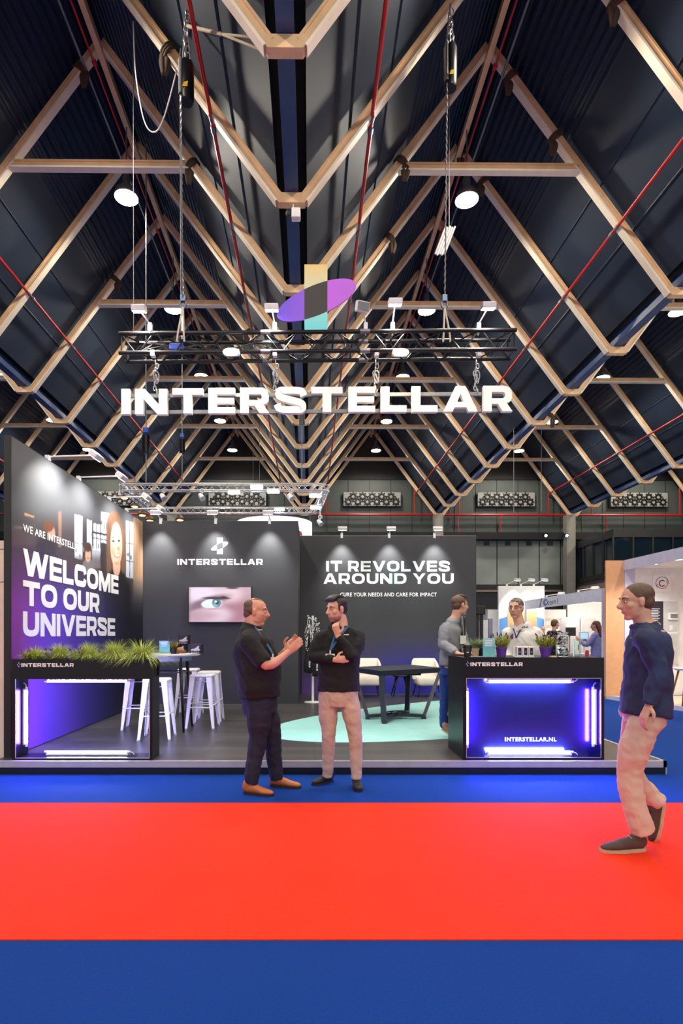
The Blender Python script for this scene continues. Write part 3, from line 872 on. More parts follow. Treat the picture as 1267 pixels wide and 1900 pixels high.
# --- back wall with the logo (front of the store room)
w1 = thing('stand_wall', 'dark back wall section carrying the logo and the screen', 'wall', (-1.785, YB1, ZP), 0, 'stand walls')
mb = MB(); mb.box((XL, YB1, ZP), (-.316, YB1 + .06, ZT)); mb.box((-.376, YB1 + .06, ZP), (-.316, YB2, ZT)); mb.build('panel', BOOTHBLACK, w1)
mb = MB(); mb.box((XL, YB1 - .004, ZT), (-.314, YB1 + .064, ZT + .008)); mb.build('edge_trim', mat('dark_edge', (70, 70, 74), .4, .5), w1)
FB1 = facing(YB1 - .001)
mb = MB(); wide_text(mb, 'INTERSTELLAR', PX(329, YB1), PX(487.6, YB1), PZ(1048, YB1), PZ(1037.2, YB1), FB1, v=.30, h=.235); mb.build('lettering', PRINTWHITE, w1)
def logo_parts(parent, cx0, cx1, cz0, cz1, ecx, ecz, ea, eb, rot, place, thick, mbar, mleft, mright, mdark):
    """upright bar crossed by a tilted ellipse whose overlap is dark"""
    N = 64; E = [(ecx + ea * math.cos(2 * PI * i / N) * math.cos(rot) - eb * math.sin(2 * PI * i / N) * math.sin(rot), ecz + ea * math.cos(2 * PI * i / N) * math.sin(rot) + eb * math.sin(2 * PI * i / N) * math.cos(rot)) for i in range(N)]
    def clip(poly, xa, sgn):
        out = []
        for i in range(len(poly)):
            p, q = poly[i], poly[(i + 1) % len(poly)]
            ip, iq = (p[0] - xa) * sgn >= 0, (q[0] - xa) * sgn >= 0
            if ip: out.append(p)
            if ip != iq:
                t = (xa - p[0]) / (q[0] - p[0]); out.append((xa, p[1] + (q[1] - p[1]) * t))
        return out
    mid = clip(clip(E, cx0, 1), cx1, -1)
    lft = clip(E, cx0, -1); rgt = clip(E, cx1, 1)
    top = sorted([p for p in mid if True], key=lambda p: p[0])
    def bound(x, up):
        zs = []
        for i in range(N):
            p, q = E[i], E[(i + 1) % N]
            if (p[0] - x) * (q[0] - x) <= 0 and abs(p[0] - q[0]) > 1e-9: zs.append(p[1] + (q[1] - p[1]) * (x - p[0]) / (q[0] - p[0]))
        return max(zs) if up else min(zs)
    xs = [cx0 + (cx1 - cx0) * i / 8 for i in range(9)]
    mb = MB()
    mb.poly([[(x, bound(x, True)) for x in xs] + [(cx1, cz1), (cx0, cz1)]], place, 0, thick)
    mb.build('upper_bar', mbar, parent); mb = MB()
    mb.poly([[(cx0, cz0), (cx1, cz0)] + [(x, bound(x, False)) for x in xs[::-1]]], place, 0, thick)
    mb.build('lower_bar', mbar, parent)
    mb = MB(); mb.poly([lft], place, 0, thick); mb.build('ellipse_half', mleft, parent)
    mb = MB(); mb.poly([rgt], place, 0, thick); mb.build('ellipse_half', mright, parent)
    if mdark:
        mb = MB(); mb.poly([mid], place, 0, thick); mb.build('overlap', mdark, parent)
lg = thing('wall_logo', 'small white logo of a bar crossed by a tilted ellipse on the dark back wall', 'logo', (PX(408, YB1), YB1, PZ(1028, YB1)))
lg.location.y = YB1 - .003
logo_parts(lg, PX(402.5, YB1), PX(413.4, YB1), PZ(1028, YB1), PZ(998, YB1), PX(407.5, YB1), PZ(1013.5, YB1), .175, .052, .42, facing(YB1 - .001), .004, PRINTWHITE, mat('lilac_print', (170, 165, 235), .5), PRINTWHITE, mat('dark_print', (60, 60, 66), .5))

# --- right back wall with the slogan
w2 = thing('stand_wall', 'dark back wall section at the right with the slogan IT REVOLVES AROUND YOU', 'wall', (1.63, YB2, ZP), 0, 'stand walls')
mb = MB(); mb.box((-.376, YB2, ZP), (3.574, YB2 + .06, 3.63)); mb.build('panel', BOOTHBLACK, w2)
mb = MB(); mb.box((-.316, YB2 - .004, 3.63), (3.576, YB2 + .064, 3.638)); mb.build('edge_trim', mat('pale_edge', (150, 148, 150), .4, .5), w2)
FB2 = facing(YB2 - .0025)
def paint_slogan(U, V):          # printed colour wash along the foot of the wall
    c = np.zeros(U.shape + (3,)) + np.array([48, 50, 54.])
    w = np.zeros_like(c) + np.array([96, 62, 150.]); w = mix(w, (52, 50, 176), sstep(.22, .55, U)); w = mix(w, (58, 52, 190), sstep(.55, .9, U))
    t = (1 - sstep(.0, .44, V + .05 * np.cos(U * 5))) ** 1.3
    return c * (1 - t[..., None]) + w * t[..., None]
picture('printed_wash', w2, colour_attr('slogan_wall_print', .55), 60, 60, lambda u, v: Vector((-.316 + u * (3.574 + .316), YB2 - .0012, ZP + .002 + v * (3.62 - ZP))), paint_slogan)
x0, x1 = PX(600, YB2), PX(842, YB2)
SLOGAN = gradient('slogan_print', 0, [(x0 - 1.63, (242, 244, 246)), (x0 - 1.63 + .3 * (x1 - x0), (236, 244, 246)), (x0 - 1.63 + .55 * (x1 - x0), (176, 232, 226)), (x0 - 1.63 + .8 * (x1 - x0), (240, 246, 248)), (x1 - 1.63, (244, 244, 246))])
mb = MB(); wide_text(mb, 'IT REVOLVES', PX(605, YB2), PX(835, YB2), PZ(1060.4, YB2), PZ(1041, YB2), FB2, v=.285, h=.22); mb.build('lettering', SLOGAN, w2)
mb = MB(); wide_text(mb, 'AROUND YOU', PX(600, YB2), PX(841.6, YB2), PZ(1083.2, YB2), PZ(1064, YB2), FB2, v=.285, h=.22); mb.build('lettering', SLOGAN, w2)
mb = MB(); plain_text(mb, 'CURE YOUR NEEDS AND CARE FOR IMPACT', PX(631, YB2), PX(810, YB2), PZ(1106.8, YB2), PZ(1099.6, YB2), FB2, .012, .003, 1.08); mb.build('lettering', PRINTWHITE, w2)
mb = MB(); mb.box((-.315, YB2 - .06, ZP), (-.29, YB2, 1.32)); mb.build('socket_strip', BLACK, w2)

# --- screen
tv = thing('wall_screen', 'flat screen on the dark back wall showing a close-up of an eye', 'screen', (PX(408, 10.66), 10.66, PZ(1156, 10.66)))
ax, bx, az, bz = PX(348.6, 10.66), PX(467.3, 10.66), PZ(1156, 10.66), PZ(1087.8, 10.66)
mb = MB(); mb.rbox((ax, 10.66, az), (bx, 10.715, bz), .006); mb.build('casing', BLACK, tv)
mb = MB(); mb.box((ax + .3, 10.7, az + .2), (bx - .3, YB1, bz - .2)); mb.build('bracket', BLACKMETAL, tv)
def paint_eye(U, V):
    x = U * 1.74; y = 1 - V
    c = np.zeros(U.shape + (3,)) + np.array([188, 160, 176.])
    c = mix(c, (222, 206, 224), m_ell(x, y, .35, .18, .5, .25, .6)); c = mix(c, (150, 96, 112), m_ell(x, y, 1.38, .62, .4, .5, .6) * .8)
    c = mix(c, (214, 190, 206), m_ell(x, y, .75, .78, .45, .2, .6) * .9); c = mix(c, (236, 214, 220), m_ell(x, y, 1.2, .22, .35, .22, .7) * .7)
    c = mix(c, (170, 128, 140), m_ell(x, y, .3, .82, .5, .14, .6) * .6); c = mix(c, (110, 76, 92), m_rect(x, y, 0, .04, 0, 1, .04) * .5)
    # socket shade, eyeball, iris, lid line
    c = mix(c, (112, 80, 96), m_ell(x, y, .55, .42, .55, .13, .5, -.28) * .85)
    c = mix(c, (122, 96, 110), m_ell(x, y, .2, .56, .3, .07, .6, -.5) * .7)
    c = mix(c, (226, 236, 250), m_ell(x, y, .65, .47, .30, .135, .15, -.1)); c = mix(c, (196, 214, 236), m_ell(x, y, .52, .52, .14, .08, .5) * .6)
    c = mix(c, (74, 122, 138), m_ell(x, y, .775, .445, .125, .135, .1)); c = mix(c, (138, 180, 190), m_ell(x, y, .75, .50, .07, .07, .4) * .8)
    c = mix(c, (20, 30, 38), m_ell(x, y, .785, .44, .05, .055, .2)); c = mix(c, (246, 252, 255), m_ell(x, y, .755, .415, .035, .03, .3))
    c = mix(c, (216, 150, 156), m_ell(x, y, .93, .46, .035, .05, .4))
    c = mix(c, (52, 34, 46), m_ell(x, y, .78, .315, .36, .035, .4, .02)); c = mix(c, (40, 26, 36), m_ell(x, y, 1.0, .285, .1, .02, .4, .18))
    c = mix(c, (190, 140, 150), m_ell(x, y, .68, .625, .3, .03, .6, -.06) * .7)
    c = mix(c, (70, 46, 52), m_ell(x, y, 1.22, .02, .16, .03, .5))
    return c
picture('display', tv, colour_attr('screen_picture', .3, 1.25), 160, 92, lambda u, v: Vector((ax + .018 + u * (bx - ax - .036), 10.6585, az + .022 + v * (bz - az - .04))), paint_eye)

# --- wall spotlights on arms
SPOTGLOW = emit('spot_lens_glow', (255, 250, 240), 9)
def arm_spot(base, head, target, label, group, power=SPOT_W, ang=66):
    base, head = Vector(base), Vector(head)
    r = thing('arm_spotlight', label, 'spotlight', base, 0, group)
    mb = MB(); mb.cbox(base + Vector((0, 0, .01)), (.05, .05, .11)); mb.build('clamp', WHITEMETAL, r)
    mb = MB(); mb.tube([base + Vector((0, 0, .05)), head + Vector((0, 0, .02))], .010, 8); mb.build('arm', WHITEMETAL, r)
    d = (head - base); d.z = 0; d.normalize(); s = d.cross(Vector((0, 0, 1)))
    T = (Vector(target) - head).normalized()
    mb = MB(); q = T.to_track_quat('Z', 'Y').to_matrix().to_4x4()
    M = Matrix.Translation(head) @ q
    mb.rbox((-.10, -.055, -.05), (.10, .055, .02), .015, 2, M); mb.build('lamp_head', WHITEMETAL, r)
    mb = MB(); mb.box((-.085, -.042, .019), (.085, .042, .024), M); mb.build('lens', SPOTGLOW, r)
    add_light('SPOT', 'spot_light', r, head + T * .05, power, (1.0, .97, .93), target=target, size=.05, angle=math.radians(ang), blend=.9)
    return r
for px, nm in ((298, 'leftmost'), (400, 'middle'), (500, 'rightmost')):
    x = PX(px, YB1); arm_spot((x, YB1 + .02, ZT), (x, YB1 - .34, ZT + .09), (x, YB1, 2.75), 'white spotlight on top of the logo wall, %s of its three' % nm, 'spotlights on the logo wall')
for px, nm in ((634, 'leftmost'), (722, 'middle'), (806, 'rightmost')):
    x = PX(px, YB2); arm_spot((x, YB2 + .02, 3.63), (x, YB2 - .34, 3.72), (x, YB2, 2.8), 'white spotlight on top of the slogan wall, %s of its three' % nm, 'spotlights on the slogan wall')
for px, pw_, nm in ((93, .9, 'nearest the camera'), (150, .65, 'second from the front'), (206, .42, 'third from the front'), (238, .35, 'nearest the corner')):
    Y = YL(px); arm_spot((XL - .03, Y, ZT), (XL + .56, Y, ZT + .05), (XL, Y + .05, 3.0), 'white arm spotlight on the left wall, %s' % nm, 'spotlights on the left wall', power=SPOT_W * pw_, ang=110)

# --- fluorescent tubes
TUBE = emit('tube_glow', (158, 168, 255), TUBE_E)
TUBEP = emit('violet_tube_glow', (122, 74, 255), TUBE_E * 1.7)
def tube_lamp(p, q, label, group, m, back):
    p, q = Vector(p), Vector(q); d = (q - p).normalized(); bk = Vector(back)
    r = thing('tube_lamp', label, 'tube lamp', (p + q) / 2, 0, group)
    mb = MB(); mb.tube([p, q], .0125, 12); mb.build('tube', m, r, smooth=True)
    mb = MB(); mb.bar(p + bk * .024 - d * .01, q + bk * .024 + d * .01, .03, .018, bk); mb.build('batten', WHITEMETAL, r)
    mb = MB()
    for c, s in ((p, -1), (q, 1)): mb.tube([c - d * s * .005, c + d * s * .03], .0145, 10)
    mb.build('end_cap', WHITEMETAL, r)
    mb = MB(); mb.tube([q + d * .03, q + d * .06 + bk * .01, q + d * .075 + bk * .03], .005, 6, smooth=3); mb.build('lead', WHITEMETAL, r)
    return r

# --- planter counter at the left
YC = 5.95
COUNTERB = mat('counter_black', (10, 12, 20), 0.34, var=0.05, spec=0.3)
c1 = thing('planter_counter', 'open black counter frame at the left topped by a row of grasses', 'counter', (-2.44, YC + .13, ZP))
xa, xb, za, zb = -3.175, -1.70, ZP, 1.19
yb = YC + .262
oa, ob, oz0, oz1 = PX(29, YC), PX(277.3, YC), PZ(1406.5, YC), PZ(1260, YC)
mb = MB(); mb.box((xa, YC, oz1), (xb, YC + .02, zb)); mb.box((xa, yb - .02, oz1), (xb, yb, zb)); mb.box((xa, YC + .02, oz1), (xb, yb - .02, oz1 + .02)); mb.build('planter_box', COUNTERB, c1)
mb = MB(); mb.box((xa + .02, YC + .02, oz1 + .02), (xb - .02, yb - .02, zb - .05)); mb.build('soil', mat('dark_soil', (38, 28, 22), .95, bump=.6), c1)
mb = MB(); mb.box((xa, YC, za), (oa, yb, oz1)); mb.build('side_panel', COUNTERB, c1)
mb = MB(); mb.box((ob, YC, za), (xb, yb, oz1)); mb.build('side_panel', COUNTERB, c1)
mb = MB(); mb.box((oa, YC, za), (ob, yb, oz0)); mb.build('base_rail', COUNTERB, c1)
mb = MB()
for a, b in (((oa, YC - .002, oz0), (ob, YC - .002, oz0)), ((ob, YC - .002, oz0), (ob, YC - .002, oz1)), ((oa, YC - .002, oz0), (oa, YC - .002, oz1))): mb.bar(a, b, .006, .006)
mb.build('edge_strip', ALU, c1)
FC = facing(YC - .0005)
mb = MB(); wide_text(mb, 'INTERSTELLAR', PX(39.8, YC), PX(136.8, YC), PZ(1237.2, YC), PZ(1230.4, YC), FC); mb.build('lettering', PRINTWHITE, c1)
def mini_logo(parent, px, py):
    mb = MB(); x = PX(px, YC); z = PZ(py, YC)
    for dx, dz, rr in ((0, .02, .006), (0, -.016, .008), (-.012, .0, .007), (.012, .006, .006)): mb.poly([[(x + dx + rr * math.cos(t * PI / 4), z + dz + rr * math.sin(t * PI / 4)) for t in range(8)]], FC, 0, .002)
    mb.build('small_logo', gradient('mini_logo_print_%d' % px, 2, [(z - .03 - ZP, (90, 200, 220)), (z - ZP, (170, 130, 230)), (z + .03 - ZP, (240, 220, 220))]), parent)
mini_logo(c1, 35, 1233.8)
tube_lamp((PX(88, 6.06), 6.06, oz1 - .03), (PX(236, 6.06), 6.06, oz1 - .03), 'glowing tube under the planter box of the left counter', 'tubes in the left counter', TUBE, (0, 0, 1))
tube_lamp((PX(88, 6.06), 6.06, oz0 + .042), (PX(236, 6.06), 6.06, oz0 + .042), 'glowing tube along the bottom of the left counter', 'tubes in the left counter', TUBE, (0, 0, -1))
tube_lamp((oa + .042, 6.09, PZ(1380, 6.09)), (oa + .042, 6.09, PZ(1280, 6.09)), 'upright glowing tube inside the left end of the left counter', 'tubes in the left counter', TUBEP, (-1, 0, 0))

# --- light box counter at the right
c2 = thing('reception_counter', 'black reception counter at the right with a glowing blue front niche', 'counter', (2.29, YC + .33, ZP))
xa, xb, zb, yb = 1.552, 3.03, 1.207, 6.61
oa, ob, oz0, oz1 = PX(865.3, YC), PX(1114.6, YC), PZ(1405.5, YC), PZ(1258.5, YC)
YN = 6.10
mb = MB(); mb.box((xa, YC, zb - .025), (xb, yb, zb)); mb.build('worktop', COUNTERB, c2)
mb = MB(); mb.box((xa, YC, oz1), (xb, YC + .018, zb - .025)); mb.box((xa, YC, ZP), (oa, YC + .018, oz1)); mb.box((ob, YC, ZP), (xb, YC + .018, oz1)); mb.box((oa, YC, ZP), (ob, YC + .018, oz0))
mb.build('front_frame', COUNTERB, c2)
mb = MB(); mb.box((xa, YC + .018, ZP), (xa + .018, yb, zb - .025)); mb.build('side_panel', COUNTERB, c2)
mb = MB(); mb.box((xb - .018, YC + .018, ZP), (xb, yb, zb - .025)); mb.build('side_panel', COUNTERB, c2)
mb = MB(); mb.box((oa - .01, YN, oz0 - .01), (ob + .01, YN + .018, oz1 + .01)); mb.build('niche_back', GLOSSBLACK, c2)
mb = MB()
mb.box((oa - .012, YC + .018, oz0 - .012), (oa, YN, oz1 + .012)); mb.box((ob, YC + .018, oz0 - .012), (ob + .012, YN, oz1 + .012))
mb.box((oa, YC + .018, oz0 - .012), (ob, YN, oz0)); mb.box((oa, YC + .018, oz1), (ob, YN, oz1 + .012)); mb.build('niche_lining', GLOSSBLACK, c2)
mb = MB(); mb.box((xa + .018, yb - .018, ZP), (xb - .018, yb, zb - .025)); mb.build('rear_panel', COUNTERB, c2)
mb = MB()
for a, b in (((oa, oz0), (ob, oz0)), ((ob, oz0), (ob, oz1)), ((oa, oz1), (ob, oz1)), ((oa, oz0), (oa, oz1))): mb.bar((a[0], YC - .002, a[1]), (b[0], YC - .002, b[1]), .005, .005)
mb.build('edge_strip', ALU, c2)
mb = MB(); wide_text(mb, 'INTERSTELLAR', PX(872.6, YC), PX(969.5, YC), PZ(1236, YC), PZ(1229, YC), FC); mb.build('lettering', PRINTWHITE, c2)
mini_logo(c2, 867.5, 1232)
mb = MB(); plain_text(mb, 'INTERSTELLAR.NL', PX(936.7, YN), PX(1032, YN), PZ(1375.3, YN), PZ(1368, YN), facing(YN - .0005), .018, .002, 1.12); mb.build('lettering', PRINTWHITE, c2)
tube_lamp((PX(906, 6.02), 6.02, oz1 - .04), (PX(1058, 6.02), 6.02, oz1 - .04), 'glowing tube along the top of the right counter niche', 'tubes in the right counter', TUBE, (0, 0, 1))
tube_lamp((PX(906, 6.02), 6.02, oz0 + .042), (PX(1058, 6.02), 6.02, oz0 + .042), 'glowing tube along the bottom of the right counter niche', 'tubes in the right counter', TUBE, (0, 0, -1))
tube_lamp((oa + .02, 6.0, PZ(1382, 6.0)), (oa + .02, 6.0, PZ(1282, 6.0)), 'upright violet tube in the left end of the right counter niche', 'tubes in the right counter', TUBEP, (-1, 0, 0))
tube_lamp((ob - .042, 6.03, PZ(1380, 6.03)), (ob - .042, 6.03, PZ(1280, 6.03)), 'upright tube in the right end of the right counter niche', 'tubes in the right counter', TUBEP, (1, 0, 0))
# ---------------------------------------------------------------- furniture and small things on the stand
def make_stool():
    r = thing('bar_stool', 'white metal bar stool', 'stool', (0, 0, 0), 0, 'white bar stools')
    H = .76; t = .15; b = .205
    mb = MB()
    mb.rbox((-t - .01, -t - .01, H - .045), (t + .01, t + .01, H), .03, 3)
    mb.build('seat', WHITEMETAL, r, smooth=False)
    for sx in (-1, 1):
        for sy in (-1, 1):
            mb = MB(); p = Vector((sx * t, sy * t, H - .03)); q = Vector((sx * b, sy * b, 0.0))
            for ax_ in ((1, 0, 0), (0, 1, 0)):         # folded sheet leg, wide at the top
                A = Vector(ax_); s = -sx if ax_[0] else -sy
                o_ = Vector((0, 1, 0)) if ax_[0] else Vector((1, 0, 0)); so = -sy if ax_[0] else -sx
                w0, w1 = .075, .032; th = .006
                v = [p, p + A * s * w0, q + A * s * w1, q]
                fr = [mb.bm.verts.new(x) for x in v]; bk = [mb.bm.verts.new(x + o_ * so * th) for x in v]
                mb.face(fr); mb.face(bk[::-1])
                for i in range(4): mb.face([fr[i], fr[(i + 1) % 4], bk[(i + 1) % 4], bk[i]])
            lg_ = mb.build('leg', WHITEMETAL, r)
            mb = MB(); mb.cbox(q + Vector((-sx * .014, -sy * .014, .008)), (.036, .036, .018)); mb.build('foot', GREYMETAL, lg_)
    zb_ = .30; k = t + (b - t) * (1 - zb_ / H)
    for a, c in (((-k, -k), (k, -k)), ((k, -k), (k, k)), ((k, k), (-k, k)), ((-k, k), (-k, -k))):
        mb = MB(); mb.tube([(a[0] * .96, a[1] * .96, zb_ + (.03 if a[0] == c[0] else 0)), (c[0] * .96, c[1] * .96, zb_ + (.03 if a[0] == c[0] else 0))], .009, 8); mb.build('footrest', WHITEMETAL, r, smooth=True)
    mb = MB()
    for s in (-1, 1): mb.bar((-t * s, -t, H - .1), (t * s, t, H - .12), .02, .006)
    mb.build('brace', WHITEMETAL, r)
    return r
st = make_stool()
spots = [(-2.0, 7.22, .06, 'white metal bar stool nearest the camera, half behind the planter counter'),
         (-2.47, 7.97, .12, 'white metal bar stool leftmost of the group, seen through the open counter'),
         (-1.585, 8.04, -.03, 'white metal bar stool at the right front of the high table'),
         (-1.6, 8.62, .04, 'white metal bar stool just behind the right front one'),
         (-2.06, 9.3, .0, 'white metal bar stool farthest back, behind the high table legs')]
for i, (x, y, a, lab) in enumerate(spots):
    if i == 0: st.location = (x, y, ZP); st.rotation_euler.z = a; st['label'] = lab
    else: copy_tree(st, (x, y, ZP), a, lab)

# high table
TABLETOP = mat('pale_tabletop', (205, 204, 200), .35)
ht = thing('high_table', 'high round table with a pale top and tapering dark legs', 'table', (-2.02, 7.88, ZP))
ZH = 1.185
mb = MB(); mb.lathe([(0, ZH - .03), (.40, ZH - .03), (.43, ZH - .018), (.43, ZH - .004), (.425, ZH), (0, ZH)], (-2.02, 7.88, 0), 48); smooth_by_angle(mb.build('table_top', TABLETOP, ht))
mb = MB(); mb.lathe([(.0, ZH - .10), (.30, ZH - .10), (.31, ZH - .03), (0, ZH - .03)], (-2.02, 7.88, 0), 32); mb.build('apron', mat('blue_grey_apron', (120, 140, 168), .4), ht)
for sx in (-1, 1):
    for sy in (-1, 1):
        mb = MB(); mb.tube([(-2.02 + sx * .2, 7.88 + sy * .2, ZH - .05), (-2.02 + sx * .262, 7.88 + sy * .262, ZP)], [.026, .014], 10); mb.build('leg', BLACKMETAL, ht, smooth=True)
mb = MB()
for s in (-1, 1):
    mb.tube([(-2.02 - .215, 7.88 + s * .215, ZH - .25), (-2.02 + .215, 7.88 + s * .215, ZH - .25)], .008, 6); mb.tube([(-2.02 + s * .215, 7.88 - .215, ZH - .25), (-2.02 + s * .215, 7.88 + .215, ZH - .25)], .008, 6)
mb.build('stretcher', BLACKMETAL, ht)

# things on the high table
FLY = gradient('flyer_print', 2, [(0, (120, 205, 200)), (.1, (96, 180, 196)), (.2, (150, 210, 214))])
def flyer_stand(px0, px1, py0, py1, Y, zbase, label, m=FLY):
    x0, x1 = PX(px0, Y), PX(px1, Y); z1 = PZ(py0, Y)
    r = thing('flyer_stand', label, 'flyer', ((x0 + x1) / 2, Y, zbase))
    mb = MB(); mb.box((x0, Y, zbase + .004), (x1, Y + .006, z1)); mb.build('flyer', m, r)
    mb = MB(); mb.box((x0, Y - .02, zbase), (x1, Y + .03, zbase + .004)); mb.box((x0, Y + .006, zbase), (x1, Y + .009, z1)); mb.build('holder', glass('acrylic', (235, 245, 245)), r)
    mb = MB(); w = x1 - x0; h = z1 - zbase
    for j in range(4): mb.box((x0 + w * .16, Y - .001, zbase + h * (.86 - .09 * j)), (x1 - w * (.2 + .06 * (j % 2)), Y + .001, zbase + h * (.895 - .09 * j)))
    mb.build('print_lines', PRINTWHITE, r)
    return r
flyer_stand(295.6, 314.7, 1189, 1213.5, 7.68, ZH, 'small teal flyer in a stand on the high table')
BOXP = mat('dark_violet_box', (30, 22, 46), .4); CARD = mat('brown_card', (120, 80, 50), .7)
SHOEP = mat('pale_lilac_print', (206, 196, 222), .5); ORNG = mat('orange_print', (206, 140, 60), .5)
def shoe_box(x, y, z, sx, sy, sz, label, front=None):
    r = thing('gift_box', label, 'box', (x, y, z), 0, 'boxes on the high table')
    mb = MB(); mb.rbox((x - sx / 2, y, z), (x + sx / 2, y + sy, z + sz), .004, 1); mb.build('carton', BOXP, r)
    mb = MB(); mb.box((x - sx / 2 - .002, y - .002, z + sz * .82), (x + sx / 2 + .002, y + sy + .002, z + sz + .003)); mb.build('lid', BOXP, r)
    mb = MB(); o_ = [(-.42, .34), (-.30, .50), (-.1, .52), (.1, .66), (.28, .86), (.36, .80), (.30, .56), (.42, .44), (.42, .34), (.0, .28)]
    mb.poly([[(x + a * sx, z + b * sz) for a, b in o_]], facing(y - .0005), 0, .002)
    for j in range(5): mb.box((x - sx * .38 + j * sx * .15, y - .002, z + sz * .10), (x - sx * .27 + j * sx * .15, y, z + sz * .2))
    mb.build('shoe_picture', SHOEP, r)
    return r
shoe_box(PX(362, 7.85), 7.85, ZH, .155, .2, .125, 'dark violet box with a pale shoe picture at the right end of the high table')
shoe_box(PX(334.5, 7.95), 7.95, ZH, .13, .2, .12, 'dark violet box standing behind the small brown tray')
shoe_box(PX(339.5, 7.99), 7.99, ZH + .124, .15, .14, .13, 'dark violet box on top of the pair on the high table')
r = thing('card_tray', 'small brown card tray on the high table before the violet boxes', 'tray', (PX(335, 7.7), 7.7, ZH))
mb = MB(); x = PX(335, 7.7); mb.box((x - .056, 7.7, ZH), (x + .056, 7.8, ZH + .05)); mb.build('tray', CARD, r)
mb = MB(); mb.tube([(x - .05, 7.73, ZH + .065), (x, 7.725, ZH + .075), (x + .02, 7.73, ZH + .065)], .016, 8, smooth=2); mb.build('snack', ORNG, r)
for j, (x, y, a, nm) in enumerate(((-2.03, 7.56, .2, 'lying before the teal flyer'), (-1.72, 7.72, -.3, 'lying at the front right of the high table'))):
    M = Matrix.Translation((x, y, ZH)) @ Matrix.Rotation(a, 4, 'Z')
    mb = MB(); mb.box((-.1, -.07, 0.0005), (.1, .07, .006), M); tag(mb.build('leaflet', PRINTWHITE), 'white leaflet %s' % nm, 'leaflet', 'leaflets')

# plants
GRASS = mat('grass_green', (184, 198, 100), .6, var=.3, scale=9); GRASSD = mat('grey_green_grass', (146, 166, 116), .6, var=.25, scale=9)
LEAF = mat('lavender_leaf', (158, 172, 78), .6, var=.3, scale=14); LAV = mat('lavender_bloom', (104, 62, 112), .7, var=.2); STEM = mat('green_stem', (86, 112, 56), .6)
def blades(mb, c, n, L, spread, rnd, w=.005, droop=.6, seg=5):
    for _ in range(n):
        a = rnd.uniform(0, 2 * PI); rr = rnd.uniform(0, .03); l = L * rnd.uniform(.6, 1.1); s = spread * rnd.uniform(.2, 1.0)
        d = Vector((math.cos(a), math.sin(a), 0)); p = Vector(c) + d * rr; t = Vector((-d.y, d.x, 0))
        prev = None
        for i in range(seg + 1):
            f = i / seg
            q = p + d * (s * l * (f ** 1.5) * 1.1) + Vector((0, 0, l * (f - droop * s * f ** 2.4)))
            ww = w * (1 - f) ** .6 if i < seg else .0004
            a1, a2 = mb.bm.verts.new(q - t * ww / 2), mb.bm.verts.new(q + t * ww / 2)
            if prev: mb.face([prev[0], prev[1], a2, a1])
            prev = (a1, a2)
def grass_plant(x, y, z, L, seed, label, group, n=420, spread=.95, m=None, loc=None):
    rnd = random.Random(seed)
    mb = MB(); blades(mb, (x, y, z), n, L, spread, rnd, .006, .55 + .25 * spread)
    o = thing('ornamental_grass', label, 'plant', (x, y, z), 0, group)
    mb.build('foliage', m or GRASS, o, recalc=False)
    return o
def lavender(mbs, x, y, z, h, n, seed, spread=.08):
    ml, mbl = mbs; rnd = random.Random(seed)
    for _ in range(n):
        a = rnd.uniform(0, 2 * PI); rr = spread * math.sqrt(rnd.uniform(0, 1)); l = h * rnd.uniform(.55, 1.0)
        p = Vector((x + .3 * rr * math.cos(a), y + .3 * rr * math.sin(a), z)); q = Vector((x + rr * math.cos(a), y + rr * math.sin(a), z + l))
        ml.tube([p, (p + q) / 2 + Vector((rr * .1 * math.cos(a), rr * .1 * math.sin(a), 0)), q], .0018, 4)
        for k in range(13):
            f = rnd.uniform(.15, .95); c = p.lerp(q, f); b = rnd.uniform(0, 2 * PI); e = c + Vector((math.cos(b) * .028, math.sin(b) * .028, .02))
            t = Vector((-math.sin(b), math.cos(b), 0)) * .004
            ml.face([ml.bm.verts.new(c), ml.bm.verts.new((c + e) / 2 + t), ml.bm.verts.new(e), ml.bm.verts.new((c + e) / 2 - t)])
        if rnd.random() < .28:
            d = (q - p).normalized(); mbl.append((q, d))
def add_blooms(lst, o):
    for q, d in lst:
        mb = MB(); mb.tube([q, q + d * .012, q + d * .03, q + d * .042], [.003, .0075, .006, .001], 6); mb.build('bloom', LAV, o)
zs = 1.135
for j, (px, L, nm) in enumerate(((66, .22, 'leftmost of the grasses on the planter counter'), (112, .27, 'second grass from the left on the planter counter'), (165, .29, 'middle grass on the planter counter'), (214, .32, 'second grass from the right on the planter counter'), (264, .36, 'rightmost grass, spilling over the end of the planter counter'))):
    grass_plant(PX(px, 6.07), 6.07, zs, L, 20 + j, 'green ornamental grass, ' + nm, 'grasses on the planter counter', 900, (.85, .9, 1.0, 1.1, 1.25)[j])
for j, (px, nm) in enumerate(((52, 'at the left end of the planter counter'), (92, 'between the first and second grass of the planter'), (140, 'between the second and middle grass of the planter'), (190, 'right of the middle grass of the planter'), (240, 'beside the rightmost grass of the planter'))):
    x = PX(px, 6.03); o = thing('lavender_plant', 'small lavender with purple blooms %s' % nm, 'plant', (x, 6.03, zs), 0, 'lavenders on the planter counter')
    ml, mbl = MB(), []; lavender((ml, mbl), x, 6.03, zs, .15, 34, 40 + j, .09)
    ml.build('foliage', LEAF, o, recalc=False); add_blooms(mbl, o)
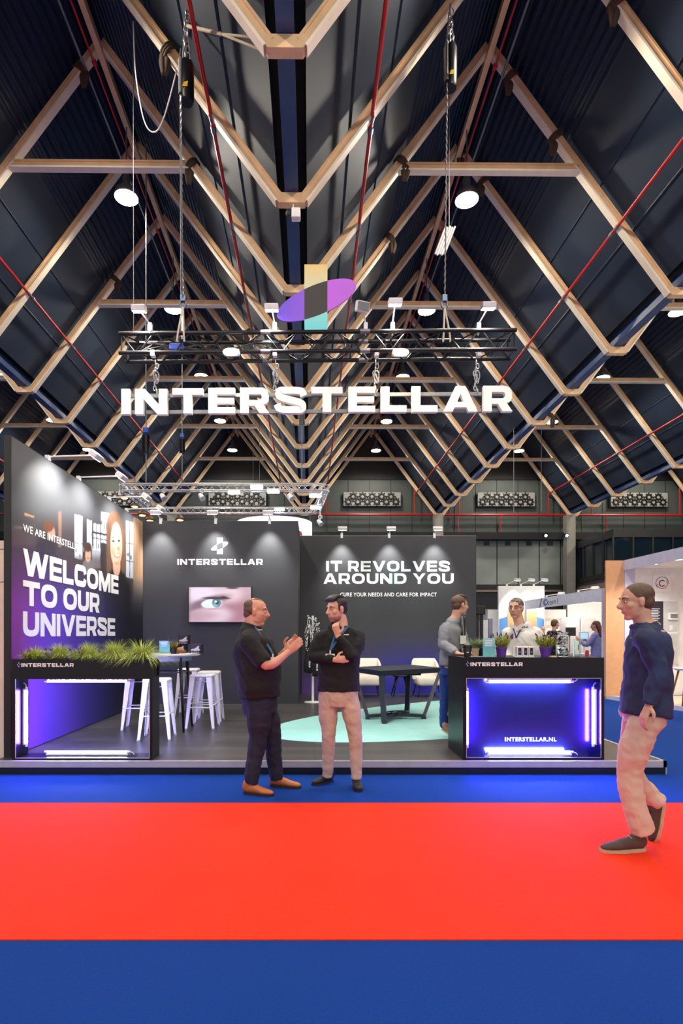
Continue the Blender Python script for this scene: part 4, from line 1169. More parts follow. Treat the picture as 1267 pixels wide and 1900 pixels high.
def pot_plant(x, y, z, rad, h, m, seed, label, kind='lavender', ph=.15, n=60, spread=.10, group=None):
    r = thing('potted_plant', label, 'potted plant', (x, y, z), 0, group)
    mb = MB(); mb.lathe([(0, 0), (rad * .78, 0), (rad * .98, h * .84), (rad * 1.06, h * .84), (rad * 1.08, h), (rad * .98, h), (rad * .95, h * .88), (0, h * .88)], (x, y, z), 24); smooth_by_angle(mb.build('pot', m, r))
    ml, mbl = MB(), []
    if kind == 'lavender':
        lavender((ml, mbl), x, y, z + h * .85, ph, n, seed, spread); ml.build('foliage', LEAF, r, recalc=False); add_blooms(mbl, r)
    else:
        blades(ml, (x, y, z + h * .85), n, ph, 1.0, random.Random(seed), .005, .6); ml.build('foliage', GRASSD, r, recalc=False)
    return r
PURPLE = mat('purple_pot', (98, 52, 158), .45)
pot_plant(PX(322, 7.72), 7.72, ZH, .045, .085, BLACK, 5, 'little lavender in a black pot on the high table', ph=.10, n=40, spread=.075)
ZC = 1.207
pot_plant(PX(930, 6.2), 6.2, ZC, .058, .105, PURPLE, 6, 'lavender in a purple pot beside the teal flyer on the counter', n=80, ph=.145, spread=.12, group='purple potted lavenders')
pot_plant(PX(1012, 6.2), 6.2, ZC, .063, .105, PURPLE, 7, 'lavender in a purple pot beside the glass jar on the counter', n=90, ph=.145, spread=.125, group='purple potted lavenders')
pot_plant(PX(882, 6.42), 6.42, ZC, .042, .085, mat('beige_pot', (222, 190, 160), .6), 8, 'grey-green grass in a beige pot at the left of the counter', 'grass', .17, 240)
pot_plant(PX(893, 6.5), 6.5, ZC, .05, .085, mat('navy_pot', (24, 32, 60), .5), 9, 'grey-green grass in a navy pot behind the teal flyer', 'grass', .15, 200)
flyer_stand(896, 918.3, 1184, 1217.5, 6.05, ZC, 'teal flyer in a stand on the reception counter')
# mug, tablet, product boxes, jar, glass block
x = PX(867, 6.1)
r = thing('travel_mug', 'black travel mug at the left end of the reception counter', 'mug', (x, 6.1, ZC))
mb = MB(); mb.lathe([(0, 0), (.034, 0), (.046, .095), (.043, .1), (.0, .1)], (x, 6.1, ZC), 24); smooth_by_angle(mb.build('cup', BLACK, r))
mb = MB(); mb.lathe([(.049, .0), (.05, .012), (.04, .03), (.0, .03)], (x, 6.1, ZC + .098), 24); smooth_by_angle(mb.build('lid', BLACKMETAL, r))
mb = MB(); mb.box((x - .02, 6.05, ZC + .048), (x + .004, 6.062, ZC + .055)); mb.build('print', PRINTWHITE, r)
x = PX(890, 6.02); mb = MB(); mb.rbox((x - .11, 5.97, ZC), (x + .09, 6.03, ZC + .012), .003, 1); tag(mb.build('leaflet_pile', GREYMETAL), 'flat grey pile of leaflets before the teal flyer on the counter', 'leaflets')
x = PX(974, 6.05)
r = thing('display_tray', 'white tray holding three small product boxes on the reception counter', 'tray', (x, 6.05, ZC))
mb = MB(); mb.box((x - .105, 6.05, ZC), (x + .1, 6.14, ZC + .008)); mb.box((x - .105, 6.13, ZC), (x + .1, 6.14, ZC + .115)); mb.build('tray', WHITE, r)
for j, nm in enumerate(('left', 'middle', 'right')):
    xx = x - .052 + j * .062
    b = thing('product_box', 'small white product box with a dark window, %s of the three in the tray' % nm, 'box', (xx, 6.06, ZC + .009), 0, 'product boxes on the counter')
    mb = MB(); mb.rbox((xx - .028, 6.06, ZC + .009), (xx + .028, 6.12, ZC + .115), .003, 1); mb.build('carton', WHITE, b)
    mb = MB(); mb.box((xx - .018, 6.0585, ZC + .022), (xx + .018, 6.061, ZC + .1)); mb.build('window', mat('navy_label', (26, 30, 62), .4), b)
    mb = MB(); mb.poly([[(xx - .012, ZC + .06), (xx, ZC + .05), (xx + .012, ZC + .06), (xx, ZC + .056)]], facing(6.058), 0, .001); mb.build('emblem', PRINTWHITE, b)
x, y = PX(1044, 6.15), 6.15
jar = thing('glass_jar', 'large clear glass jar full of wrapped sweets on the reception counter', 'jar', (x, y, ZC))
mb = MB(); mb.lathe([(0, 0), (.066, 0), (.07, .01), (.07, .205), (.055, .235), (.05, .25), (.056, .262), (.056, .268), (.048, .268), (.043, .25), (.05, .235), (.064, .203), (.064, .012), (0, .008)], (x, y, ZC), 32); smooth_by_angle(mb.build('body', glass('jar_glass', (240, 248, 248)), jar))
SWB = mat('black_wrapper', (20, 20, 24), .35); SWW = mat('white_wrapper', (235, 235, 235), .4)
rnd = random.Random(11)
for j in range(64):
    f = j // 9
    a = rnd.uniform(0, 2 * PI); rr = .046 * math.sqrt(rnd.uniform(.1, 1)); p = Vector((x + rr * math.cos(a), y + rr * math.sin(a), ZC + .026 + f * .029))
    q = Matrix.Rotation(rnd.uniform(0, PI), 3, 'Z') @ Matrix.Rotation(rnd.uniform(-.7, .7), 3, 'Y')
    mb = MB(); mb.ell(p, (.017, .009, .008), q, 6, 5)
    for s in (-1, 1): mb.tube([p + q @ Vector((s * .014, 0, 0)), p + q @ Vector((s * .021, 0, 0))], [.002, .006], 5)
    tag(mb.build('wrapped_sweet', SWW if j % 2 else SWB), ('white' if j % 2 else 'black') + ' wrapped sweet inside the glass jar', 'sweet', 'wrapped sweets in the jar')
x = PX(1071, 6.05); mb = MB(); mb.rbox((x - .034, 6.05, ZC), (x + .034, 6.09, ZC + .195), .004, 1)
tag(mb.build('glass_award', glass('block_glass', (220, 240, 235))), 'tall clear glass block at the right end of the reception counter', 'glass block')
x = PX(1027, 6.0); mb = MB(); mb.rbox((x - .03, 5.98, ZC), (x + .03, 6.05, ZC + .012), .003, 1); tag(mb.build('wooden_coaster', mat('light_wood', (214, 170, 120), .5)), 'light wooden coaster in front of the glass jar', 'coaster')
x = PX(1089, 6.3); mb = MB(); mb.lathe([(0, 0), (.02, 0), (.02, .055), (.014, .07), (0, .07)], (x, 6.3, ZC), 14); tag(mb.build('small_tin', mat('red_blue_tin', (170, 40, 60), .4, var=.4, scale=25)), 'little red tin at the right end of the counter', 'tin')

# --- meeting table
ZTB = .914
TBL = mat('dark_table', (34, 38, 50), .35)
mt = thing('meeting_table', 'dark meeting table with slanting steel legs on the teal ellipse', 'table', (1.3, 9.2, ZP))
cr = [(.962, 8.31), (2.05, 9.11), (1.685, 10.1), (.60, 9.30)]
ccx, ccy = sum(p[0] for p in cr) / 4, sum(p[1] for p in cr) / 4
mb = MB(); mb.poly([cr], lambda u, v, d: Vector((u, v, d)), ZTB - .075, ZTB); mb.build('table_top', TBL, mt)
feet = [(1.02, 8.36), (1.69, 8.83), (1.51, 9.31), (.82, 8.80)]
for (a, b) in zip(cr, feet):
    p = Vector((a[0] + (ccx - a[0]) * .06, a[1] + (ccy - a[1]) * .06, ZTB - .07)); q = Vector((b[0], b[1], ZP + .03))
    mb = MB(); mb.bar(p, q, .075, .05, (ccx - a[0], ccy - a[1], 0)); mb.box((q.x - .035, q.y - .035, ZP), (q.x + .035, q.y + .035, ZP + .05)); mb.build('leg', TBL, mt)
cx_, cy_ = sum(p[0] for p in feet) / 4, sum(p[1] for p in feet) / 4
for b in feet:
    mb = MB(); mb.bar((b[0], b[1], ZP + .05), (cx_, cy_, ZP + .075), .07, .05); mb.build('base_bar', TBL, mt)
mb = MB(); rnd = random.Random(3)
for j in range(4):
    mb.tube([(cx_ - .25 + j * .12, cy_ - .08, ZP + .085), (cx_ - .1 + j * .06, cy_ - .04 * j + .06, ZP + .10 + .03 * rnd.random()), (cx_ + .1, cy_ + .06 - .05 * j, ZP + .12), (cx_ + .2, cy_ + .08, ZP + .09)], .008, 6, smooth=4)
tag(mb.build('cable_bundle', BLACK), 'tangled black cables lying on the table base', 'cable')
mb = MB(); mb.box((1.3, 9.2, ZTB - .13), (1.72, 9.5, ZTB - .0751)); mb.build('cable_box', BLACKMETAL, mt)
# --- white upholstered chairs
CREAM = mat('cream_upholstery', (226, 218, 206), .8, bump=.15, bscale=200)
def make_chair():
    r = thing('upholstered_chair', 'cream chair', 'chair', (0, 0, 0), 0, 'cream chairs')
    mb = MB(); mb.rbox((-.25, -.27, .24), (.25, .22, .43), .07, 4); smooth_by_angle(mb.build('seat', CREAM, r), 60)
    mb = MB(); rings = []
    for i in range(21):
        t = PI * (i / 20) ; c, s = math.cos(t), math.sin(t)
        ox, oy = -.275 * math.copysign(abs(c) ** .55, c), -.02 + .29 * abs(s) ** .6
        z1 = .56 + .24 * min(1, s * 1.5) ** .8; z0 = .36
        n = Vector((ox, oy, 0)).normalized()
        col_ = []
        for z, off in ((z0, 0), (z0 + .02, .03), (z1 - .03, .03), (z1, .0), (z1 - .02, -.035), (z0 + .02, -.045)):
            col_.append(mb.bm.verts.new((ox + n.x * off, oy + n.y * off, z)))
        rings.append(col_)
    for a, b in zip(rings, rings[1:]):
        for k in range(6): mb.face([a[k], b[k], b[(k + 1) % 6], a[(k + 1) % 6]])
    mb.face(rings[0]); mb.face(rings[-1][::-1])
    smooth_by_angle(mb.build('backrest', CREAM, r), 60)
    for sx in (-1, 1):
        for sy in (-1, 1):
            mb = MB(); mb.tube([(sx * .19, sy * .18 - .02, .25), (sx * .24, sy * .24 - .02, 0)], [.016, .009], 8); mb.build('leg', BLACKMETAL, r, smooth=True)
    return r
ch = make_chair(); ch.location = (1.13, 12.06, ZP); ch['label'] = 'cream upholstered chair half hidden behind the man with his hand on his chin'
copy_tree(ch, (2.37, 12.06, ZP), .05, 'cream upholstered chair behind the right end of the meeting table')
r = thing('small_stool', 'small black stool on thin legs between the two cream chairs', 'stool', (1.83, 12.1, ZP))
mb = MB(); mb.lathe([(0, .42), (.17, .42), (.18, .435), (.17, .45), (0, .45)], (1.83, 12.1, ZP), 24); mb.build('seat', BLACKMETAL, r)
for j in range(4):
    a = PI / 4 + j * PI / 2
    mb = MB(); mb.tube([(1.83 + .12 * math.cos(a), 12.1 + .12 * math.sin(a), ZP + .425), (1.83 + .25 * math.cos(a), 12.1 + .22 * math.sin(a), ZP)], [.018, .011], 8); mb.build('leg', BLACKMETAL, r, smooth=True)
mb = MB(); mb.box((1.73, 12.02, ZP + .4505), (1.95, 12.14, ZP + .465)); tag(mb.build('paper_pile', PRINTWHITE), 'white papers lying on the small black stool', 'papers')

# --- coat stand with lanyards and bags
cx, cy = -.04, 11.0
r = thing('coat_stand', 'white coat stand with slanting pegs beside the back wall', 'coat stand', (cx, cy, ZP))
mb = MB(); mb.lathe([(0, 0), (.165, 0), (.165, .012), (.03, .022), (0, .022)], (cx, cy, ZP), 32); smooth_by_angle(mb.build('base', WHITEMETAL, r))
mb = MB(); mb.tube([(cx, cy, ZP + .02), (cx, cy, 1.81)], .023, 14); smooth_by_angle(mb.build('post', WHITEMETAL, r))
pegs = [(-.105, -.02, 1.775, .10), (.13, -.03, 1.63, .11), (-.09, -.06, 1.62, .06), (.07, -.09, 1.74, .05), (.08, .05, 1.45, .05)]
for dx, dy, z, up in pegs:
    mb = MB(); mb.tube([(cx, cy, z - up * .6), (cx + dx, cy + dy, z + up * .4)], .011, 8); mb.build('peg', WHITEMETAL, r, smooth=True)
rnd = random.Random(5)
LANY = mat('black_lanyard', (20, 20, 22), .7)
for j in range(12):
    pg = pegs[j % 4]; hx_, hz_ = cx + pg[0] * .75, pg[2] + .02
    hy_ = cy + pg[1] - .02 - .008 * j
    wd = rnd.uniform(.03, .07); ln = rnd.uniform(.36, .58); sh = rnd.uniform(-.05, .05)
    o = thing('lanyard', 'black lanyard with white print hanging in the bundle on the coat stand', 'lanyard', (hx_, hy_, hz_ - ln), 0, 'lanyards on the coat stand')
    L = [Vector((hx_, hy_, hz_ + .015)), Vector((hx_ - wd * .6, hy_ - .01, hz_ - ln * .35)), Vector((hx_ - wd + sh, hy_ - .015, hz_ - ln * .75)), Vector((hx_ + sh, hy_ - .015, hz_ - ln))]
    R_ = [Vector((hx_, hy_, hz_ + .015)), Vector((hx_ + wd * .6, hy_ - .01, hz_ - ln * .35)), Vector((hx_ + wd + sh, hy_ - .015, hz_ - ln * .75)), Vector((hx_ + sh, hy_ - .015, hz_ - ln))]
    mb, mw = MB(), MB()
    for path in (L, R_):
        q, _ = catmull(path, None, 10)
        for a, b in zip(q, q[1:]): mb.bar(a, b, .018, .002, (0, 1, 0))
        for i in range(0, len(q) - 1):
            if rnd.random() < .72: mw.bar(q[i] + Vector((0, -.0025, 0)), q[i].lerp(q[i + 1], .7) + Vector((0, -.0025, 0)), .012, .001, (0, 1, 0))
    mb.build('strap', LANY, o); mw.build('print', PRINTWHITE, o)
BAG = mat('black_cotton', (17, 17, 19), .9, bump=.2)
for j, (dx, z1, z0, w, nm) in enumerate(((-.02, 1.38, .92, .17, 'behind the hanging lanyards'), (-.045, 1.12, .72, .2, 'lower left of the coat stand'), (.10, 1.16, .66, .17, 'lower right of the coat stand'))):
    o = thing('tote_bag', 'black cotton bag with white upright lettering, ' + nm, 'bag', (cx + dx, cy - .12, z0), 0, 'black bags on the coat stand')
    mb = MB(); x = cx + dx; y = cy - .09 - .04 * j
    rr = [(w * .62, .02), (w * .85, .035), (w * 1.0, .04), (w * .95, .03), (w * .9, .01)]
    mb.tube([(x, y, z1), (x + .005, y, z1 - (z1 - z0) * .25), (x, y, z1 - (z1 - z0) * .55), (x - .004, y, z0 + .06), (x - .006, y, z0)], [(a / 2 * 1.3, b) for a, b in rr], 18, side=(1, 0, 0), smooth=3)
    b = mb.build('body', BAG, o, smooth=True)
    for v in b.data.vertices:
        p = Vector((v.co.x * 14, v.co.y * 14, v.co.z * 3 + j)); v.co.y += .018 * noise.noise(p); v.co.z += .03 * noise.noise(Vector((v.co.x * 22 + j, 0, 0))) if v.co.z < .05 else 0
    mb = MB()
    for s in (-1, 1): mb.tube([(x + s * w * .3, y - .02, z1 - .02), (x + s * w * .2, y - .02, z1 + .12), (cx + .03 * s, y + .03, z1 + .2)], .008, 6, smooth=4)
    mb.build('handle', BAG, o)
    mb = MB(); zz0, zz1 = z0 + .10, z1 - .06
    T = lambda u, v, d, x=x, y=y: Vector((x - .03 + v, y - .044 - d, u))
    wide_text(mb, 'STELLAR', zz0, min(zz1, zz0 + .26), 0, .028, lambda u, v, d, T=T: T(u, -v + .028, d), .002)
    mb.build('lettering', PRINTWHITE, o)
# ---------------------------------------------------------------- hanging sign, truss, hoists
YS = 7.19
def box_truss(parent, a, b, size, cr, br, n, m, up=(0, 0, 1)):
    """square lattice truss: four chords and a zigzag lattice on each face"""
    a, b = Vector(a), Vector(b); d = (b - a).normalized(); u = Vector(up); s = d.cross(u).normalized(); h = size / 2
    off = [s * h + u * h, s * -h + u * h, s * -h + u * -h, s * h + u * -h]
    for o in off:
        mb = MB(); mb.tube([a + o, b + o], cr, 12); smooth_by_angle(mb.build('chord', m, parent))
    L = (b - a).length
    for f in range(4):
        o1, o2 = off[f], off[(f + 1) % 4]
        mb = MB(); ph = f % 2
        for i in range(n):
            t0, t1 = (i + .08) / n, (i + .92) / n
            p, q = (o1, o2) if (i + ph) % 2 == 0 else (o2, o1)
            mb.tube([a + d * (L * t0) + p, a + d * (L * t1) + q], br, 8)
        for t in (0.006, .994): mb.tube([a + d * (L * t) + o1, a + d * (L * t) + o2], br, 8)
        smooth_by_angle(mb.build('lattice', m, parent))
A_ = P(226, 644.5, YS); B_ = P(951, 641, YS)
A_.y += .02; B_.y -= .02
tr = thing('sign_truss', 'black square lattice truss hanging above the stand', 'truss', (A_ + B_) / 2)
box_truss(tr, A_, B_, .24, .0255, .009, 22, TRUSSBLACK)
for t in (.37, .62):
    p = A_.lerp(B_, t)
    for o in ((.0, .12, .12), (0, -.12, .12), (0, .12, -.12), (0, -.12, -.12)):
        mb = MB(); mb.tube([p + Vector(o) - Vector((.06, 0, 0)), p + Vector(o) + Vector((.06, 0, 0))], .03, 10); mb.build('coupler', GREYMETAL, tr)
mb = MB(); rnd = random.Random(4)
for j in range(5):
    q = [A_.lerp(B_, .05 + .07 * k) + Vector((0, rnd.uniform(-.1, .1), rnd.uniform(-.1, .1))) for k in range(6)]
    mb.tube(q, .008, 6, smooth=4)
tag(mb.build('cable_loom', mat('grey_black_cable', (60, 60, 60), .5)), 'loose cables lying inside the left end of the sign truss', 'cable')
x = P(328, 646, YS); mb = MB(); mb.rbox(x - Vector((.09, .05, .05)), x + Vector((.09, .05, .05)), .02); tag(mb.build('cable_connector', mat('blue_plastic', (20, 70, 190), .4)), 'blue plug among the cables in the left end of the sign truss', 'connector')

# sign letters on two rails
sg = thing('hanging_sign', 'big white block letters on two grey rails hanging under the black truss', 'sign', (PX(588, YS), YS, PZ(747, YS)))
spans = [('I', 227.9, 243.5, 725, 771.5), ('N', 253, 312.5, 725, 772), ('T', 321.8, 378.2, 724, 770.5), ('E', 388, 437, 723.5, 770), ('R', 446.6, 500, 723, 769.5), ('S', 510.4, 569, 721.5, 769.5), ('T', 577.5, 635, 721.5, 768), ('E', 645.7, 695, 721, 767.5), ('L', 705.3, 752.7, 721, 767.5), ('L', 762.5, 809.8, 720.5, 767.5), ('A', 820.6, 883.7, 720, 767), ('R', 894, 947.8, 719.5, 766.5)]
for ch_, a, b, t_, b_ in spans:
    mb = MB(); wide_text(mb, ch_, PX(a, YS), PX(b, YS), PZ(b_, YS), PZ(t_, YS), facing(YS), .06); mb.build('letter', SIGNWHITE, sg)
for y0, y1 in ((735, 731), (765.5, 761.5)):
    mb = MB(); mb.bar(P(236, y0, YS + .03), P(935, y1, YS + .03), .03, .045); mb.build('rail', GREYMETAL, sg)
CHROME = mat('galvanised_chain', (190, 190, 192), .3, .8)
for px, nm in ((288, 'leftmost'), (511, 'second from the left'), (697, 'third from the left'), (884, 'rightmost')):
    zt = PZ(668, YS); zb_ = PZ(729, YS); x = PX(px, YS)
    r = thing('suspension_chain', 'short bright chain and shackle holding the sign under the truss, %s' % nm, 'chain', (x, YS, zt), 0, 'chains holding the sign')
    mb = MB(); n = 9
    for i in range(n):
        z = zt - (i + .5) * (zt - zb_) / n; w = .02 * math.sin(i * 1.7)
        mb.torus((x + w, YS + .02, z), .022, .0065, (0, 1, 0) if i % 2 else (1, 0, 0), 10, 5, (1.55, .8), xa=(0, 0, 1))
    mb.build('links', CHROME, r, smooth=True)
    mb = MB(); mb.torus((x + .01, YS + .01, zt - .2), .04, .008, (0, 1, .3), 14, 6, (1.6, .8), xa=(0, 0, 1)); mb.build('shackle', CHROME, r, smooth=True)
    mb = MB(); mb.cbox((x, YS - .1, PZ(664, YS)), (.05, .07, .07)); mb.build('clamp', WHITEMETAL, r)
# colourful logo standing on the truss
x0, x1 = PX(565, YS), PX(607, YS)
lg = thing('sign_logo', 'large flat logo of a pastel bar and tilted violet ellipse above the sign truss', 'logo', (PX(586, YS), YS - .1, PZ(621, YS)))
zb_, zt = 0, PZ(502, YS) - PZ(621, YS)
BAR = gradient('logo_bar_print', 2, [(0, (118, 226, 232)), (zt * .3, (150, 232, 226)), (zt * .6, (214, 226, 196)), (zt, (240, 208, 132))])
LEFTP = gradient('logo_left_print', 0, [(-.52, (112, 84, 232)), (-.1, (150, 96, 232))]); RIGHTP = gradient('logo_right_print', 0, [(.1, (196, 104, 236)), (.52, (190, 100, 226))])
logo_parts(lg, x0, x1, PZ(621, YS), PZ(502, YS), PX(587, YS), PZ(567, YS), .53, .185, .40, facing(YS - .1), .02, BAR, LEFTP, RIGHTP, mat('logo_overlap_print', (62, 58, 58), .6))
# floods above the truss, on arms
FLOODG = emit('flood_glow', (255, 252, 246), 12)
def flood(base, head, lit, label, group='floods on the sign truss', target=None, warm=False):
    base, head = Vector(base), Vector(head)
    r = thing('flood_light', label, 'flood light', base, 0, group)
    mb = MB(); mb.cbox(base, (.045, .06, .1)); mb.torus(base - Vector((0, 0, .06)), .03, .008, (1, 0, 0)); mb.build('clamp', WHITEMETAL, r)
    mb = MB(); mb.tube([base + Vector((0, 0, .04)), head], .009, 8); mb.build('arm', WHITEMETAL, r)
    T = (Vector(target) - head).normalized() if target is not None else Vector((0, .55, -.83)).normalized()
    M = Matrix.Translation(head) @ T.to_track_quat('Z', 'Y').to_matrix().to_4x4()
    mb = MB(); mb.rbox((-.085, -.06, -.05), (.085, .06, .02), .012, 2, M); mb.build('lamp_head', WHITEMETAL, r)
    mb = MB(); mb.box((-.075, -.05, .019), (.075, .05, .024), M); mb.build('lens', FLOODG if lit else GREYMETAL, r)
    if lit: add_light('SPOT', 'flood_beam', r, head + T * .06, FLOOD_W, (1, .96, .9) if not warm else (1, .7, .4), target=head + T * 3, size=.06, angle=math.radians(110), blend=.8)
    return r
zc = PZ(623, YS)
for bx_, hx_, hy_, lit, nm in ((283, 258, 575, True, 'leftmost above the truss'), (511, 504, 573, True, 'left of the logo above the truss'), (677, 673, 569, False, 'unlit, right of the logo above the truss'), (726, 733, 563, True, 'second from the right above the truss'), (883, 906, 570, True, 'rightmost above the truss')):
    tgt = (PX(hx_, YS - .25), YS + .35, 3.0) if lit else (2, 3.0, 4.2)
    flood((PX(bx_, YS), YS - .1, zc + .05), (PX(hx_, YS - .25), YS - .25, PZ(hy_, YS - .25)), lit, 'white flood light, ' + nm, target=tgt)
for px, py, warm, nm in ((429, 655, False, 'white glowing spot inside the left half of the sign truss'), (743, 656, True, 'warm glowing spot inside the right half of the sign truss')):
    c = P(px, py, YS - .19); r = thing('truss_spot', nm, 'spotlight', c, 0, 'spots inside the sign truss')
    mb = MB(); mb.rbox(c + Vector((-.1, -.02, 0)), c + Vector((.1, .1, .05)), .02); mb.build('lamp_head', WHITEMETAL, r)
    mb = MB(); mb.ell(c + Vector((0, -.03, 0)), (.10, .035, .045)); mb.build('lens', emit('warm_spot_glow' if warm else 'cool_spot_glow', (255, 214, 150) if warm else (255, 250, 240), 22), r, smooth=True)
    add_light('SPOT', 'spot_beam', r, c + Vector((0, -.08, -.02)), FLOOD_W * .6, (1, .75, .45) if warm else (1, .97, .92), target=c + Vector((0, 1.2, -2.2)), size=.06, angle=math.radians(120), blend=.8)
# hoists with chains
YSIGN = YS
for px, pyt, y0, y1, nm, yh in ((346, 20, 118, 190, 'left', 6.5), (835, 12, 88, 165, 'right', 7.1)):
    YS = yh; x = PX(px, YS); zt_, z0_, z1_ = PZ(pyt, YS), PZ(y0, YS), PZ(y1, YS); YH = YS; YS = YSIGN; xc = PX(340 if nm == 'left' else 824, YS)
    YS = YH
    r = thing('chain_hoist', 'black chain hoist hanging from the roof above the %s half of the sign' % nm, 'hoist', (x, YS, z1_), 0, 'chain hoists')
    mb = MB(); mb.lathe([(0, z1_), (.075, z1_), (.085, z1_ + .03), (.085, z0_ - .03), (.075, z0_), (0, z0_)], (x, YS, 0), 24); smooth_by_angle(mb.build('motor', BLACKMETAL, r))
    mb = MB(); mb.poly([[(x - .03, z1_ + .1), (x + .03, z1_ + .1), (x + .035, z1_ + .16), (x - .01, z1_ + .15)]], facing(YS - .086), 0, .004); mb.build('sticker', mat('yellow_sticker', (220, 180, 30), .5), r)
    mb = MB(); mb.tube([(x - .05, YS - .05, z1_ + .05), (x - .05, YS - .05, z0_)], .03, 8); mb.build('chain_guide', GREYMETAL, r)
    mb = MB()
    for s in (-1, 1): mb.tube([(x + s * .05, YS, z0_ - .02), (x + s * .02, YS, (z0_ + zt_) / 2), (x, YS, zt_ - .05)], .011, 6, smooth=3)
    n = 10
    for i in range(n): mb.torus((x + .02 * math.sin(i * 2), YS - .01, zt_ - (i + .5) * (zt_ - z0_) / n), .028, .008, (0, 1, 0) if i % 2 else (1, 0, 0), 10, 5, (1.5, .8), xa=(0, 0, 1))
    mb.build('upper_sling', CHROME, r, smooth=True)
    YS = YSIGN; zb2 = PZ(560, YS)
    mb = MB(); N = 60; q = []
    for i in range(N + 1):
        f = i / N; q.append(Vector((xc + (x - .05 - xc) * (1 - f) + .004 * (-1) ** i, (YH - .06) * (1 - f) + (YS - .03) * f, z1_ + (zb2 - z1_) * f + (.05 if i == 0 else 0))))
    for i in range(N): mb.bar(q[i], q[i + 1], .018 if i % 2 else .008, .008 if i % 2 else .018)
    mb.build('load_chain', CHROME, r)
    mb = MB(); mb.torus((xc, YS - .02, zb2 - .04), .045, .014, (0, 1, 0), 14, 6, (1.3, .8), xa=(0, 0, 1)); mb.cbox((xc, YS - .02, zb2 + .03), (.06, .05, .08)); mb.build('hook', mat('steel_blue_hook', (80, 96, 120), .35, .7), r)
    mb = MB()
    for s in (-1, 1): mb.tube([(xc, YS - .02, zb2 - .08), (xc + s * .035, YS - .13, PZ(626, YS)), (xc + s * .045, YS - .14, PZ(645, YS))], .012, 8, smooth=3)
    mb.build('truss_sling', mat('pale_rope', (196, 186, 168), .8), r)
# bridle ropes, power cables
ROPE = mat('pale_rope_bridle', (176, 160, 140), .8)
YS = 6.5; xl = PX(346, YS); mb = MB()
v0 = HALL @ Vector((X0 - .1, YT[0], ZV + .06))
mb.tube([(xl, YS, PZ(48, YS)), Vector((xl, YS, PZ(48, YS))).lerp(v0, .45)], .018, 8)
mb.tube([Vector((xl, YS, PZ(48, YS))).lerp(v0, .45), v0 + Vector((0, 0, .07))], .012, 8); mb.tube([Vector((xl, YS, PZ(48, YS))).lerp(v0, .45), v0 + Vector((-.05, 0, -.06))], .012, 8)
mb.tube([(xl, YS, PZ(48, YS)), (xl - .03, YS + .1, PZ(25, YS)), (xl - .06, YS + .3, deck_z(xl - .06, YS + .3) - .03)], .014, 8); YS = YSIGN
tag(mb.build('bridle', ROPE), 'rope and chain bridle holding the left hoist towards the middle valley', 'rope')
for px0, px1, Y, y0, y1, nm in ((247, 248, 8.0, -20, 640, 'beside the left hoist'), (333, 336, 7.4, 60, 625, 'just left of the left hoist chain')):
    mb = MB(); mb.tube([P(px0, y0, Y), P(px1, y1, Y)], .006, 6); tag(mb.build('hanging_cable', GREYMETAL), 'thin grey cable hanging straight down %s' % nm, 'cable')
mb = MB(); mb.tube([P(247, 40, 7.6), P(252, 140, 7.6), P(268, 225, 7.6), P(287, 245, 7.6), P(305, 215, 7.4), P(330, 120, 7.2), P(338, 70, 7.2)], .009, 6, smooth=6); tag(mb.build('hanging_cable', WHITE), 'white cable looping below the left hoist', 'cable')
# sensor box under the nearest valley plate in view, white bundle of tubes
c = HALL @ Vector((X0 + .02, YT[1] - .02, ZV - .1)); r = thing('sensor_box', 'small white sensor box hanging under the middle valley of the roof', 'sensor', c)
mb = MB(); mb.rbox(c + Vector((-.02, -.06, -.1)), c + Vector((.09, .04, .02)), .01); mb.build('casing', WHITE, r)
mb = MB(); mb.ell(c + Vector((-.06, 0, -.02)), (.035, .035, .05)); mb.build('lens_head', BLACK, r)
mb = MB(); mb.tube([c + Vector((0, 0, .02)), c + Vector((0, 0, .10))], .01, 6); mb.build('bracket', WHITEMETAL, r)
c = P(827, 446, 8.6); r = thing('tube_bundle', 'bundle of white tubes hanging beside the right hoist chain', 'tubes', c)
for j in range(5):
    mb = MB(); o = Vector((.035 * (j - 2), .02 * (j % 2), 0)); mb.tube([c + o + Vector((-.09, 0, -.21)), c + o + Vector((.07, 0, .21))], .015, 8); mb.build('tube', WHITE, r)
mb = MB(); mb.tube([c + Vector((.05, 0, .2)), (c.x + .05, c.y, deck_z(c.x + .05, c.y))], .006, 6); mb.build('cord', GREYMETAL, r)

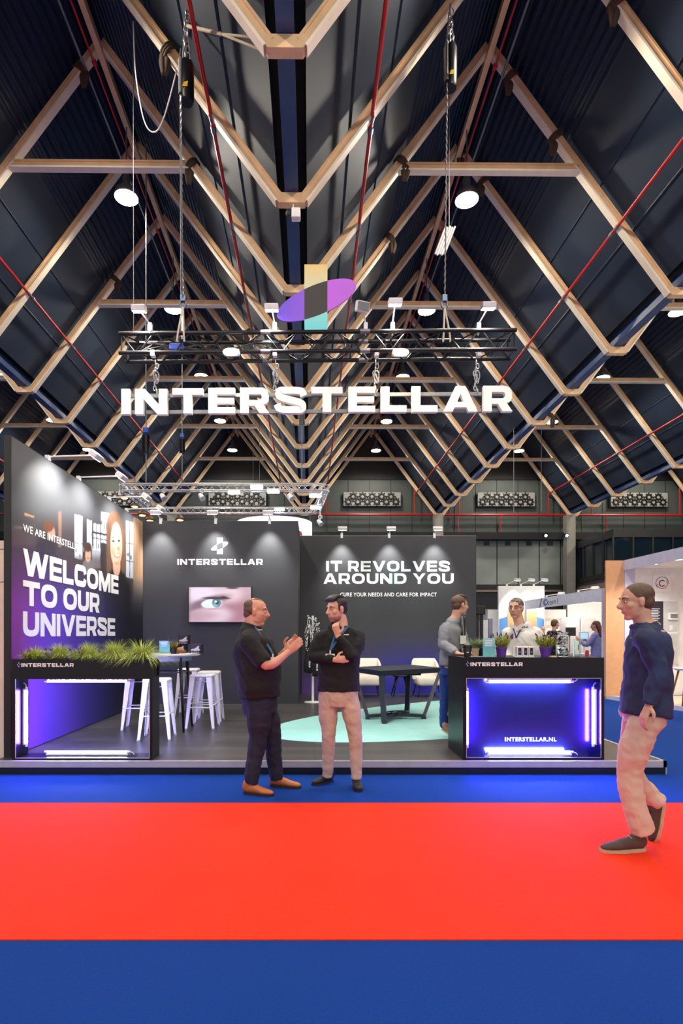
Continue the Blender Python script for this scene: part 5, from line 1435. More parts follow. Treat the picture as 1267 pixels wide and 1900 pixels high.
# ---------------------------------------------------------------- silver truss ring and drum banner further back
SILV = mat('silver_truss', (214, 212, 210), .35, .5)
zr_ = PZ(905, 14.0)
ring = thing('truss_ring', 'silver rectangular lattice truss hanging beyond the logo wall', 'truss', (-2.2, 15.3, zr_))
cn = [P(228, 904.5, 14.0), P(604, 904.5, 14.0), P(588, 949, 16.6), P(283, 949, 16.6)]
for q in cn: q.z = zr_
for a, b, n in ((cn[0], cn[1], 26), (cn[1], cn[2], 14), (cn[2], cn[3], 26), (cn[3], cn[0], 14)): box_truss(ring, a, b, .16, .018, .007, n, SILV)
COOLG = emit('cool_flood_glow', (214, 236, 255), 26)
for px, py, Y, nm in ((434, 913, 14.0, 'left one on its front side'), (476, 903, 14.0, 'topmost on its front side'), (507, 911, 14.0, 'right one on its front side'), (585, 919, 14.4, 'upper one at its right corner'), (586, 941, 15.6, 'lower one at its right corner'), (518, 945, 16.5, 'middle of its far side')):
    c = P(px, py, Y - .12); r = thing('flood_light', 'bright cool flood light on the silver truss, %s' % nm, 'flood light', c, 0, 'floods on the silver truss')
    mb = MB(); mb.rbox(c + Vector((-.16, 0, -.03)), c + Vector((.16, .1, .07)), .015); mb.build('lamp_head', WHITEMETAL, r)
    mb = MB(); mb.box(c + Vector((-.14, -.012, -.04)), c + Vector((.14, .06, -.005))); mb.build('lens', COOLG, r)
    f = min(max((Y - 14.0) / 2.6, 0), 1); e = Vector((c.x, Y if f in (0, 1) else Y, zr_ - .08 if c.z < zr_ else zr_ + .08))
    if 580 < px: e.x = cn[1].x + (cn[2].x - cn[1].x) * f
    if Y > 16.4: e.y = 16.6 - .08
    mb = MB(); mb.tube([c + Vector((0, .05, .03)), e], .014, 6); mb.build('clamp', WHITEMETAL, r)
for px, py, Y, nm in ((304, 918, 14.0, 'leftmost'), (375, 918, 14.0, 'second'), (540, 918, 14.0, 'third'), (594, 966, 15.5, 'lowest, at the right corner')):
    c = P(px, py, Y - .1); r = thing('stage_spot', 'small white stage spot clamped under the silver truss, %s' % nm, 'spotlight', c, 0, 'stage spots')
    mb = MB(); mb.tube([Vector((c.x if px < 590 else cn[1].x + (cn[2].x - cn[1].x) * .577, c.y + .1, zr_ - .08)), c + Vector((0, 0, .12)), c], .012, 6); mb.torus(c + Vector((0, 0, .1)), .05, .01, (0, 1, 0)); mb.build('bracket', WHITEMETAL, r)
    mb = MB(); mb.tube([c + Vector((-.06, 0, .0)), c + Vector((.03, -.08, -.12))], [.05, .075], 12); mb.build('lamp_head', WHITEMETAL, r)
WARMG = emit('warm_pendant_glow', (255, 176, 90), 10)
for px, py, nm in ((231, 922, 'leftmost'), (250, 938, 'second'), (264, 954, 'third'), (278, 964, 'fourth'), (334, 963, 'rightmost')):
    c = P(px, py, 20.0); r = thing('pendant_lamp', 'small warm pendant lamp hanging behind the left walls, %s' % nm, 'lamp', c, 0, 'warm pendant lamps')
    mb = MB(); mb.lathe([(.17, -.04), (.13, .05), (.04, .14), (0, .15)], c, 16); mb.build('shade', mat('brown_shade', (90, 60, 40), .5), r, smooth=True)
    mb = MB(); mb.ell(c + Vector((0, 0, -.02)), (.12, .12, .06)); mb.build('bulb', WARMG, r, smooth=True)
    mb = MB(); mb.tube([c + Vector((0, 0, .14)), (c.x, c.y, deck_z(c.x, c.y))], .006, 5); mb.build('cord', BLACK, r)
cx, cyy, rr, z1 = PX(509, 19.0), 19.0, 1.26, 5.16
r = thing('round_banner', 'white drum shaped banner hanging behind the logo wall', 'banner', (cx, cyy, z1 - .95))
mb = MB(); mb.lathe([(rr, z1 - .95), (rr, z1), (rr - .02, z1), (rr - .02, z1 - .95)], (cx, cyy, 0), 48)
smooth_by_angle(mb.build('drum', emit('banner_flood_glow', (235, 242, 250), .75), r))  # emission stands in for the floodlight falling on the white drum
def drum_pl(u, v, d): return Vector((cx + (rr + d) * math.sin(u), cyy - (rr + d) * math.cos(u), v))
mb = MB(); plain_text(mb, 'e', .68, .84, z1 - .62, z1 - .42, drum_pl, .03, .01); mb.build('lettering', mat('red_print', (214, 40, 50), .5), r)
for j in range(3):
    a = j * 2 * PI / 3; mb = MB(); mb.tube([(cx + rr * math.cos(a) * .95, cyy + rr * math.sin(a) * .95, z1), (cx + rr * math.cos(a) * .95, cyy + rr * math.sin(a) * .95, deck_z(cx + rr * math.cos(a) * .95, cyy))], .006, 5); mb.build('wire', GREYMETAL, r)
for px, Y, y0, y1, nm in ((953, 16.0, 795, 950, 'left one'), (1004, 17.0, 795, 948, 'right one')):
    mb = MB(); mb.tube([(PX(px, Y), Y, deck_z(PX(px, Y), Y)), P(px, y1, Y)], .008, 5); tag(mb.build('hanging_wire', GREYMETAL), 'thin bare wire hanging down in front of the grey back wall, %s' % nm, 'wire', 'bare hanging wires')
for px, Y, nm in ((271, 10.6, 'left end of the silver truss'), (338, 14, 'left part of the silver truss'), (560, 13.6, 'right part of the silver truss')):
    x = PX(px, Y); zt_ = deck_z(x, Y); zb_ = PZ(895, Y)
    r = thing('chain_hoist', 'small dark hoist on a chain above the %s' % nm, 'hoist', (x, Y, zb_), 0, 'hoists of the silver truss')
    mb = MB(); mb.tube([(x, Y, zb_), (x, Y, zt_)], .012, 6); mb.build('load_chain', GREYMETAL, r)
    zm = zb_ + (PZ(795 if px != 560 else 700, Y) - zb_) * .55; mb = MB(); mb.tube([(x, Y, zm), (x, Y, zm + .32)], .07, 12); mb.build('motor', BLACKMETAL, r)
    mb = MB(); mb.rbox((x - .05, Y - .05, zm + .36), (x + .05, Y + .05, zm + .46), .01); mb.build('hook', mat('blue_hook', (30, 90, 190), .4), r)

# ---------------------------------------------------------------- neighbouring stands
BEIGE = mat('beige_panel', (232, 214, 196), .6)
mb = MB(); mb.box((-4.4, 6.3, 0), (PX(8, 6.3), 6.36, PZ(1003, 6.3)))
nb = mb.build('neighbour_wall', BEIGE); tag(nb, 'beige panel wall of the next stand at the left edge', 'wall')
mb = MB(); 
for y in (1019, 1080): mb.box((-4.4, 6.297, PZ(y + .6, 6.3)), (PX(8, 6.3), 6.3, PZ(y - .6, 6.3)))
mb.build('panel_joint', BLACK, nb)
# right-hand stand: tan fin, lilac post, white wall, canopy with downlights
TAN = mat('tan_panel', (224, 168, 122), .55); LILAC = mat('lilac_frame', (214, 210, 232), .5); CREAMW = mat('warm_white_wall', (244, 240, 232), .55)
YR = 12.75
rs = thing('exhibition_stand', 'white neighbouring stand at the right edge with a tan end panel and canopy', 'stand', (7.6, YR, 0))
x0, x1, x2 = PX(1124, YR), PX(1158, YR), PX(1177, YR); z1 = PZ(1040, YR); z0 = PZ(1290, YR)
mb = MB(); mb.box((x0, YR, .0), (x1, YR + .05, z1)); mb.build('end_panel', TAN, rs)
mb = MB(); mb.box((x1, YR - .02, .076), (x2, YR + .3, z1)); mb.build('frame_post', LILAC, rs)
mb = MB(); mb.box((x2, YR + .06, .076), (x2 + 4.5, YR + .3, z1)); mb.build('rear_wall', CREAMW, rs)
cz0 = z1 - .22
mb = MB(); v = [(x1, YR, ), (x1 + .12, 7.2), (x1 + 5, 7.2), (x2 + 4.5, YR + .06)]
mb.poly([[(a[0], a[1]) for a in v]], lambda u, w, d: Vector((u, w, d)), cz0 + .05, z1); mb.build('canopy', CREAMW, rs)
mb = MB(); mb.bar((x1 + .0, YR, (cz0 + z1) / 2), (x1 + .12, 7.2, (cz0 + z1) / 2), .05, z1 - cz0); mb.build('fascia', LILAC, rs)
mb = MB(); mb.poly([[(PX(1127, YR), YR - .1), (7.0, 10.4), (7.5, 7.4), (12.5, 7.4), (12.5, YR - .03), (x0, YR - .03)]], lambda u, w, d: Vector((u, w, d)), 0.0, .075); mb.build('plinth', mat('pale_wood_floor', (226, 202, 178), .5), rs)
mb = MB(); mb.bar((PX(1127, YR), YR - .1, .045), (7.0, 10.4, .045), .03, .09); mb.bar((7.0, 10.4, .045), (7.5, 7.4, .045), .03, .09); mb.build('plinth_edge', LILAC, rs)
DOWNG = emit('downlight_glow', (255, 250, 240), 12)
for px, py, Y, nm in ((1212, 1048.5, 11.9, 'left one'), (1258, 1038.5, 11.2, 'right one')):
    c = P(px, py, Y); c.z = cz0 + .045; r = thing('downlight', 'round recessed downlight in the canopy of the white stand, %s' % nm, 'lamp', c, 0, 'canopy downlights')
    mb = MB(); mb.lathe([(0, 0), (.075, 0), (.075, .004), (0, .004)], c - Vector((0, 0, .012)), 20); mb.build('lens', DOWNG, r)
    mb = MB(); mb.torus(c - Vector((0, 0, .006)), .085, .01); mb.build('rim', WHITEMETAL, r)
    add_light('SPOT', 'downlight_beam', r, c - Vector((0, 0, .03)), 130, (1, .95, .88), target=c + Vector((0, .15, -2)), size=.06, angle=math.radians(140), blend=.8)
FR = facing(YR + .059)
b = thing('wall_emblem', 'square white badge with a dark letter C in an orange and grey ring', 'emblem', P(1230, 1082, YR))
b.location.y = YR + .058
mb = MB(); c0, c1 = P(1213, 1098, YR), P(1247, 1066, YR); mb.rbox((c0.x, YR + .03, c0.z), (c1.x, YR + .0595, c1.z), .012, 3); mb.build('badge', SIGNWHITE, b)
cc = P(1230, 1082, YR)
def arc(r0, r1, a0, a1, n=24): return [(cc.x + r1 * math.cos(a0 + (a1 - a0) * i / n), cc.z + r1 * math.sin(a0 + (a1 - a0) * i / n)) for i in range(n + 1)] + [(cc.x + r0 * math.cos(a1 + (a0 - a1) * i / n), cc.z + r0 * math.sin(a1 + (a0 - a1) * i / n)) for i in range(n + 1)]
FB = facing(YR + .0295)
mb = MB(); mb.poly([arc(.055, .078, .75, 2 * PI - .75)], FB, 0, .002); mb.poly([arc(.138, .15, -.1, 3.9)], FB, 0, .002); mb.build('letter_mark', mat('slate_print', (58, 56, 84), .5), b)
mb = MB(); mb.poly([arc(.108, .128, 3.2, 3.2 + 3.75)], FB, 0, .002); mb.build('orange_arc', mat('orange_arc_print', (232, 130, 58), .5), b)
POST = mat('dark_poster', (52, 44, 56), .5); GREYB = mat('grey_board', (206, 204, 198), .5)
fr0, fr1 = P(1202, 1232, YR), P(1260, 1113, YR)
pb = thing('display_board', 'white framed display board with dark posters and a thermostat at the right edge', 'board', P(1230, 1230, YR))
mb = MB(); mb.rbox((fr0.x, YR + .02, fr0.z), (fr1.x, YR + .0595, fr1.z), .006, 1); mb.build('frame', WHITE, pb)
for a, b2, t_, bt, m in ((1204.5, 1231.5, 1115.5, 1172, POST), (1204.5, 1231.5, 1175.5, 1231, POST), (1232.5, 1258, 1115.5, 1172, GREYB), (1232.5, 1258, 1175.5, 1231, GREYB)):
    c0, c1 = P(a, bt, YR), P(b2, t_, YR); mb = MB(); mb.box((c0.x, YR + .016, c0.z), (c1.x, YR + .021, c1.z)); mb.build('poster', m, pb)
mb = MB(); FPB = facing(YR + .015)
for y in range(1129, 1152, 3): mb.box((PX(1209, YR), YR + .014, PZ(y + 1, YR)), (PX(1225 if y % 2 else 1222, YR), YR + .016, PZ(y, YR)))
for y in range(1180, 1228, 4): mb.box((PX(1209, YR), YR + .014, PZ(y + 1, YR)), (PX(1226, YR), YR + .016, PZ(y, YR)))
mb.box((PX(1216.5, YR), YR + .014, PZ(1163, YR)), (PX(1219, YR), YR + .016, PZ(1159, YR))); mb.box((PX(1214, YR), YR + .014, PZ(1169, YR)), (PX(1222, YR), YR + .016, PZ(1167.5, YR)))
mb.build('print_lines', PRINTWHITE, pb)
c = P(1248, 1143, YR - .03); th = thing('thermostat', 'white wall thermostat with a grey display on the board', 'thermostat', c)
c0, c1 = P(1239, 1150, YR), P(1257, 1136.5, YR); mb = MB(); mb.rbox((c0.x, YR - .02, c0.z), (c1.x, YR + .0155, c1.z), .01, 2); mb.build('casing', WHITE, th)
c0, c1 = P(1243, 1147, YR), P(1256, 1139, YR); mb = MB(); mb.box((c0.x, YR - .023, c0.z), (c1.x, YR - .019, c1.z)); mb.build('display', mat('lcd_grey', (128, 134, 122), .3), th)
c0, c1 = P(1243, 1170, YR), P(1249, 1160, YR); mb = MB(); mb.rbox((c0.x, YR + .005, c0.z), (c1.x, YR + .0155, c1.z), .004, 1); tag(mb.build('wall_socket', WHITE), 'small white switch below the thermostat', 'switch')
# bar table at the right edge
c = Vector((7.15, 11.0, .075)); r = thing('bar_table', 'pale lilac bar table on splayed wooden legs at the right edge', 'table', c)
xx = PX(1275, 11.0); c = Vector((xx, 11.0, .075)); r.location = c
mb = MB(); mb.lathe([(0, PZ(1240, 11) - .04), (.2, PZ(1240, 11) - .04), (.25, PZ(1240, 11)), (0, PZ(1240, 11))], (xx, 11, 0), 28); mb.build('table_top', LILAC, r)
for sx in (-1, 1):
    for sy in (-1, 1):
        mb = MB(); mb.tube([(xx + sx * .1, 11 + sy * .1, PZ(1240, 11) - .03), (xx + sx * .22, 11 + sy * .2, .075)], .018, 8); mb.build('leg', mat('brown_wood_leg', (120, 88, 66), .5), r, smooth=True)

# shell-scheme stand with the com1 fascia
XC, YC0, YC1 = 6.75, 13.3, 18.2
cs = thing('shell_scheme_stand', 'white shell scheme stand with a long name fascia behind the counter', 'stand', (XC + 1.5, 15.3, 0))
mb = MB(); mb.bar((XC, YC0, 0), (XC, YC0, 2.53), .05, .05, (0, 1, 0)); mb.build('post', LILAC, cs)
mb = MB(); mb.bar((XC, YC1, 0), (XC, YC1, 2.53), .05, .05, (0, 1, 0)); mb.build('post', LILAC, cs)
mb = MB(); mb.box((XC - .02, YC0, 2.24), (XC + .02, YC1, 2.53)); mb.build('fascia', mat('fascia_white', (238, 240, 252), .5), cs)
SHW = mat('shell_wall_white', (236, 232, 226), .6)
mb = MB(); mb.box((8.15, YC1 + .1, 0), (XC + 3.6, YC1 + .16, 2.5)); mb.build('rear_wall', SHW, cs)
mb = MB(); mb.box((XC + 3.5, YC0, 0), (XC + 3.56, YC1, 2.5)); mb.build('side_wall', SHW, cs)
mb = MB(); mb.box((XC + .05, YC0 - .03, 2.2), (XC + 3.5, YC0 + .03, 2.27)); mb.build('cross_rail', LILAC, cs)
TX = lambda u, v, d: Vector((XC - .021 - d, YC1 - u, v))
ulen = YC1 - YC0
def uY(px): return YC1 - XC * F / (px - VPX)
mb = MB(); plain_text(mb, 'com1', uY(1017), uY(1036.5), 2.30, 2.45, TX, .0, .002); plain_text(mb, '/', uY(1002), uY(1007), 2.26, 2.51, TX, .02, .002); mb.build('lettering', mat('fascia_black', (20, 24, 40), .5), cs)
mb = MB(); mb.poly([[(uY(1013) + .16 * math.cos(t * PI / 12), 2.385 + .10 * math.sin(t * PI / 12)) for t in range(24)], [(uY(1013) + .05 + .07 * math.cos(t * PI / 8), 2.385 + .05 * math.sin(t * PI / 8)) for t in range(16)]], TX, 0, .002); mb.build('round_mark', mat('fascia_blue', (40, 110, 170), .5), cs)
for yy, nm in ((14.6, 'nearer'), (16.6, 'farther')):
    arm_spot((XC + .02, yy, 2.53), (XC + .45, yy, 2.62), (XC + 1.8, yy + .9, 1.2), 'small spotlight on the name fascia of the shell scheme stand, %s one' % nm, 'spotlights on the name fascia', power=SPOT_W * .8, ang=110)
# furniture inside it
CABG = mat('light_grey_cabinet', (196, 192, 186), .5)
for px0, px1, nm in ((1051, 1076, 'left of the pair'), (1077, 1105, 'right of the pair')):
    Y = 17.0; c0, c1 = P(px0, 1145, Y), P(px1, 1145, Y)
    r = thing('tall_cabinet', 'light grey tall cabinet in the shell scheme stand, %s' % nm, 'cabinet', (c0.x, Y, 0), 0, 'grey tall cabinets')
    mb = MB(); mb.box((c0.x, Y, 0), (c1.x, Y + .5, c0.z)); mb.build('body', CABG, r)
    mb = MB(); mb.box((c0.x + .02, Y - .02, .1), (c1.x - .02, Y, c0.z - .03)); d = mb.build('door', CABG, r)
    mb = MB(); mb.box((c1.x - .08, Y - .035, 1.0), (c1.x - .06, Y - .02, 1.15)); mb.build('handle', BLACKMETAL, d)
Y = 16.0; c0, c1 = P(1050, 1180, Y), P(1062, 1164, Y)
r = thing('monitor', 'dark monitor behind the glass jar in the shell scheme stand', 'monitor', (c0.x, Y, .95))
mb = MB(); mb.rbox((c0.x, Y, c0.z), (c1.x + .1, Y + .04, c1.z), .01); mb.build('screen', BLACK, r)
mb = MB(); mb.tube([(c0.x + .1, Y + .03, .95), (c0.x + .1, Y + .03, c0.z + .05)], .03, 8); mb.build('stand', BLACK, r)
r = thing('counter_desk', 'white desk in the shell scheme stand beside the woman in violet', 'desk', (7.2, 14.5, 0))
mb = MB(); mb.box((6.8, 14.5, .88), (7.7, 15.1, .95)); mb.build('desk_top', WHITE, r); mb = MB(); mb.box((6.85, 14.55, 0), (7.65, 15.05, .88)); mb.build('body', BLACK, r)
Y = 14.6; c0 = P(1083, 1186, Y); r = thing('tablet', 'white tablet on a stand with a blue page, held by the woman in violet', 'tablet', (c0.x, Y, .95))
mb = MB(); mb.rbox((c0.x - .13, Y - .02, c0.z - .02), (c0.x + .13, Y + .01, c0.z + .2), .015); mb.build('casing', WHITE, r)
mb = MB(); mb.box((c0.x - .09, Y - .024, c0.z + .02), (c0.x + .08, Y - .02, c0.z + .16)); mb.build('display', emit('tablet_page', (150, 196, 240), .9), r)
mb = MB(); mb.tube([(c0.x + .03, Y + .03, .95), (c0.x, Y, c0.z)], .02, 8); mb.build('stand', WHITE, r)
# tall white backdrop with spotlights
YB = 18.6; x0, x1, zt_ = PX(925, YB), PX(1010, YB), PZ(1087, YB)
bd = thing('backdrop_wall', 'tall bright white backdrop behind the man in the white shirt', 'wall', ((x0 + x1) / 2, YB, 0))
mb = MB(); mb.box((x0, YB, 0), (x1, YB + .1, zt_)); mb.build('panel', WHITE, bd)
mb = MB(); c0, c1 = P(926, 1215, YB), P(1009, 1143, YB)
mb.poly([[(c0.x, c0.z), (c1.x, c0.z), (c1.x, c1.z - .1), (c1.x - .3, c1.z), (c0.x + .3, c1.z), (c0.x, c1.z - .1)]], facing(YB), 0, .004); mb.build('blue_print', mat('sky_blue_print', (96, 150, 214), .5), bd)
mb = MB(); c0, c1 = P(941, 1200, YB), P(996, 1134, YB); mb.rbox((c0.x, YB - .012, c0.z), (c1.x, YB - .004, c1.z), .004, 1); mb.build('tan_print', mat('tan_print', (214, 168, 120), .5), bd)
for px, nm in ((948, 'left'), (974, 'middle'), (998, 'right')):
    x = PX(px, YB); arm_spot((x - .12, YB + .05, zt_), (x + .1, YB - .3, zt_ + .16), (x, YB, 1.9), 'small white spotlight on the tall white backdrop, %s one' % nm, 'spotlights on the white backdrop', power=SPOT_W * 1.0)
for px0, px1, py0, Y, m, lab in ((1011, 1050, 1131, 18.3, SHW, 'warm white panel right of the tall white backdrop'), (884, 905, 1150, 16.5, WHITE, 'white poster panel just right of the slogan wall'), (905, 925, 1131, 19.0, WHITE, 'narrow white panel left of the tall backdrop')):
    c0, c1 = P(px0, py0, Y), P(px1, py0, Y); mb = MB(); mb.box((c0.x, Y, 0), (c1.x, Y + .06, c0.z)); o = mb.build('partition_panel', m); tag(o, lab, 'panel')
    if px0 == 1011:
        mb = MB(); a, b2 = P(1012, 1152, Y), P(1049, 1147.5, Y); mb.box((a.x, Y - .004, a.z), (b2.x, Y, b2.z)); a, b2 = P(1012, 1165, Y), P(1049, 1160, Y); mb.box((a.x, Y - .004, a.z), (b2.x, Y, b2.z)); mb.build('print_band', mat('peach_print', (236, 196, 160), .5), o)
Y = 16.0; c0, c1 = P(884, 1139, Y), P(901, 1124, Y); mb = MB(); mb.rbox((c0.x, Y, c0.z - .02), (c1.x, Y + .3, c1.z), .02); o = mb.build('dark_canopy', BLACK); tag(o, 'dark box top of a distant stand beside the slogan wall', 'canopy')
mb = MB(); mb.box((c0.x + .02, Y + .1, 0), (c0.x + .1, Y + .2, c0.z)); mb.box((c1.x - .12, Y + .1, 0), (c1.x - .04, Y + .2, c0.z)); mb.build('post', BLACKMETAL, o)
Y = 17.5; c0, c1 = P(907, 1215, Y), P(914, 1148, Y); mb = MB(); mb.box((c0.x, Y, 0), (c1.x, Y + .1, c1.z)); tag(mb.build('grey_post', mat('blue_grey_post', (130, 136, 156), .4)), 'slim blue-grey post left of the man in the white shirt', 'post')
# ---------------------------------------------------------------- people
SKIN = mat('skin', (208, 160, 134), .55, var=.08, scale=12)
SKINR = mat('ruddy_skin', (208, 146, 122), .5, var=.1, scale=12)
EYEW = mat('eye_white', (226, 222, 218), .3); EYED = mat('dark_iris', (40, 30, 26), .3); LIP = mat('lip', (176, 96, 84), .5)
HAIRD = mat('dark_brown_hair', (34, 24, 20), .5, var=.3, scale=40); HAIRB = mat('brown_hair', (92, 68, 52), .6, var=.3, scale=40)
HAIRG = mat('greying_hair', (104, 92, 84), .6, var=.35, scale=50); HAIRR = mat('auburn_hair', (96, 44, 34), .5, var=.3, scale=40)
KNIT = mat('black_knit', (13, 13, 16), .85, bump=.15, bscale=300); JEANS = mat('dark_jeans', (24, 27, 48), .85, var=.2, scale=20)
CHINO = mat('beige_chinos', (186, 160, 142), .85, var=.06); BLAZER = mat('grey_tweed', (128, 132, 138), .9, var=.22, scale=120)
SHIRTW = mat('white_shirt', (226, 222, 216), .8); BLUEJ = mat('blue_jeans', (30, 62, 128), .85, var=.2, scale=25)
TANL = mat('tan_leather', (176, 98, 48), .4, var=.15); BLKL = mat('black_suede', (18, 18, 20), .7); SOLE = mat('dark_sole', (34, 26, 24), .7); SOLEB = mat('beige_sole', (186, 160, 132), .7)
LANYB = mat('blue_lanyard', (34, 88, 132), .6); BADGE = mat('badge_white', (226, 224, 214), .4)
NAVYJ = mat('navy_jacket', (36, 46, 82), .8, var=.15); SANDT = mat('sand_trousers', (206, 178, 158), .85); TAUPE = mat('taupe_suede', (74, 58, 52), .8, var=.15); VIOLET = mat('violet_blouse', (120, 124, 178), .8, var=.2, scale=30); MAROON = mat('dark_red_cloth', (110, 30, 44), .8)

def V(*a): return Vector(a)
def frame(fwd, up=(0, 0, 1)):
    f = Vector(fwd).normalized(); u = Vector(up); l = u.cross(f).normalized(); u = f.cross(l).normalized()
    return Matrix((f, l, u)).transposed()        # columns: forward, left, up

def head_shapes(mb, c, R, k=1.0, heavy=0.0):
    def e(f, l, u, rf, rl, ru): mb.ell(c + R @ (V(f, l, u) * k), tuple(x * k for x in (rf, rl, ru)), R, 18, 12)
    e(-.012, 0, .035, .098, .077, .083)
    e(.018, 0, -.03, .076, .064 + heavy * .01, .088)
    e(.012, 0, -.07, .068, .058 + heavy * .014, .045)
    e(.060, 0, -.098, .026, .030, .020)
    e(.074, 0, .034, .019, .056, .012)
    for s in (-1, 1):
        e(.054, s * .038, -.018, .030, .026, .026); e(-.004, s * .079, -.006, .019, .008, .033); e(-.010, s * .081, .006, .012, .010, .02)
        e(.104, s * .010, -.022, .010, .009, .008)
    mb.tube([c + R @ (V(.086, 0, .028) * k), c + R @ (V(.102, 0, -.002) * k), c + R @ (V(.116, 0, -.020) * k), c + R @ (V(.092, 0, -.034) * k)], [(.009 * k, .010 * k), (.011 * k, .012 * k), (.014 * k, .013 * k), (.012 * k, .010 * k)], 10, smooth=3)
    e(.084, 0, -.055, .013, .026, .008); e(.082, 0, -.066, .013, .022, .008)
def face_details(root, c, R, k=1.0, brow=HAIRD, open_mouth=False):
    for s in (-1, 1):
        mb = MB(); mb.ell(c + R @ (V(.0815, s * .031, .010) * k), (.009 * k, .0135 * k, .006 * k), R, 10, 8); e = mb.build('eye', EYEW, root, smooth=True)
        mb = MB(); mb.ell(c + R @ (V(.088, s * .031, .010) * k), (.004 * k, .0065 * k, .0062 * k), R, 10, 6); mb.build('iris', EYED, e, smooth=True)
        mb = MB(); mb.tube([c + R @ (V(.089, s * .014, .031) * k), c + R @ (V(.087, s * .034, .037) * k), c + R @ (V(.070, s * .053, .031) * k)], [.004 * k, .005 * k, .003 * k], 6, smooth=3); mb.build('eyebrow', brow, root, smooth=True)
    mb = MB(); mb.tube([c + R @ (V(.086, -.024, -.060) * k), c + R @ (V(.097, 0, -.059) * k), c + R @ (V(.086, .024, -.060) * k)], [(.003, .003), (.004, .006), (.003, .003)], 6, smooth=3); mb.build('mouth', LIP, root, smooth=True)

def hand_shapes(mb, wrist, d, n, thumb_side, curl=.5, L=.185, spread=.12, thumb_curl=.3):
    """palm, four unequal fingers with knuckle bends, thumb from the side of the palm; n = palm normal"""
    d = Vector(d).normalized(); n = Vector(n); n = (n - d * n.dot(d)).normalized(); s = Vector(thumb_side); s = (s - d * s.dot(d) - n * s.dot(n)).normalized()
    k = L / .185
    pts = [wrist - d * .02, wrist + d * .03 * k, wrist + d * .075 * k, wrist + d * .098 * k]
    mb.tube(pts, [(.026 * k, .019 * k), (.034 * k, .017 * k), (.041 * k, .015 * k), (.037 * k, .012 * k)], 14, side=s, smooth=3)
    for i, (off, ln) in enumerate(((.029, .92), (.010, 1.0), (-.010, .94), (-.028, .76))):
        p = wrist + d * (.088 * k) + s * (off * k); dd = (d + s * (off * spread * 8)).normalized(); ang = 0; path = [p - dd * .01]; rad = [.0096 * k]
        path.append(p); rad.append(.0096 * k)
        for j, sl in enumerate((.044, .027, .021)):
            ang += curl * (.75 if j == 0 else 1.0) * (1 + .06 * i)
            v = dd * math.cos(ang) + n * math.sin(ang)
            p = p + v * (sl * ln * k); path.append(p); rad.append((.0092, .0086, .0066)[j] * k)
        mb.tube(path, rad, 9)
        mb.ell(path[-1], .0068 * k, None, 8, 6)
    b = wrist + d * .022 * k + s * .026 * k
    t1 = b + (d * .55 + s * .8 + n * .2).normalized() * .045 * k; t2 = t1 + (d * .9 + s * (.35 - thumb_curl) + n * thumb_curl).normalized() * .034 * k; t3 = t2 + (d * .95 + s * (.1 - thumb_curl) + n * (.1 + thumb_curl)).normalized() * .026 * k
    mb.tube([b - s * .012, b, t1, t2, t3], [.015 * k, .0155 * k, .0125 * k, .0108 * k, .008 * k], 9, smooth=2)

def traps(mb, neck, sh, r):
    mb.tube([neck, neck.lerp(sh, .55) + V(0, 0, .004), sh], [(.058, .058), (.064, .064), (r, r)], 14, smooth=3)
def limb(mb, pts, rads, sm=5, seg=14): mb.tube(pts, rads, seg, smooth=sm)
def wrinkler(amp, freq, bands=(), seed=0):
    def f(me):
        n = len(me.vertices)
        for v in me.vertices:
            p = v.co
            q = Vector((p.x * freq, p.y * freq, p.z * freq * 1.7 + seed))
            d = noise.noise(q) * amp + noise.noise(q * 2.3) * amp * .45 + amp * 1.1 * (.22 - abs(noise.noise(Vector((p.x * freq * 2.2 + p.z * 6, p.y * freq * 2.2, p.z * freq * 1.5 + p.x * 9)))))
            for (c, r, a, fr) in bands:
                w = max(0.0, 1 - (p - c).length / r)
                if w: d += a * w * math.sin(p.z * fr + 3 * noise.noise(p * 9) + p.x * 14)
            v.co = p + v.normal * d
    return f
def shoe(root, heel, toe, m, ms, lift=0.0, h=.075, w=.05):
    heel, toe = Vector(heel), Vector(toe); d = (toe - heel); L = d.length; d.normalize(); s = d.cross(V(0, 0, 1)).normalized(); u = s.cross(d).normalized()
    def pt(a, b, z): return heel + d * (a * L) + s * b + u * z
    mb = MB()
    mb.tube([pt(-.02, 0, .045), pt(.06, 0, .055), pt(.25, 0, .058), pt(.45, 0, .050), pt(.66, 0, .038), pt(.85, 0, .032), pt(.97, 0, .027), pt(1.0, 0, .025)],
            [(.016, .022), (.033, .040), (.037, .046), (.041, .040), (.047, .029), (.043, .023), (.024, .016), (.008, .008)], 16, side=s, smooth=4)
    mb.tube([pt(.12, 0, .06), pt(.17, 0, h + .035)], [(.036, .052), (.040, .050)], 16, side=s)
    o = mb.build('shoe', m, root); remesh(o, .006, 6)
    mb = MB(); N = 24; lo = []
    for i in range(N):
        t = i / N * 2 * PI; a = .5 - .52 * math.cos(t); wd = (.041 - .006 * (1 - a) + (.010 if .5 < a < .9 else 0)) * abs(math.sin(t)) ** .55 * (1 if math.sin(t) > 0 else -1)
        lo.append((a, wd))
    mb.poly([lo], lambda a, b, z: pt(a, b, z), 0.0, .022)
    mb.build('sole', ms, o)
    mb = MB()
    for i in range(4):
        a = .34 + .07 * i; z = .098 - .010 * i
        mb.tube([pt(a, -.022, z - .008), pt(a + .02, 0, z + .002), pt(a, .022, z - .008)], .0028, 5, smooth=2)
    mb.build('laces', ms, o)
    return o
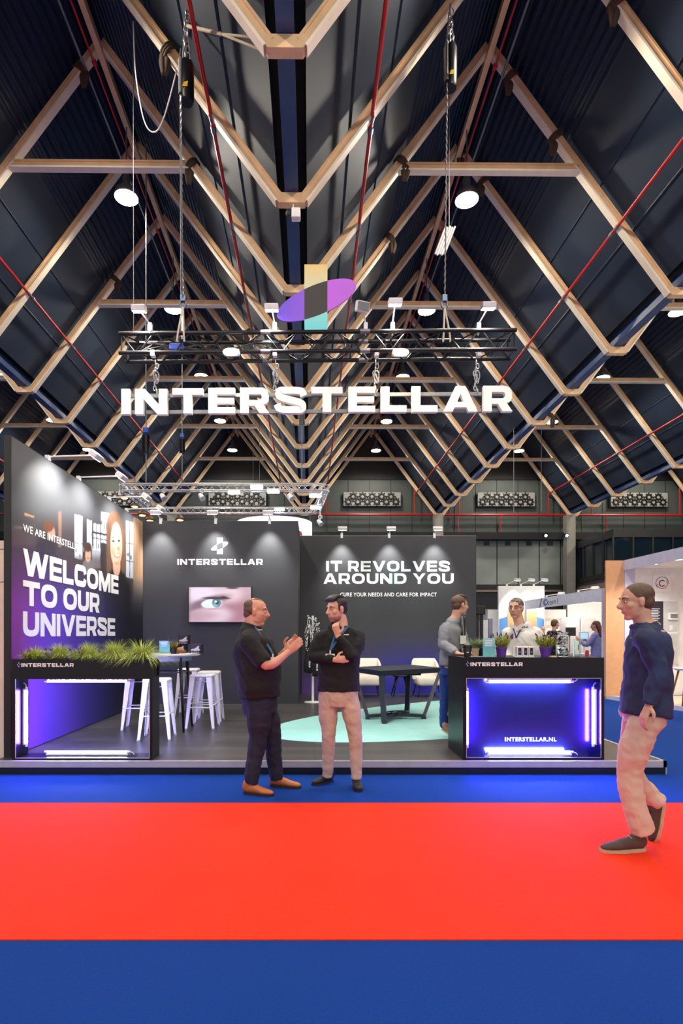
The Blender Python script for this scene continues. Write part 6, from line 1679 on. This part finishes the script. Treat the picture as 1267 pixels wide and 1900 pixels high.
def lanyard(root, neckL, neckR, bottom, m=LANYB, badge=True, nrm=(0, -1, 0), size=(.085, .05), mid=None):
    mb = MB(); n = Vector(nrm)
    for p in (neckL, neckR):
        path = [Vector(p), Vector(p).lerp(Vector(bottom), .5) + n * .012, Vector(bottom)]
        q, _ = catmull(path, None, 8)
        for a, b in zip(q, q[1:]): mb.bar(a, b, .017, .003, n)
    o = mb.build('lanyard', m, root)
    if badge:
        b = Vector(bottom); s = n.cross(V(0, 0, 1)).normalized(); M = Matrix((s, n, V(0, 0, 1))).transposed().to_4x4(); M.translation = b
        mb = MB(); mb.box((-.006, -.004, -.03), (.006, .004, .0), M); mb.box((-size[0] / 2, -.003, -.03 - size[1]), (size[0] / 2, .003, -.03), M); mb.build('badge', BADGE, o)
    return o

def garment_torso(mb, hem, waist, chest, sh, neck, radii, side, sm=5):
    mb.tube([hem, waist, chest, sh, neck], radii, 22, side=side, smooth=sm)

# ---- person in the black jumper, hand on chin
def thinker():
    Y = 5.45
    def q(px, py, dy=0.0): return P(px, py, Y + dy)
    r = thing('person', 'dark haired man in black jumper and beige chinos standing with hand on chin', 'person', (PX(632, Y), Y, 0))
    hc = q(624, 1131); R = frame((-.78, -.60, -.14)) 
    neck = q(634.5, 1162, .02); chest = q(630, 1195, .0); belly = q(628.5, 1245, .0); hips = q(628, 1292)
    shR = q(596, 1185); shL = q(664, 1183)
    elR = q(583, 1217, -.04); haR = q(622, 1224, -.18); elL = q(652, 1217, -.15); wrL = q(627, 1179, -.165)
    b = MB(); head_shapes(b, hc, R, 1.02)
    limb(b, [hc + R @ V(-.03, 0, -.05), neck + V(0, 0, .02), chest + V(0, 0, .08)], [(.055, .06), (.056, .058), (.09, .07)])
    b.tube([chest + V(0, 0, .10), chest, belly, hips], [(.13, .09), (.16, .11), (.15, .10), (.16, .11)], 18, side=(1, 0, 0), smooth=3)
    limb(b, [shR, elR, haR], [(.05, .05), (.042, .042), (.030, .026)]); limb(b, [shL, elL, wrL], [(.05, .05), (.042, .042), (.030, .026)])
    # right hand tucked under the left elbow, left hand closed at the chin
    hand_shapes(b, haR, (1, -.02, .05), (0, .9, .1), (0, -.2, 1), .55, .175)
    hand_shapes(b, wrL, (-.28, -.1, .95), (.35, .75, .2), (.85, -.35, .1), 1.15, .185, .0, .25)
    hipR = q(610, 1295); hipL = q(647, 1295); knR = q(609.5, 1362, -.02); knL = q(658.5, 1364, -.06); anR = q(608, 1428, .06); anL = q(661.5, 1436, -.08)
    limb(b, [hipR, knR, anR, anR - V(0, 0, .08)], [(.07, .07), (.05, .05), (.036, .036), (.03, .03)]); limb(b, [hipL, knL, anL, anL - V(0, 0, .07)], [(.07, .07), (.05, .05), (.036, .036), (.03, .03)])
    o = b.build('body', SKIN, r); remesh(o, .0055, 4)
    face_details(r, hc, R, 1.02)
    h = MB(); k = 1.02
    h.ell(hc + R @ V(-.026, 0, .048), (.098, .083, .082), R, 20, 14); h.ell(hc + R @ V(-.055, 0, .0), (.062, .077, .075), R, 18, 12)
    for i in range(11):      # swept-back fringe
        l = -.058 + .0116 * i
        h.tube([hc + R @ V(.074 - 2.5 * l * l, l, .078), hc + R @ V(.062, l, .112 - 2 * l * l), hc + R @ V(.0, l * .95, .136 - 2 * l * l), hc + R @ V(-.07, l * .8, .11)], [.006, .014, .013, .008], 8, smooth=3)
    for s in (-1, 1): h.tube([hc + R @ V(.018, s * .071, .05), hc + R @ V(.024, s * .072, .01), hc + R @ V(.02, s * .069, -.02)], [.011, .008, .003], 7)
    remesh(h.build('hair', HAIRD, r), .005, 2)
    bd = MB(); bd.ell(hc + R @ V(.022, 0, -.072), (.067, .063, .045), R, 18, 10); bd.ell(hc + R @ V(.062, 0, -.100), (.027, .033, .021), R, 12, 8)
    remesh(bd.build('stubble', mat('stubble', (148, 104, 86), .7, var=.1, scale=60), r), .006, 3)
    # jumper
    g = MB(); hem = q(628, 1282)
    garment_torso(g, hem, belly, chest, q(630, 1169), q(633, 1163), [(.205, .135), (.198, .135), (.205, .125), (.125, .075), (.075, .065)], (1, 0, 0))
    g.tube([hem - V(0, 0, .005), hem + V(0, 0, .05)], [(.207, .137), (.205, .135)], 22, side=(1, 0, 0))
    limb(g, [shR + V(.045, 0, .012), shR, (shR + elR) / 2 + V(-.008, 0, 0), elR, (elR + haR) / 2, haR - V(.012, 0, 0)], [(.075, .075), (.074, .074), (.068, .068), (.062, .062), (.054, .054), (.042, .042)])
    limb(g, [shL + V(-.045, 0, .012), shL, (shL + elL) / 2 + V(.02, 0, 0), elL, (elL + wrL) / 2, wrL - V(-.004, 0, .012)], [(.075, .075), (.074, .074), (.068, .068), (.060, .060), (.052, .052), (.042, .042)])
    traps(g, q(634, 1167), shR, .072); traps(g, q(634, 1167), shL, .072)
    g.torus(q(633.5, 1161.5, .01), .066, .012, (0, -.25, 1), 20, 8)
    remesh(g.build('jumper', KNIT, r), .010, 5, .5, wrinkler(.010, 7, [(elR, .2, .007, 70), (elL, .2, .007, 70), (hem + V(0, -.1, .1), .22, .006, 60)]))
    mb = MB(); c = q(642.5, 1177.7, -.135); mb.cbox(c, (.05, .006, .010)); mb.build('name_pin', BADGE, r)
    # chinos
    g = MB()
    g.tube([q(628, 1276), q(628, 1296), q(628, 1310)], [(.19, .125), (.195, .13), (.18, .12)], 20, side=(1, 0, 0), smooth=3)
    limb(g, [q(610, 1292), q(608.5, 1322), knR, q(609, 1395, .02), anR + V(0, 0, -.07)], [(.098, .105), (.094, .098), (.068, .070), (.062, .064), (.050, .052)])
    limb(g, [q(646, 1292), q(652, 1322, -.03), knL, q(660.5, 1400, -.06), anL + V(0, 0, -.05)], [(.098, .105), (.094, .098), (.068, .070), (.062, .064), (.050, .052)])
    remesh(g.build('trousers', CHINO, r), .009, 4, .5, wrinkler(.006, 9, [(knR, .16, .006, 80), (knL, .16, .006, 80), (anR, .16, .008, 110), (anL, .16, .008, 110)]))
    shoe(r, (PX(617, 5.56), 5.60, .0), (PX(580, 5.56), 5.44, .0), BLKL, BLKL); shoe(r, (PX(659, 5.42), 5.46, 0), (PX(666, 5.25), 5.21, 0), BLKL, BLKL)
    lanyard(r, q(641, 1164, -.075), q(626, 1163, -.08), q(612.5, 1207, -.165), size=(.085, .03))
    mb = MB(); mb.tube([q(645, 1162, -.05), q(640, 1170, -.10), q(634, 1177, -.14)], [(.012, .003)] * 3, 6, side=(1, 0, .6), smooth=3); mb.build('lanyard_strap', LANYB, r)
thinker()

# ---- heavy man in profile, gesturing with both hands
def gesturer():
    Y = 5.25
    def q(px, py, dy=0.0): return P(px, py, Y + dy)
    r = thing('person', 'balding heavy man in black polo and dark jeans gesturing with both raised hands', 'person', (PX(482, Y), Y, 0))
    hc = q(475, 1135); R = frame((.97, -.06, -.12))
    neck = q(468, 1164); chest = q(470, 1195); belly = q(477, 1240); hips = q(481, 1292)
    shN = q(461, 1190, -.19); shF = q(470, 1188, .19); elN = q(494, 1234, -.26); elF = q(506, 1226, .20); wrN = q(535, 1210, -.14); wrF = q(531, 1206, .06)
    b = MB(); head_shapes(b, hc, R, 1.06, 1.0)
    b.ell(hc + R @ V(.02, 0, -.105), (.06, .055, .04), R, 14, 10)
    limb(b, [hc + R @ V(-.03, 0, -.04), neck + V(.0, 0, .02), chest + V(0, 0, .08)], [(.066, .07), (.072, .075), (.1, .1)])
    b.tube([chest + V(0, 0, .1), chest, belly, hips], [(.14, .10), (.18, .15), (.17, .18), (.16, .15)], 18, side=(0, 1, 0), smooth=3)
    limb(b, [shN, elN, wrN], [(.052, .052), (.047, .047), (.031, .028)]); limb(b, [shF, elF, wrF], [(.052, .052), (.046, .046), (.031, .028)])
    hand_shapes(b, wrN, (.72, .1, .62), (-.1, 1, .1), (-.6, 0, .75), .28, .19, .16); hand_shapes(b, wrF, (.66, -.1, .72), (-.1, -1, .1), (-.6, 0, .75), .28, .19, .16)
    knN = q(478, 1374, -.06); anN = q(465, 1450, -.09); knF = q(505, 1370, .10); anF = q(513, 1440, .14)
    limb(b, [q(479, 1300, -.10), knN, anN, anN - V(0, 0, .05)], [(.08, .08), (.055, .055), (.038, .038), (.033, .033)]); limb(b, [q(487, 1300, .10), knF, anF, anF - V(0, 0, .05)], [(.08, .08), (.055, .055), (.038, .038), (.033, .033)])
    remesh(b.build('body', SKINR, r), .0058, 4)
    face_details(r, hc, R, 1.06, HAIRB)
    h = MB(); h.ell(hc + R @ V(-.034, 0, .012), (.086, .087, .062), R, 20, 12); h.ell(hc + R @ V(-.060, 0, -.03), (.056, .074, .05), R, 16, 10)
    h.ell(hc + R @ V(-.045, 0, .05), (.078, .082, .062), R, 18, 12)
    h.tube([hc + R @ V(.055, 0, .098), hc + R @ V(.0, .0, .118), hc + R @ V(-.06, 0, .098)], [(.03, .004), (.05, .006), (.05, .01)], 12, side=R @ V(0, 1, 0), smooth=3)
    remesh(h.build('hair', HAIRB, r), .006, 3)
    g = MB(); hem = q(481, 1293)
    g.tube([hem, q(480, 1265), belly + V(.01, 0, 0), q(472, 1212), chest, q(466, 1172), q(467.5, 1163)], [(.205, .195), (.225, .205), (.235, .215), (.225, .205), (.225, .185), (.15, .105), (.085, .082)], 24, side=(0, 1, 0), smooth=5)
    limb(g, [shN + V(.02, .10, .03), shN, (shN + elN) / 2 + V(-.01, 0, 0), elN + V(-.012, 0, .012)], [(.09, .09), (.088, .088), (.084, .084), (.078, .078)])
    limb(g, [shF + V(.0, -.10, .03), shF, (shF + elF) / 2 + V(-.01, 0, 0), elF + V(-.012, 0, .012)], [(.09, .09), (.088, .088), (.084, .084), (.078, .078)])
    traps(g, q(467, 1169), shN, .085); traps(g, q(467, 1169), shF, .085)
    g.torus(q(468, 1160.5), .076, .015, (.3, 0, 1), 20, 8)
    remesh(g.build('polo_shirt', KNIT, r), .011, 5, .5, wrinkler(.010, 6, [(elN, .2, .006, 60), (hem, .25, .007, 55)]))
    g = MB(); g.tube([q(481, 1288), q(482, 1310), q(483, 1325)], [(.17, .165), (.175, .165), (.16, .15)], 20, side=(0, 1, 0), smooth=3)
    limb(g, [q(479, 1302, -.08), q(480, 1335, -.08), knN, q(471, 1415, -.08), anN + V(0, 0, -.02)], [(.118, .11), (.112, .105), (.085, .082), (.074, .072), (.064, .062)])
    limb(g, [q(487, 1302, .08), q(498, 1335, .09), knF, q(509, 1408, .12), anF + V(0, 0, -.03)], [(.118, .11), (.112, .105), (.085, .082), (.074, .072), (.064, .062)])
    remesh(g.build('jeans', JEANS, r), .010, 4, .5, wrinkler(.007, 8, [(knN, .18, .006, 70), (anN, .2, .009, 100), (anF, .2, .009, 100)]))
    shoe(r, (PX(452, 5.15), 5.17, 0), (PX(507, 5.1), 5.09, 0), TANL, SOLE); shoe(r, (PX(502, 5.42), 5.42, 0), (PX(558, 5.38), 5.35, 0), TANL, SOLE)
    lanyard(r, q(473, 1163, -.085), q(478, 1166, .05), q(506, 1213, -.17), nrm=(.6, -.8, 0), size=(.075, .06))
gesturer()

# ---- man in the grey blazer leaning at the counter
def blazer_man():
    Y = 7.05
    def q(px, py, dy=0.0): return P(px, py, Y + dy)
    r = thing('person', 'man in grey tweed blazer and blue jeans leaning on the counter, looking right', 'person', (PX(838, Y), Y, ZP))
    hc = q(853, 1123.5); R = frame((.93, .34, -.05)); f = V(.86, -.45, 0).normalized(); side = V(.45, .86, 0)
    neck = q(845.5, 1147); chest = q(839, 1172); belly = q(837, 1205); hips = q(836, 1240)
    shN = q(826, 1169, -.12); shF = q(852, 1167, .14); elN = q(822.5, 1196, -.20); wrN = P(850, 1213, 6.50); elF = q(862, 1196, .1); wrF = P(868, 1209, 6.75)
    b = MB(); head_shapes(b, hc, R, 1.0)
    limb(b, [hc + R @ V(-.03, 0, -.05), neck + V(0, 0, .02), chest + V(0, 0, .1)], [(.056, .06), (.058, .06), (.09, .08)])
    b.tube([chest + V(0, 0, .1), chest, belly, hips], [(.14, .09), (.17, .11), (.15, .10), (.16, .11)], 18, side=side, smooth=3)
    limb(b, [shN, elN, wrN], [(.05, .05), (.042, .042), (.030, .027)]); limb(b, [shF, elF, wrF], [(.05, .05), (.042, .042), (.03, .027)])
    hand_shapes(b, wrN, (.8, -.25, -.08), (0, 0, -1), (.25, .8, 0), .16, .18); hand_shapes(b, wrF, (.6, -.4, -.25), (0, -.3, -1), (-.6, -.4, 0), .3, .18)
    a1 = P(826, 1345, 7.3); a2 = P(845, 1355, 7.15)
    limb(b, [q(828, 1250, .1), q(832, 1300, .2), V(a1.x, 7.36, .30)], [(.075, .075), (.052, .052), (.036, .036)]); limb(b, [q(842, 1250, 0), V(PX(846, 7.1), 7.0, .62), V(PX(848, 7.1), 7.1, .2)], [(.075, .075), (.052, .052), (.036, .036)])
    remesh(b.build('body', SKIN, r), .007, 4); face_details(r, hc, R, 1.0, HAIRB)
    h = MB(); h.ell(hc + R @ V(-.024, 0, .046), (.098, .083, .080), R, 20, 14); h.ell(hc + R @ V(-.055, 0, .0), (.058, .076, .07), R, 16, 12)
    h.tube([hc + R @ V(.072, -.02, .085), hc + R @ V(.04, 0, .118), hc + R @ V(-.03, 0, .125)], [(.04, .012), (.055, .016), (.06, .012)], 12, side=R @ V(0, 1, 0), smooth=3)
    for s in (-1, 1): h.tube([hc + R @ V(.02, s * .072, .05), hc + R @ V(.018, s * .074, .0)], [.011, .005], 7)
    remesh(h.build('hair', HAIRB, r), .006, 3)
    g = MB(); hem = q(836, 1235)
    g.tube([hem, belly, chest, q(841, 1157), q(844, 1150)], [(.205, .14), (.185, .13), (.205, .13), (.15, .085), (.08, .075)], 22, side=side, smooth=5)
    limb(g, [shN + V(.05, .06, .02), shN, (shN + elN) / 2, elN, (elN + wrN) / 2, wrN - V(.02, -.03, 0)], [(.08, .08), (.08, .08), (.070, .070), (.062, .062), (.056, .056), (.048, .048)])
    limb(g, [shF - V(.05, .03, -.02), shF, (shF + elF) / 2, elF, (elF + wrF) / 2, wrF - V(.02, -.03, 0)], [(.08, .08), (.08, .08), (.068, .068), (.06, .06), (.054, .054), (.046, .046)])
    traps(g, q(843, 1156), shN, .078); traps(g, q(843, 1156), shF, .078); g.torus(q(843.5, 1151), .068, .014, (.35, .1, 1), 20, 8)
    remesh(g.build('blazer', BLAZER, r), .010, 4, .5, wrinkler(.009, 7, [(elN, .22, .008, 65)]))
    mb = MB(); p0 = chest + f * .135 + V(0, 0, .13); p1 = belly + f * .15
    mb.tube([p0 + V(.02, 0, .05), p0.lerp(p1, .5) + f * .012, p1], [(.05, .012), (.055, .012), (.02, .008)], 12, side=side, smooth=3); mb.build('dark_shirt', BLACK, r, smooth=True)
    mb = MB()
    for s in (-1, 1): mb.tube([p0 + side * (s * .075) + V(0, 0, .06), p0 + side * (s * .055) - V(0, 0, .08) + f * .012, p1 + side * (s * .01) + f * .012], [(.022, .006), (.032, .007), (.008, .005)], 8, side=side, smooth=3)
    mb.build('lapel', BLAZER, r, smooth=True)
    mb = MB(); c = q(859, 1187, -.16); mb.cbox(c, (.07, .012, .10), None); mb.build('badge', BADGE, r)
    g = MB(); g.tube([q(836, 1230), q(836, 1252)], [(.16, .12), (.165, .12)], 18, side=side)
    limb(g, [q(829, 1248, .06), V(PX(828, 7.2), 7.22, .72), V(a1.x, 7.36, .34), V(a1.x, 7.34, .26)], [(.10, .10), (.078, .078), (.064, .064), (.058, .058)])
    limb(g, [q(842, 1248, 0), V(PX(846, 7.1), 7.0, .64), V(PX(847, 7.1), 7.08, .25)], [(.10, .10), (.075, .075), (.06, .06)])
    remesh(g.build('jeans', BLUEJ, r), .011, 4, .5, wrinkler(.006, 8))
    shoe(r, (a1.x - .04, 7.34, .22), (a1.x + .10, 7.24, ZP + .002), mat('brown_suede', (150, 116, 92), .8), SOLEB); shoe(r, (PX(846, 7.1), 7.12, ZP), (PX(862, 7.0), 6.9, ZP), mat('brown_suede_shoe', (150, 116, 92), .8), SOLEB)
blazer_man()

# ---- man in the white shirt behind the counter
def white_man():
    Y = 6.95
    def q(px, py, dy=0.0): return P(px, py, Y + dy)
    r = thing('person', 'grey haired man in white shirt with navy lanyard standing behind the reception counter', 'person', (PX(969, Y), Y, ZP))
    hc = q(957, 1129); R = frame((-.60, -.80, -.06)); side = V(.97, -.24, 0)
    neck = q(963, 1158); chest = q(968, 1185); belly = q(969, 1220); hips = q(969, 1255)
    shR = q(942, 1175); shL = q(996, 1175, .04); elR = q(935, 1205, .05); elL = q(1007, 1208, .06); wrR = q(945, 1232, -.12); wrL = q(1000, 1238, -.1)
    b = MB(); head_shapes(b, hc, R, 1.06)
    limb(b, [hc + R @ V(-.03, 0, -.05), neck + V(0, 0, .02), chest + V(0, 0, .1)], [(.06, .062), (.062, .062), (.1, .08)])
    b.tube([chest + V(0, 0, .1), chest, belly, hips], [(.14, .1), (.18, .12), (.17, .12), (.17, .12)], 18, side=side, smooth=3)
    for s_, e_, w_ in ((shR, elR, wrR), (shL, elL, wrL)): limb(b, [s_, e_, w_], [(.05, .05), (.043, .043), (.03, .027)])
    hand_shapes(b, wrR, (.5, -.5, -.6), (.6, .6, 0), (0, -.6, .6), .4, .185); hand_shapes(b, wrL, (-.5, -.5, -.6), (-.6, .6, 0), (0, -.6, .6), .4, .185)
    for s in (-1, 1): limb(b, [hips + V(s * .09, 0, -.02), V(hips.x + s * .1, Y, .62), V(hips.x + s * .1, Y + .02, .2)], [(.08, .08), (.056, .056), (.038, .038)])
    remesh(b.build('body', SKIN, r), .007, 4); face_details(r, hc, R, 1.06, HAIRG)
    mb = MB()
    for s in (-1, 1): mb.torus(hc + R @ V(.098, s * .034, .012), .021, .0018, R @ V(1, 0, 0), 18, 5)
    mb.tube([hc + R @ V(.1, -.014, .014), hc + R @ V(.1, .014, .014)], .0018, 5)
    for s in (-1, 1): mb.tube([hc + R @ V(.096, s * .055, .014), hc + R @ V(.0, s * .084, .018)], .0018, 5)
    mb.build('glasses', BLACKMETAL, r)
    h = MB(); h.ell(hc + R @ V(-.026, 0, .05), (.102, .088, .084), R, 20, 14); h.ell(hc + R @ V(-.058, 0, .0), (.062, .081, .072), R, 16, 12)
    rnd = random.Random(2)
    for i in range(26):
        a = rnd.uniform(-1, 1); t = rnd.uniform(-.5, 1); h.ell(hc + R @ V(.06 * t, .07 * a, .125 - .05 * a * a - .03 * t * t), (.02, .016, .012), R, 8, 6)
    remesh(h.build('hair', HAIRG, r), .006, 2)
    g = MB(); hem = q(969, 1258)
    g.tube([hem, belly, chest, q(967, 1166), q(964.5, 1160)], [(.21, .15), (.205, .155), (.205, .14), (.14, .085), (.085, .078)], 22, side=side, smooth=5)
    for s_, e_, w_, k in ((shR, elR, wrR, 1), (shL, elL, wrL, -1)): limb(g, [s_ + V(k * .06, 0, .015), s_, (s_ + e_) / 2, e_, (e_ + w_) / 2, w_], [(.072, .072), (.074, .074), (.070, .070), (.066, .066), (.058, .058), (.05, .05)])
    traps(g, q(966, 1169), shR, .066); traps(g, q(966, 1169), shL, .066)
    remesh(g.build('shirt', SHIRTW, r), .010, 4, .5, wrinkler(.007, 7, [(elL, .25, .006, 60), (elR, .25, .006, 60)]))
    mb = MB()
    for s in (-1, 1): mb.poly([[(0, 0), (.075 * s, .05), (.085 * s, .005), (.03 * s, -.05)]], lambda u, v, d, c=q(960.5, 1165, -.09): c + side * u + V(-.02, -.01 - d, v + .01), 0, .006)
    mb.build('collar', SHIRTW, r)
    mb = MB(); c = q(975, 1164, -.15)
    for j in range(4): mb.cbox(c + V(-.03 + .019 * j, .012, .004 * (j % 2)), (.010, .012, .016))
    mb.build('chest_print', BLACK, r)
    lanyard(r, q(972, 1153, -.04), q(951, 1163, -.08), q(957.5, 1184, -.165), m=mat('navy_lanyard', (32, 44, 92), .6), badge=False)
    g = MB(); g.tube([hem + V(0, 0, .05), hem - V(0, 0, .08)], [(.18, .13), (.18, .13)], 18, side=side)
    for s in (-1, 1): limb(g, [hips + V(s * .09, 0, -.02), V(hips.x + s * .1, Y, .62), V(hips.x + s * .1, Y + .02, .2)], [(.105, .105), (.08, .08), (.07, .07)])
    remesh(g.build('trousers', JEANS, r), .012, 3)
    for s in (-1, 1): shoe(r, (hips.x + s * .1, Y + .08, ZP), (hips.x + s * .13, Y - .19, ZP), BLKL, BLKL)
white_man()

# ---- passer-by walking to the left across the red carpet
def walker():
    Y = 3.82
    def q(px, py, dy=0.0): return P(px, py, Y + dy)
    r = thing('person', 'passer-by in navy jacket and sand trousers walking left across the red carpet', 'person', (PX(1165, Y), Y, .006))
    hc = q(1179, 1117); R = frame((-1, .06, -.12)); side = V(0, 1, 0)
    neck = q(1192, 1156); chest = q(1202, 1197); belly = q(1201, 1250); hips = q(1196, 1306)
    shN = q(1202, 1190, -.17); shF = q(1198, 1190, .17); elN = q(1222, 1252, -.22); wrN = q(1204, 1308, -.23); elF = q(1188, 1252, .22); wrF = q(1166, 1290, .20)
    b = MB(); head_shapes(b, hc, R, 1.0)
    limb(b, [hc + R @ V(-.03, 0, -.05), neck + V(0, 0, .02), chest + V(0, 0, .1)], [(.056, .06), (.058, .06), (.09, .08)])
    b.tube([chest + V(0, 0, .1), chest, belly, hips], [(.13, .09), (.16, .11), (.15, .11), (.15, .12)], 18, side=side, smooth=3)
    limb(b, [shN, elN, wrN], [(.05, .05), (.042, .042), (.03, .027)]); limb(b, [shF, elF, wrF], [(.05, .05), (.042, .042), (.03, .027)])
    hand_shapes(b, wrN, (-.4, 0, -.9), (.9, .1, -.4), (-.3, -.9, 0), .4, .18); hand_shapes(b, wrF, (-.5, 0, -.85), (.9, -.1, -.4), (-.3, .9, 0), .4, .18)
    kn = q(1168, 1438, -.02); an = q(1188, 1530, -.03); kn2 = q(1168, 1425, .12); an2 = q(1222, 1490, .16)
    limb(b, [hips + V(0, -.09, 0), kn, an, an - V(0, 0, .08)], [(.08, .08), (.055, .055), (.038, .038), (.034, .034)]); limb(b, [hips + V(0, .09, 0), kn2, an2], [(.08, .08), (.055, .055), (.038, .038)])
    remesh(b.build('body', SKIN, r), .0065, 4); face_details(r, hc, R, 1.0, HAIRB)
    h = MB(); h.ell(hc + R @ V(-.026, 0, .046), (.1, .084, .082), R, 20, 14); h.ell(hc + R @ V(-.058, 0, .0), (.058, .077, .072), R, 16, 12)
    remesh(h.build('hair', HAIRB, r), .006, 3)
    g = MB(); hem = q(1196, 1326)
    g.tube([hem, belly, chest, q(1196, 1167), q(1193, 1159)], [(.20, .145), (.185, .13), (.185, .125), (.13, .085), (.08, .076)], 22, side=side, smooth=5)
    for s_, e_, w_, k in ((shN, elN, wrN, 1), (shF, elF, wrF, -1)): limb(g, [s_ + V(0, k * .07, .02), s_, (s_ + e_) / 2, e_, (e_ + w_) / 2, w_], [(.072, .072), (.074, .074), (.066, .066), (.060, .060), (.054, .054), (.046, .046)])
    traps(g, q(1194, 1164), shN, .07); traps(g, q(1194, 1164), shF, .07)
    g.torus(q(1193, 1160), .074, .018, (-.2, 0, 1), 20, 8)
    remesh(g.build('jacket', NAVYJ, r), .010, 4, .5, wrinkler(.011, 6, [(elN, .25, .008, 60)]))
    g = MB(); g.tube([hem + V(0, 0, .06), hem - V(0, 0, .06)], [(.15, .112), (.155, .115)], 18, side=side)
    limb(g, [hips + V(0, -.08, -.03), q(1182, 1375, -.06), kn, q(1176, 1490, -.03), an - V(-.02, 0, .05)], [(.10, .10), (.098, .095), (.080, .078), (.074, .072), (.080, .078)])
    limb(g, [hips + V(0, .08, -.03), q(1184, 1365, .1), kn2, q(1192, 1462, .15), an2], [(.10, .10), (.098, .095), (.078, .076), (.070, .068), (.064, .064)])
    remesh(g.build('trousers', SANDT, r), .010, 4, .5, wrinkler(.008, 8, [(an, .2, .008, 90)]))
    shoe(r, (PX(1196, Y - .03), Y - .03, .007), (PX(1115, Y - .05), Y - .05, .007), TAUPE, SOLEB, h=.085); shoe(r, (PX(1232, Y + .16), Y + .16, PZ(1490, Y + .16)), (PX(1214, Y + .16), Y + .16, PZ(1563, Y + .16)), TAUPE, SOLEB)
walker()

# ---- small figures further back
def far_person(label, px, py_top, Y, floor, height, face, top, pants, hair, long_hair=False, arms=None, bald=False):
    x = PX(px, Y); zt_ = floor + height; k = height / 1.78
    r = thing('person', label, 'person', (x, Y, floor))
    f = Vector(face).normalized(); side = V(-f.y, f.x, 0).normalized()
    def w(fx, sx, z): return V(x, Y, floor) + f * (fx * k) + side * (sx * k) + V(0, 0, z * k)
    hc = w(.02, 0, 1.66); R = frame((f.x, f.y, -.1))
    b = MB(); head_shapes(b, hc, R, k)
    limb(b, [w(-.01, 0, 1.60), w(-.02, 0, 1.50), w(-.02, 0, 1.40)], [(.055, .055), (.056, .056), (.09, .08)], 3)
    b.tube([w(-.02, 0, 1.45), w(0, 0, 1.3), w(0, 0, 1.1), w(0, 0, .92)], [(.13, .09), (.16, .1), (.14, .1), (.16, .11)], 14, side=side, smooth=2)
    arms = arms or [(.02, .05, 1.12, .06, .85), (.02, .05, 1.12, .06, .85)]
    js = []
    for s, (ef, es, ez, hf, hz_) in zip((-1, 1), arms):
        sh, el, wr = w(-.01, s * .19, 1.42), w(ef, s * (.2 + es), ez), w(hf, s * .17, hz_); js.append((sh, el, wr, s))
        limb(b, [sh, el, wr], [(.046, .046), (.04, .04), (.028, .026)], 3); d = (wr - el).normalized(); hand_shapes(b, wr, d, side * -s, f, .35, .18 * k)
    for s in (-1, 1): limb(b, [w(0, s * .09, .92), w(.02, s * .1, .5), w(-.01, s * .1, .08)], [(.08, .08), (.055, .055), (.036, .036)], 3)
    remesh(b.build('body', SKIN, r), .009, 3); face_details(r, hc, R, k, hair)
    if not bald:
        h = MB(); h.ell(hc + R @ V(-.026, 0, .046) * 1.0, (.1 * k, .086 * k, .084 * k), R, 16, 12); h.ell(hc + R @ V(-.058, 0, .0), (.062 * k, .08 * k, .075 * k), R, 14, 10)
        if long_hair:
            h.tube([hc + R @ V(-.05, 0, .05), hc + R @ V(-.09, 0, -.08), hc + R @ V(-.10, 0, -.22), hc + R @ V(-.09, 0, -.30)], [(.085, .06), (.10, .06), (.095, .045), (.05, .02)], 14, side=R @ V(0, 1, 0), smooth=3)
        remesh(h.build('hair', hair, r), .008, 3)
    g = MB(); g.tube([w(0, 0, .88), w(0, 0, 1.1), w(0, 0, 1.3), w(-.02, 0, 1.45), w(-.02, 0, 1.5)], [(.185, .125), (.165, .12), (.195, .125), (.13, .085), (.07, .068)], 18, side=side, smooth=4)
    for sh, el, wr, s in js: limb(g, [sh - side * (s * .05), sh, el, wr], [(.07, .07), (.07, .07), (.056, .056), (.044, .044)], 3)
    remesh(g.build('top', top, r), .014, 3, .5, wrinkler(.008, 7))
    g = MB(); g.tube([w(0, 0, .95), w(0, 0, .82)], [(.165, .115), (.165, .115)], 16, side=side)
    for s in (-1, 1): limb(g, [w(0, s * .09, .9), w(.02, s * .1, .5), w(-.01, s * .1, .06)], [(.1, .1), (.075, .075), (.065, .065)], 3)
    remesh(g.build('trousers', pants, r), .014, 3)
    for s in (-1, 1): shoe(r, w(-.08, s * .1, 0), w(.19, s * .12, 0), BLKL, BLKL)
    return r
far_person('woman with long auburn hair in a violet-blue blouse, seen from behind', 1106, 1150, 14.1, 0, 1.78, (-.75, .65, 0), VIOLET, JEANS, HAIRR, True, [(.1, .06, 1.15, .22, 1.25), (.16, .04, 1.18, .34, 1.32)])
far_person('short haired man in dark clothes standing beyond the glass jar', 1029, 1147, 15.0, 0, 1.84, (.95, .3, 0), BLACK, JEANS, HAIRB, False)
far_person('bald man in a dark jacket partly hidden behind the man in the white shirt', 1007, 1160, 17.4, 0, 1.70, (-.6, -.8, 0), mat('dark_navy_jacket', (36, 40, 58), .8), JEANS, HAIRG, False, None, True)
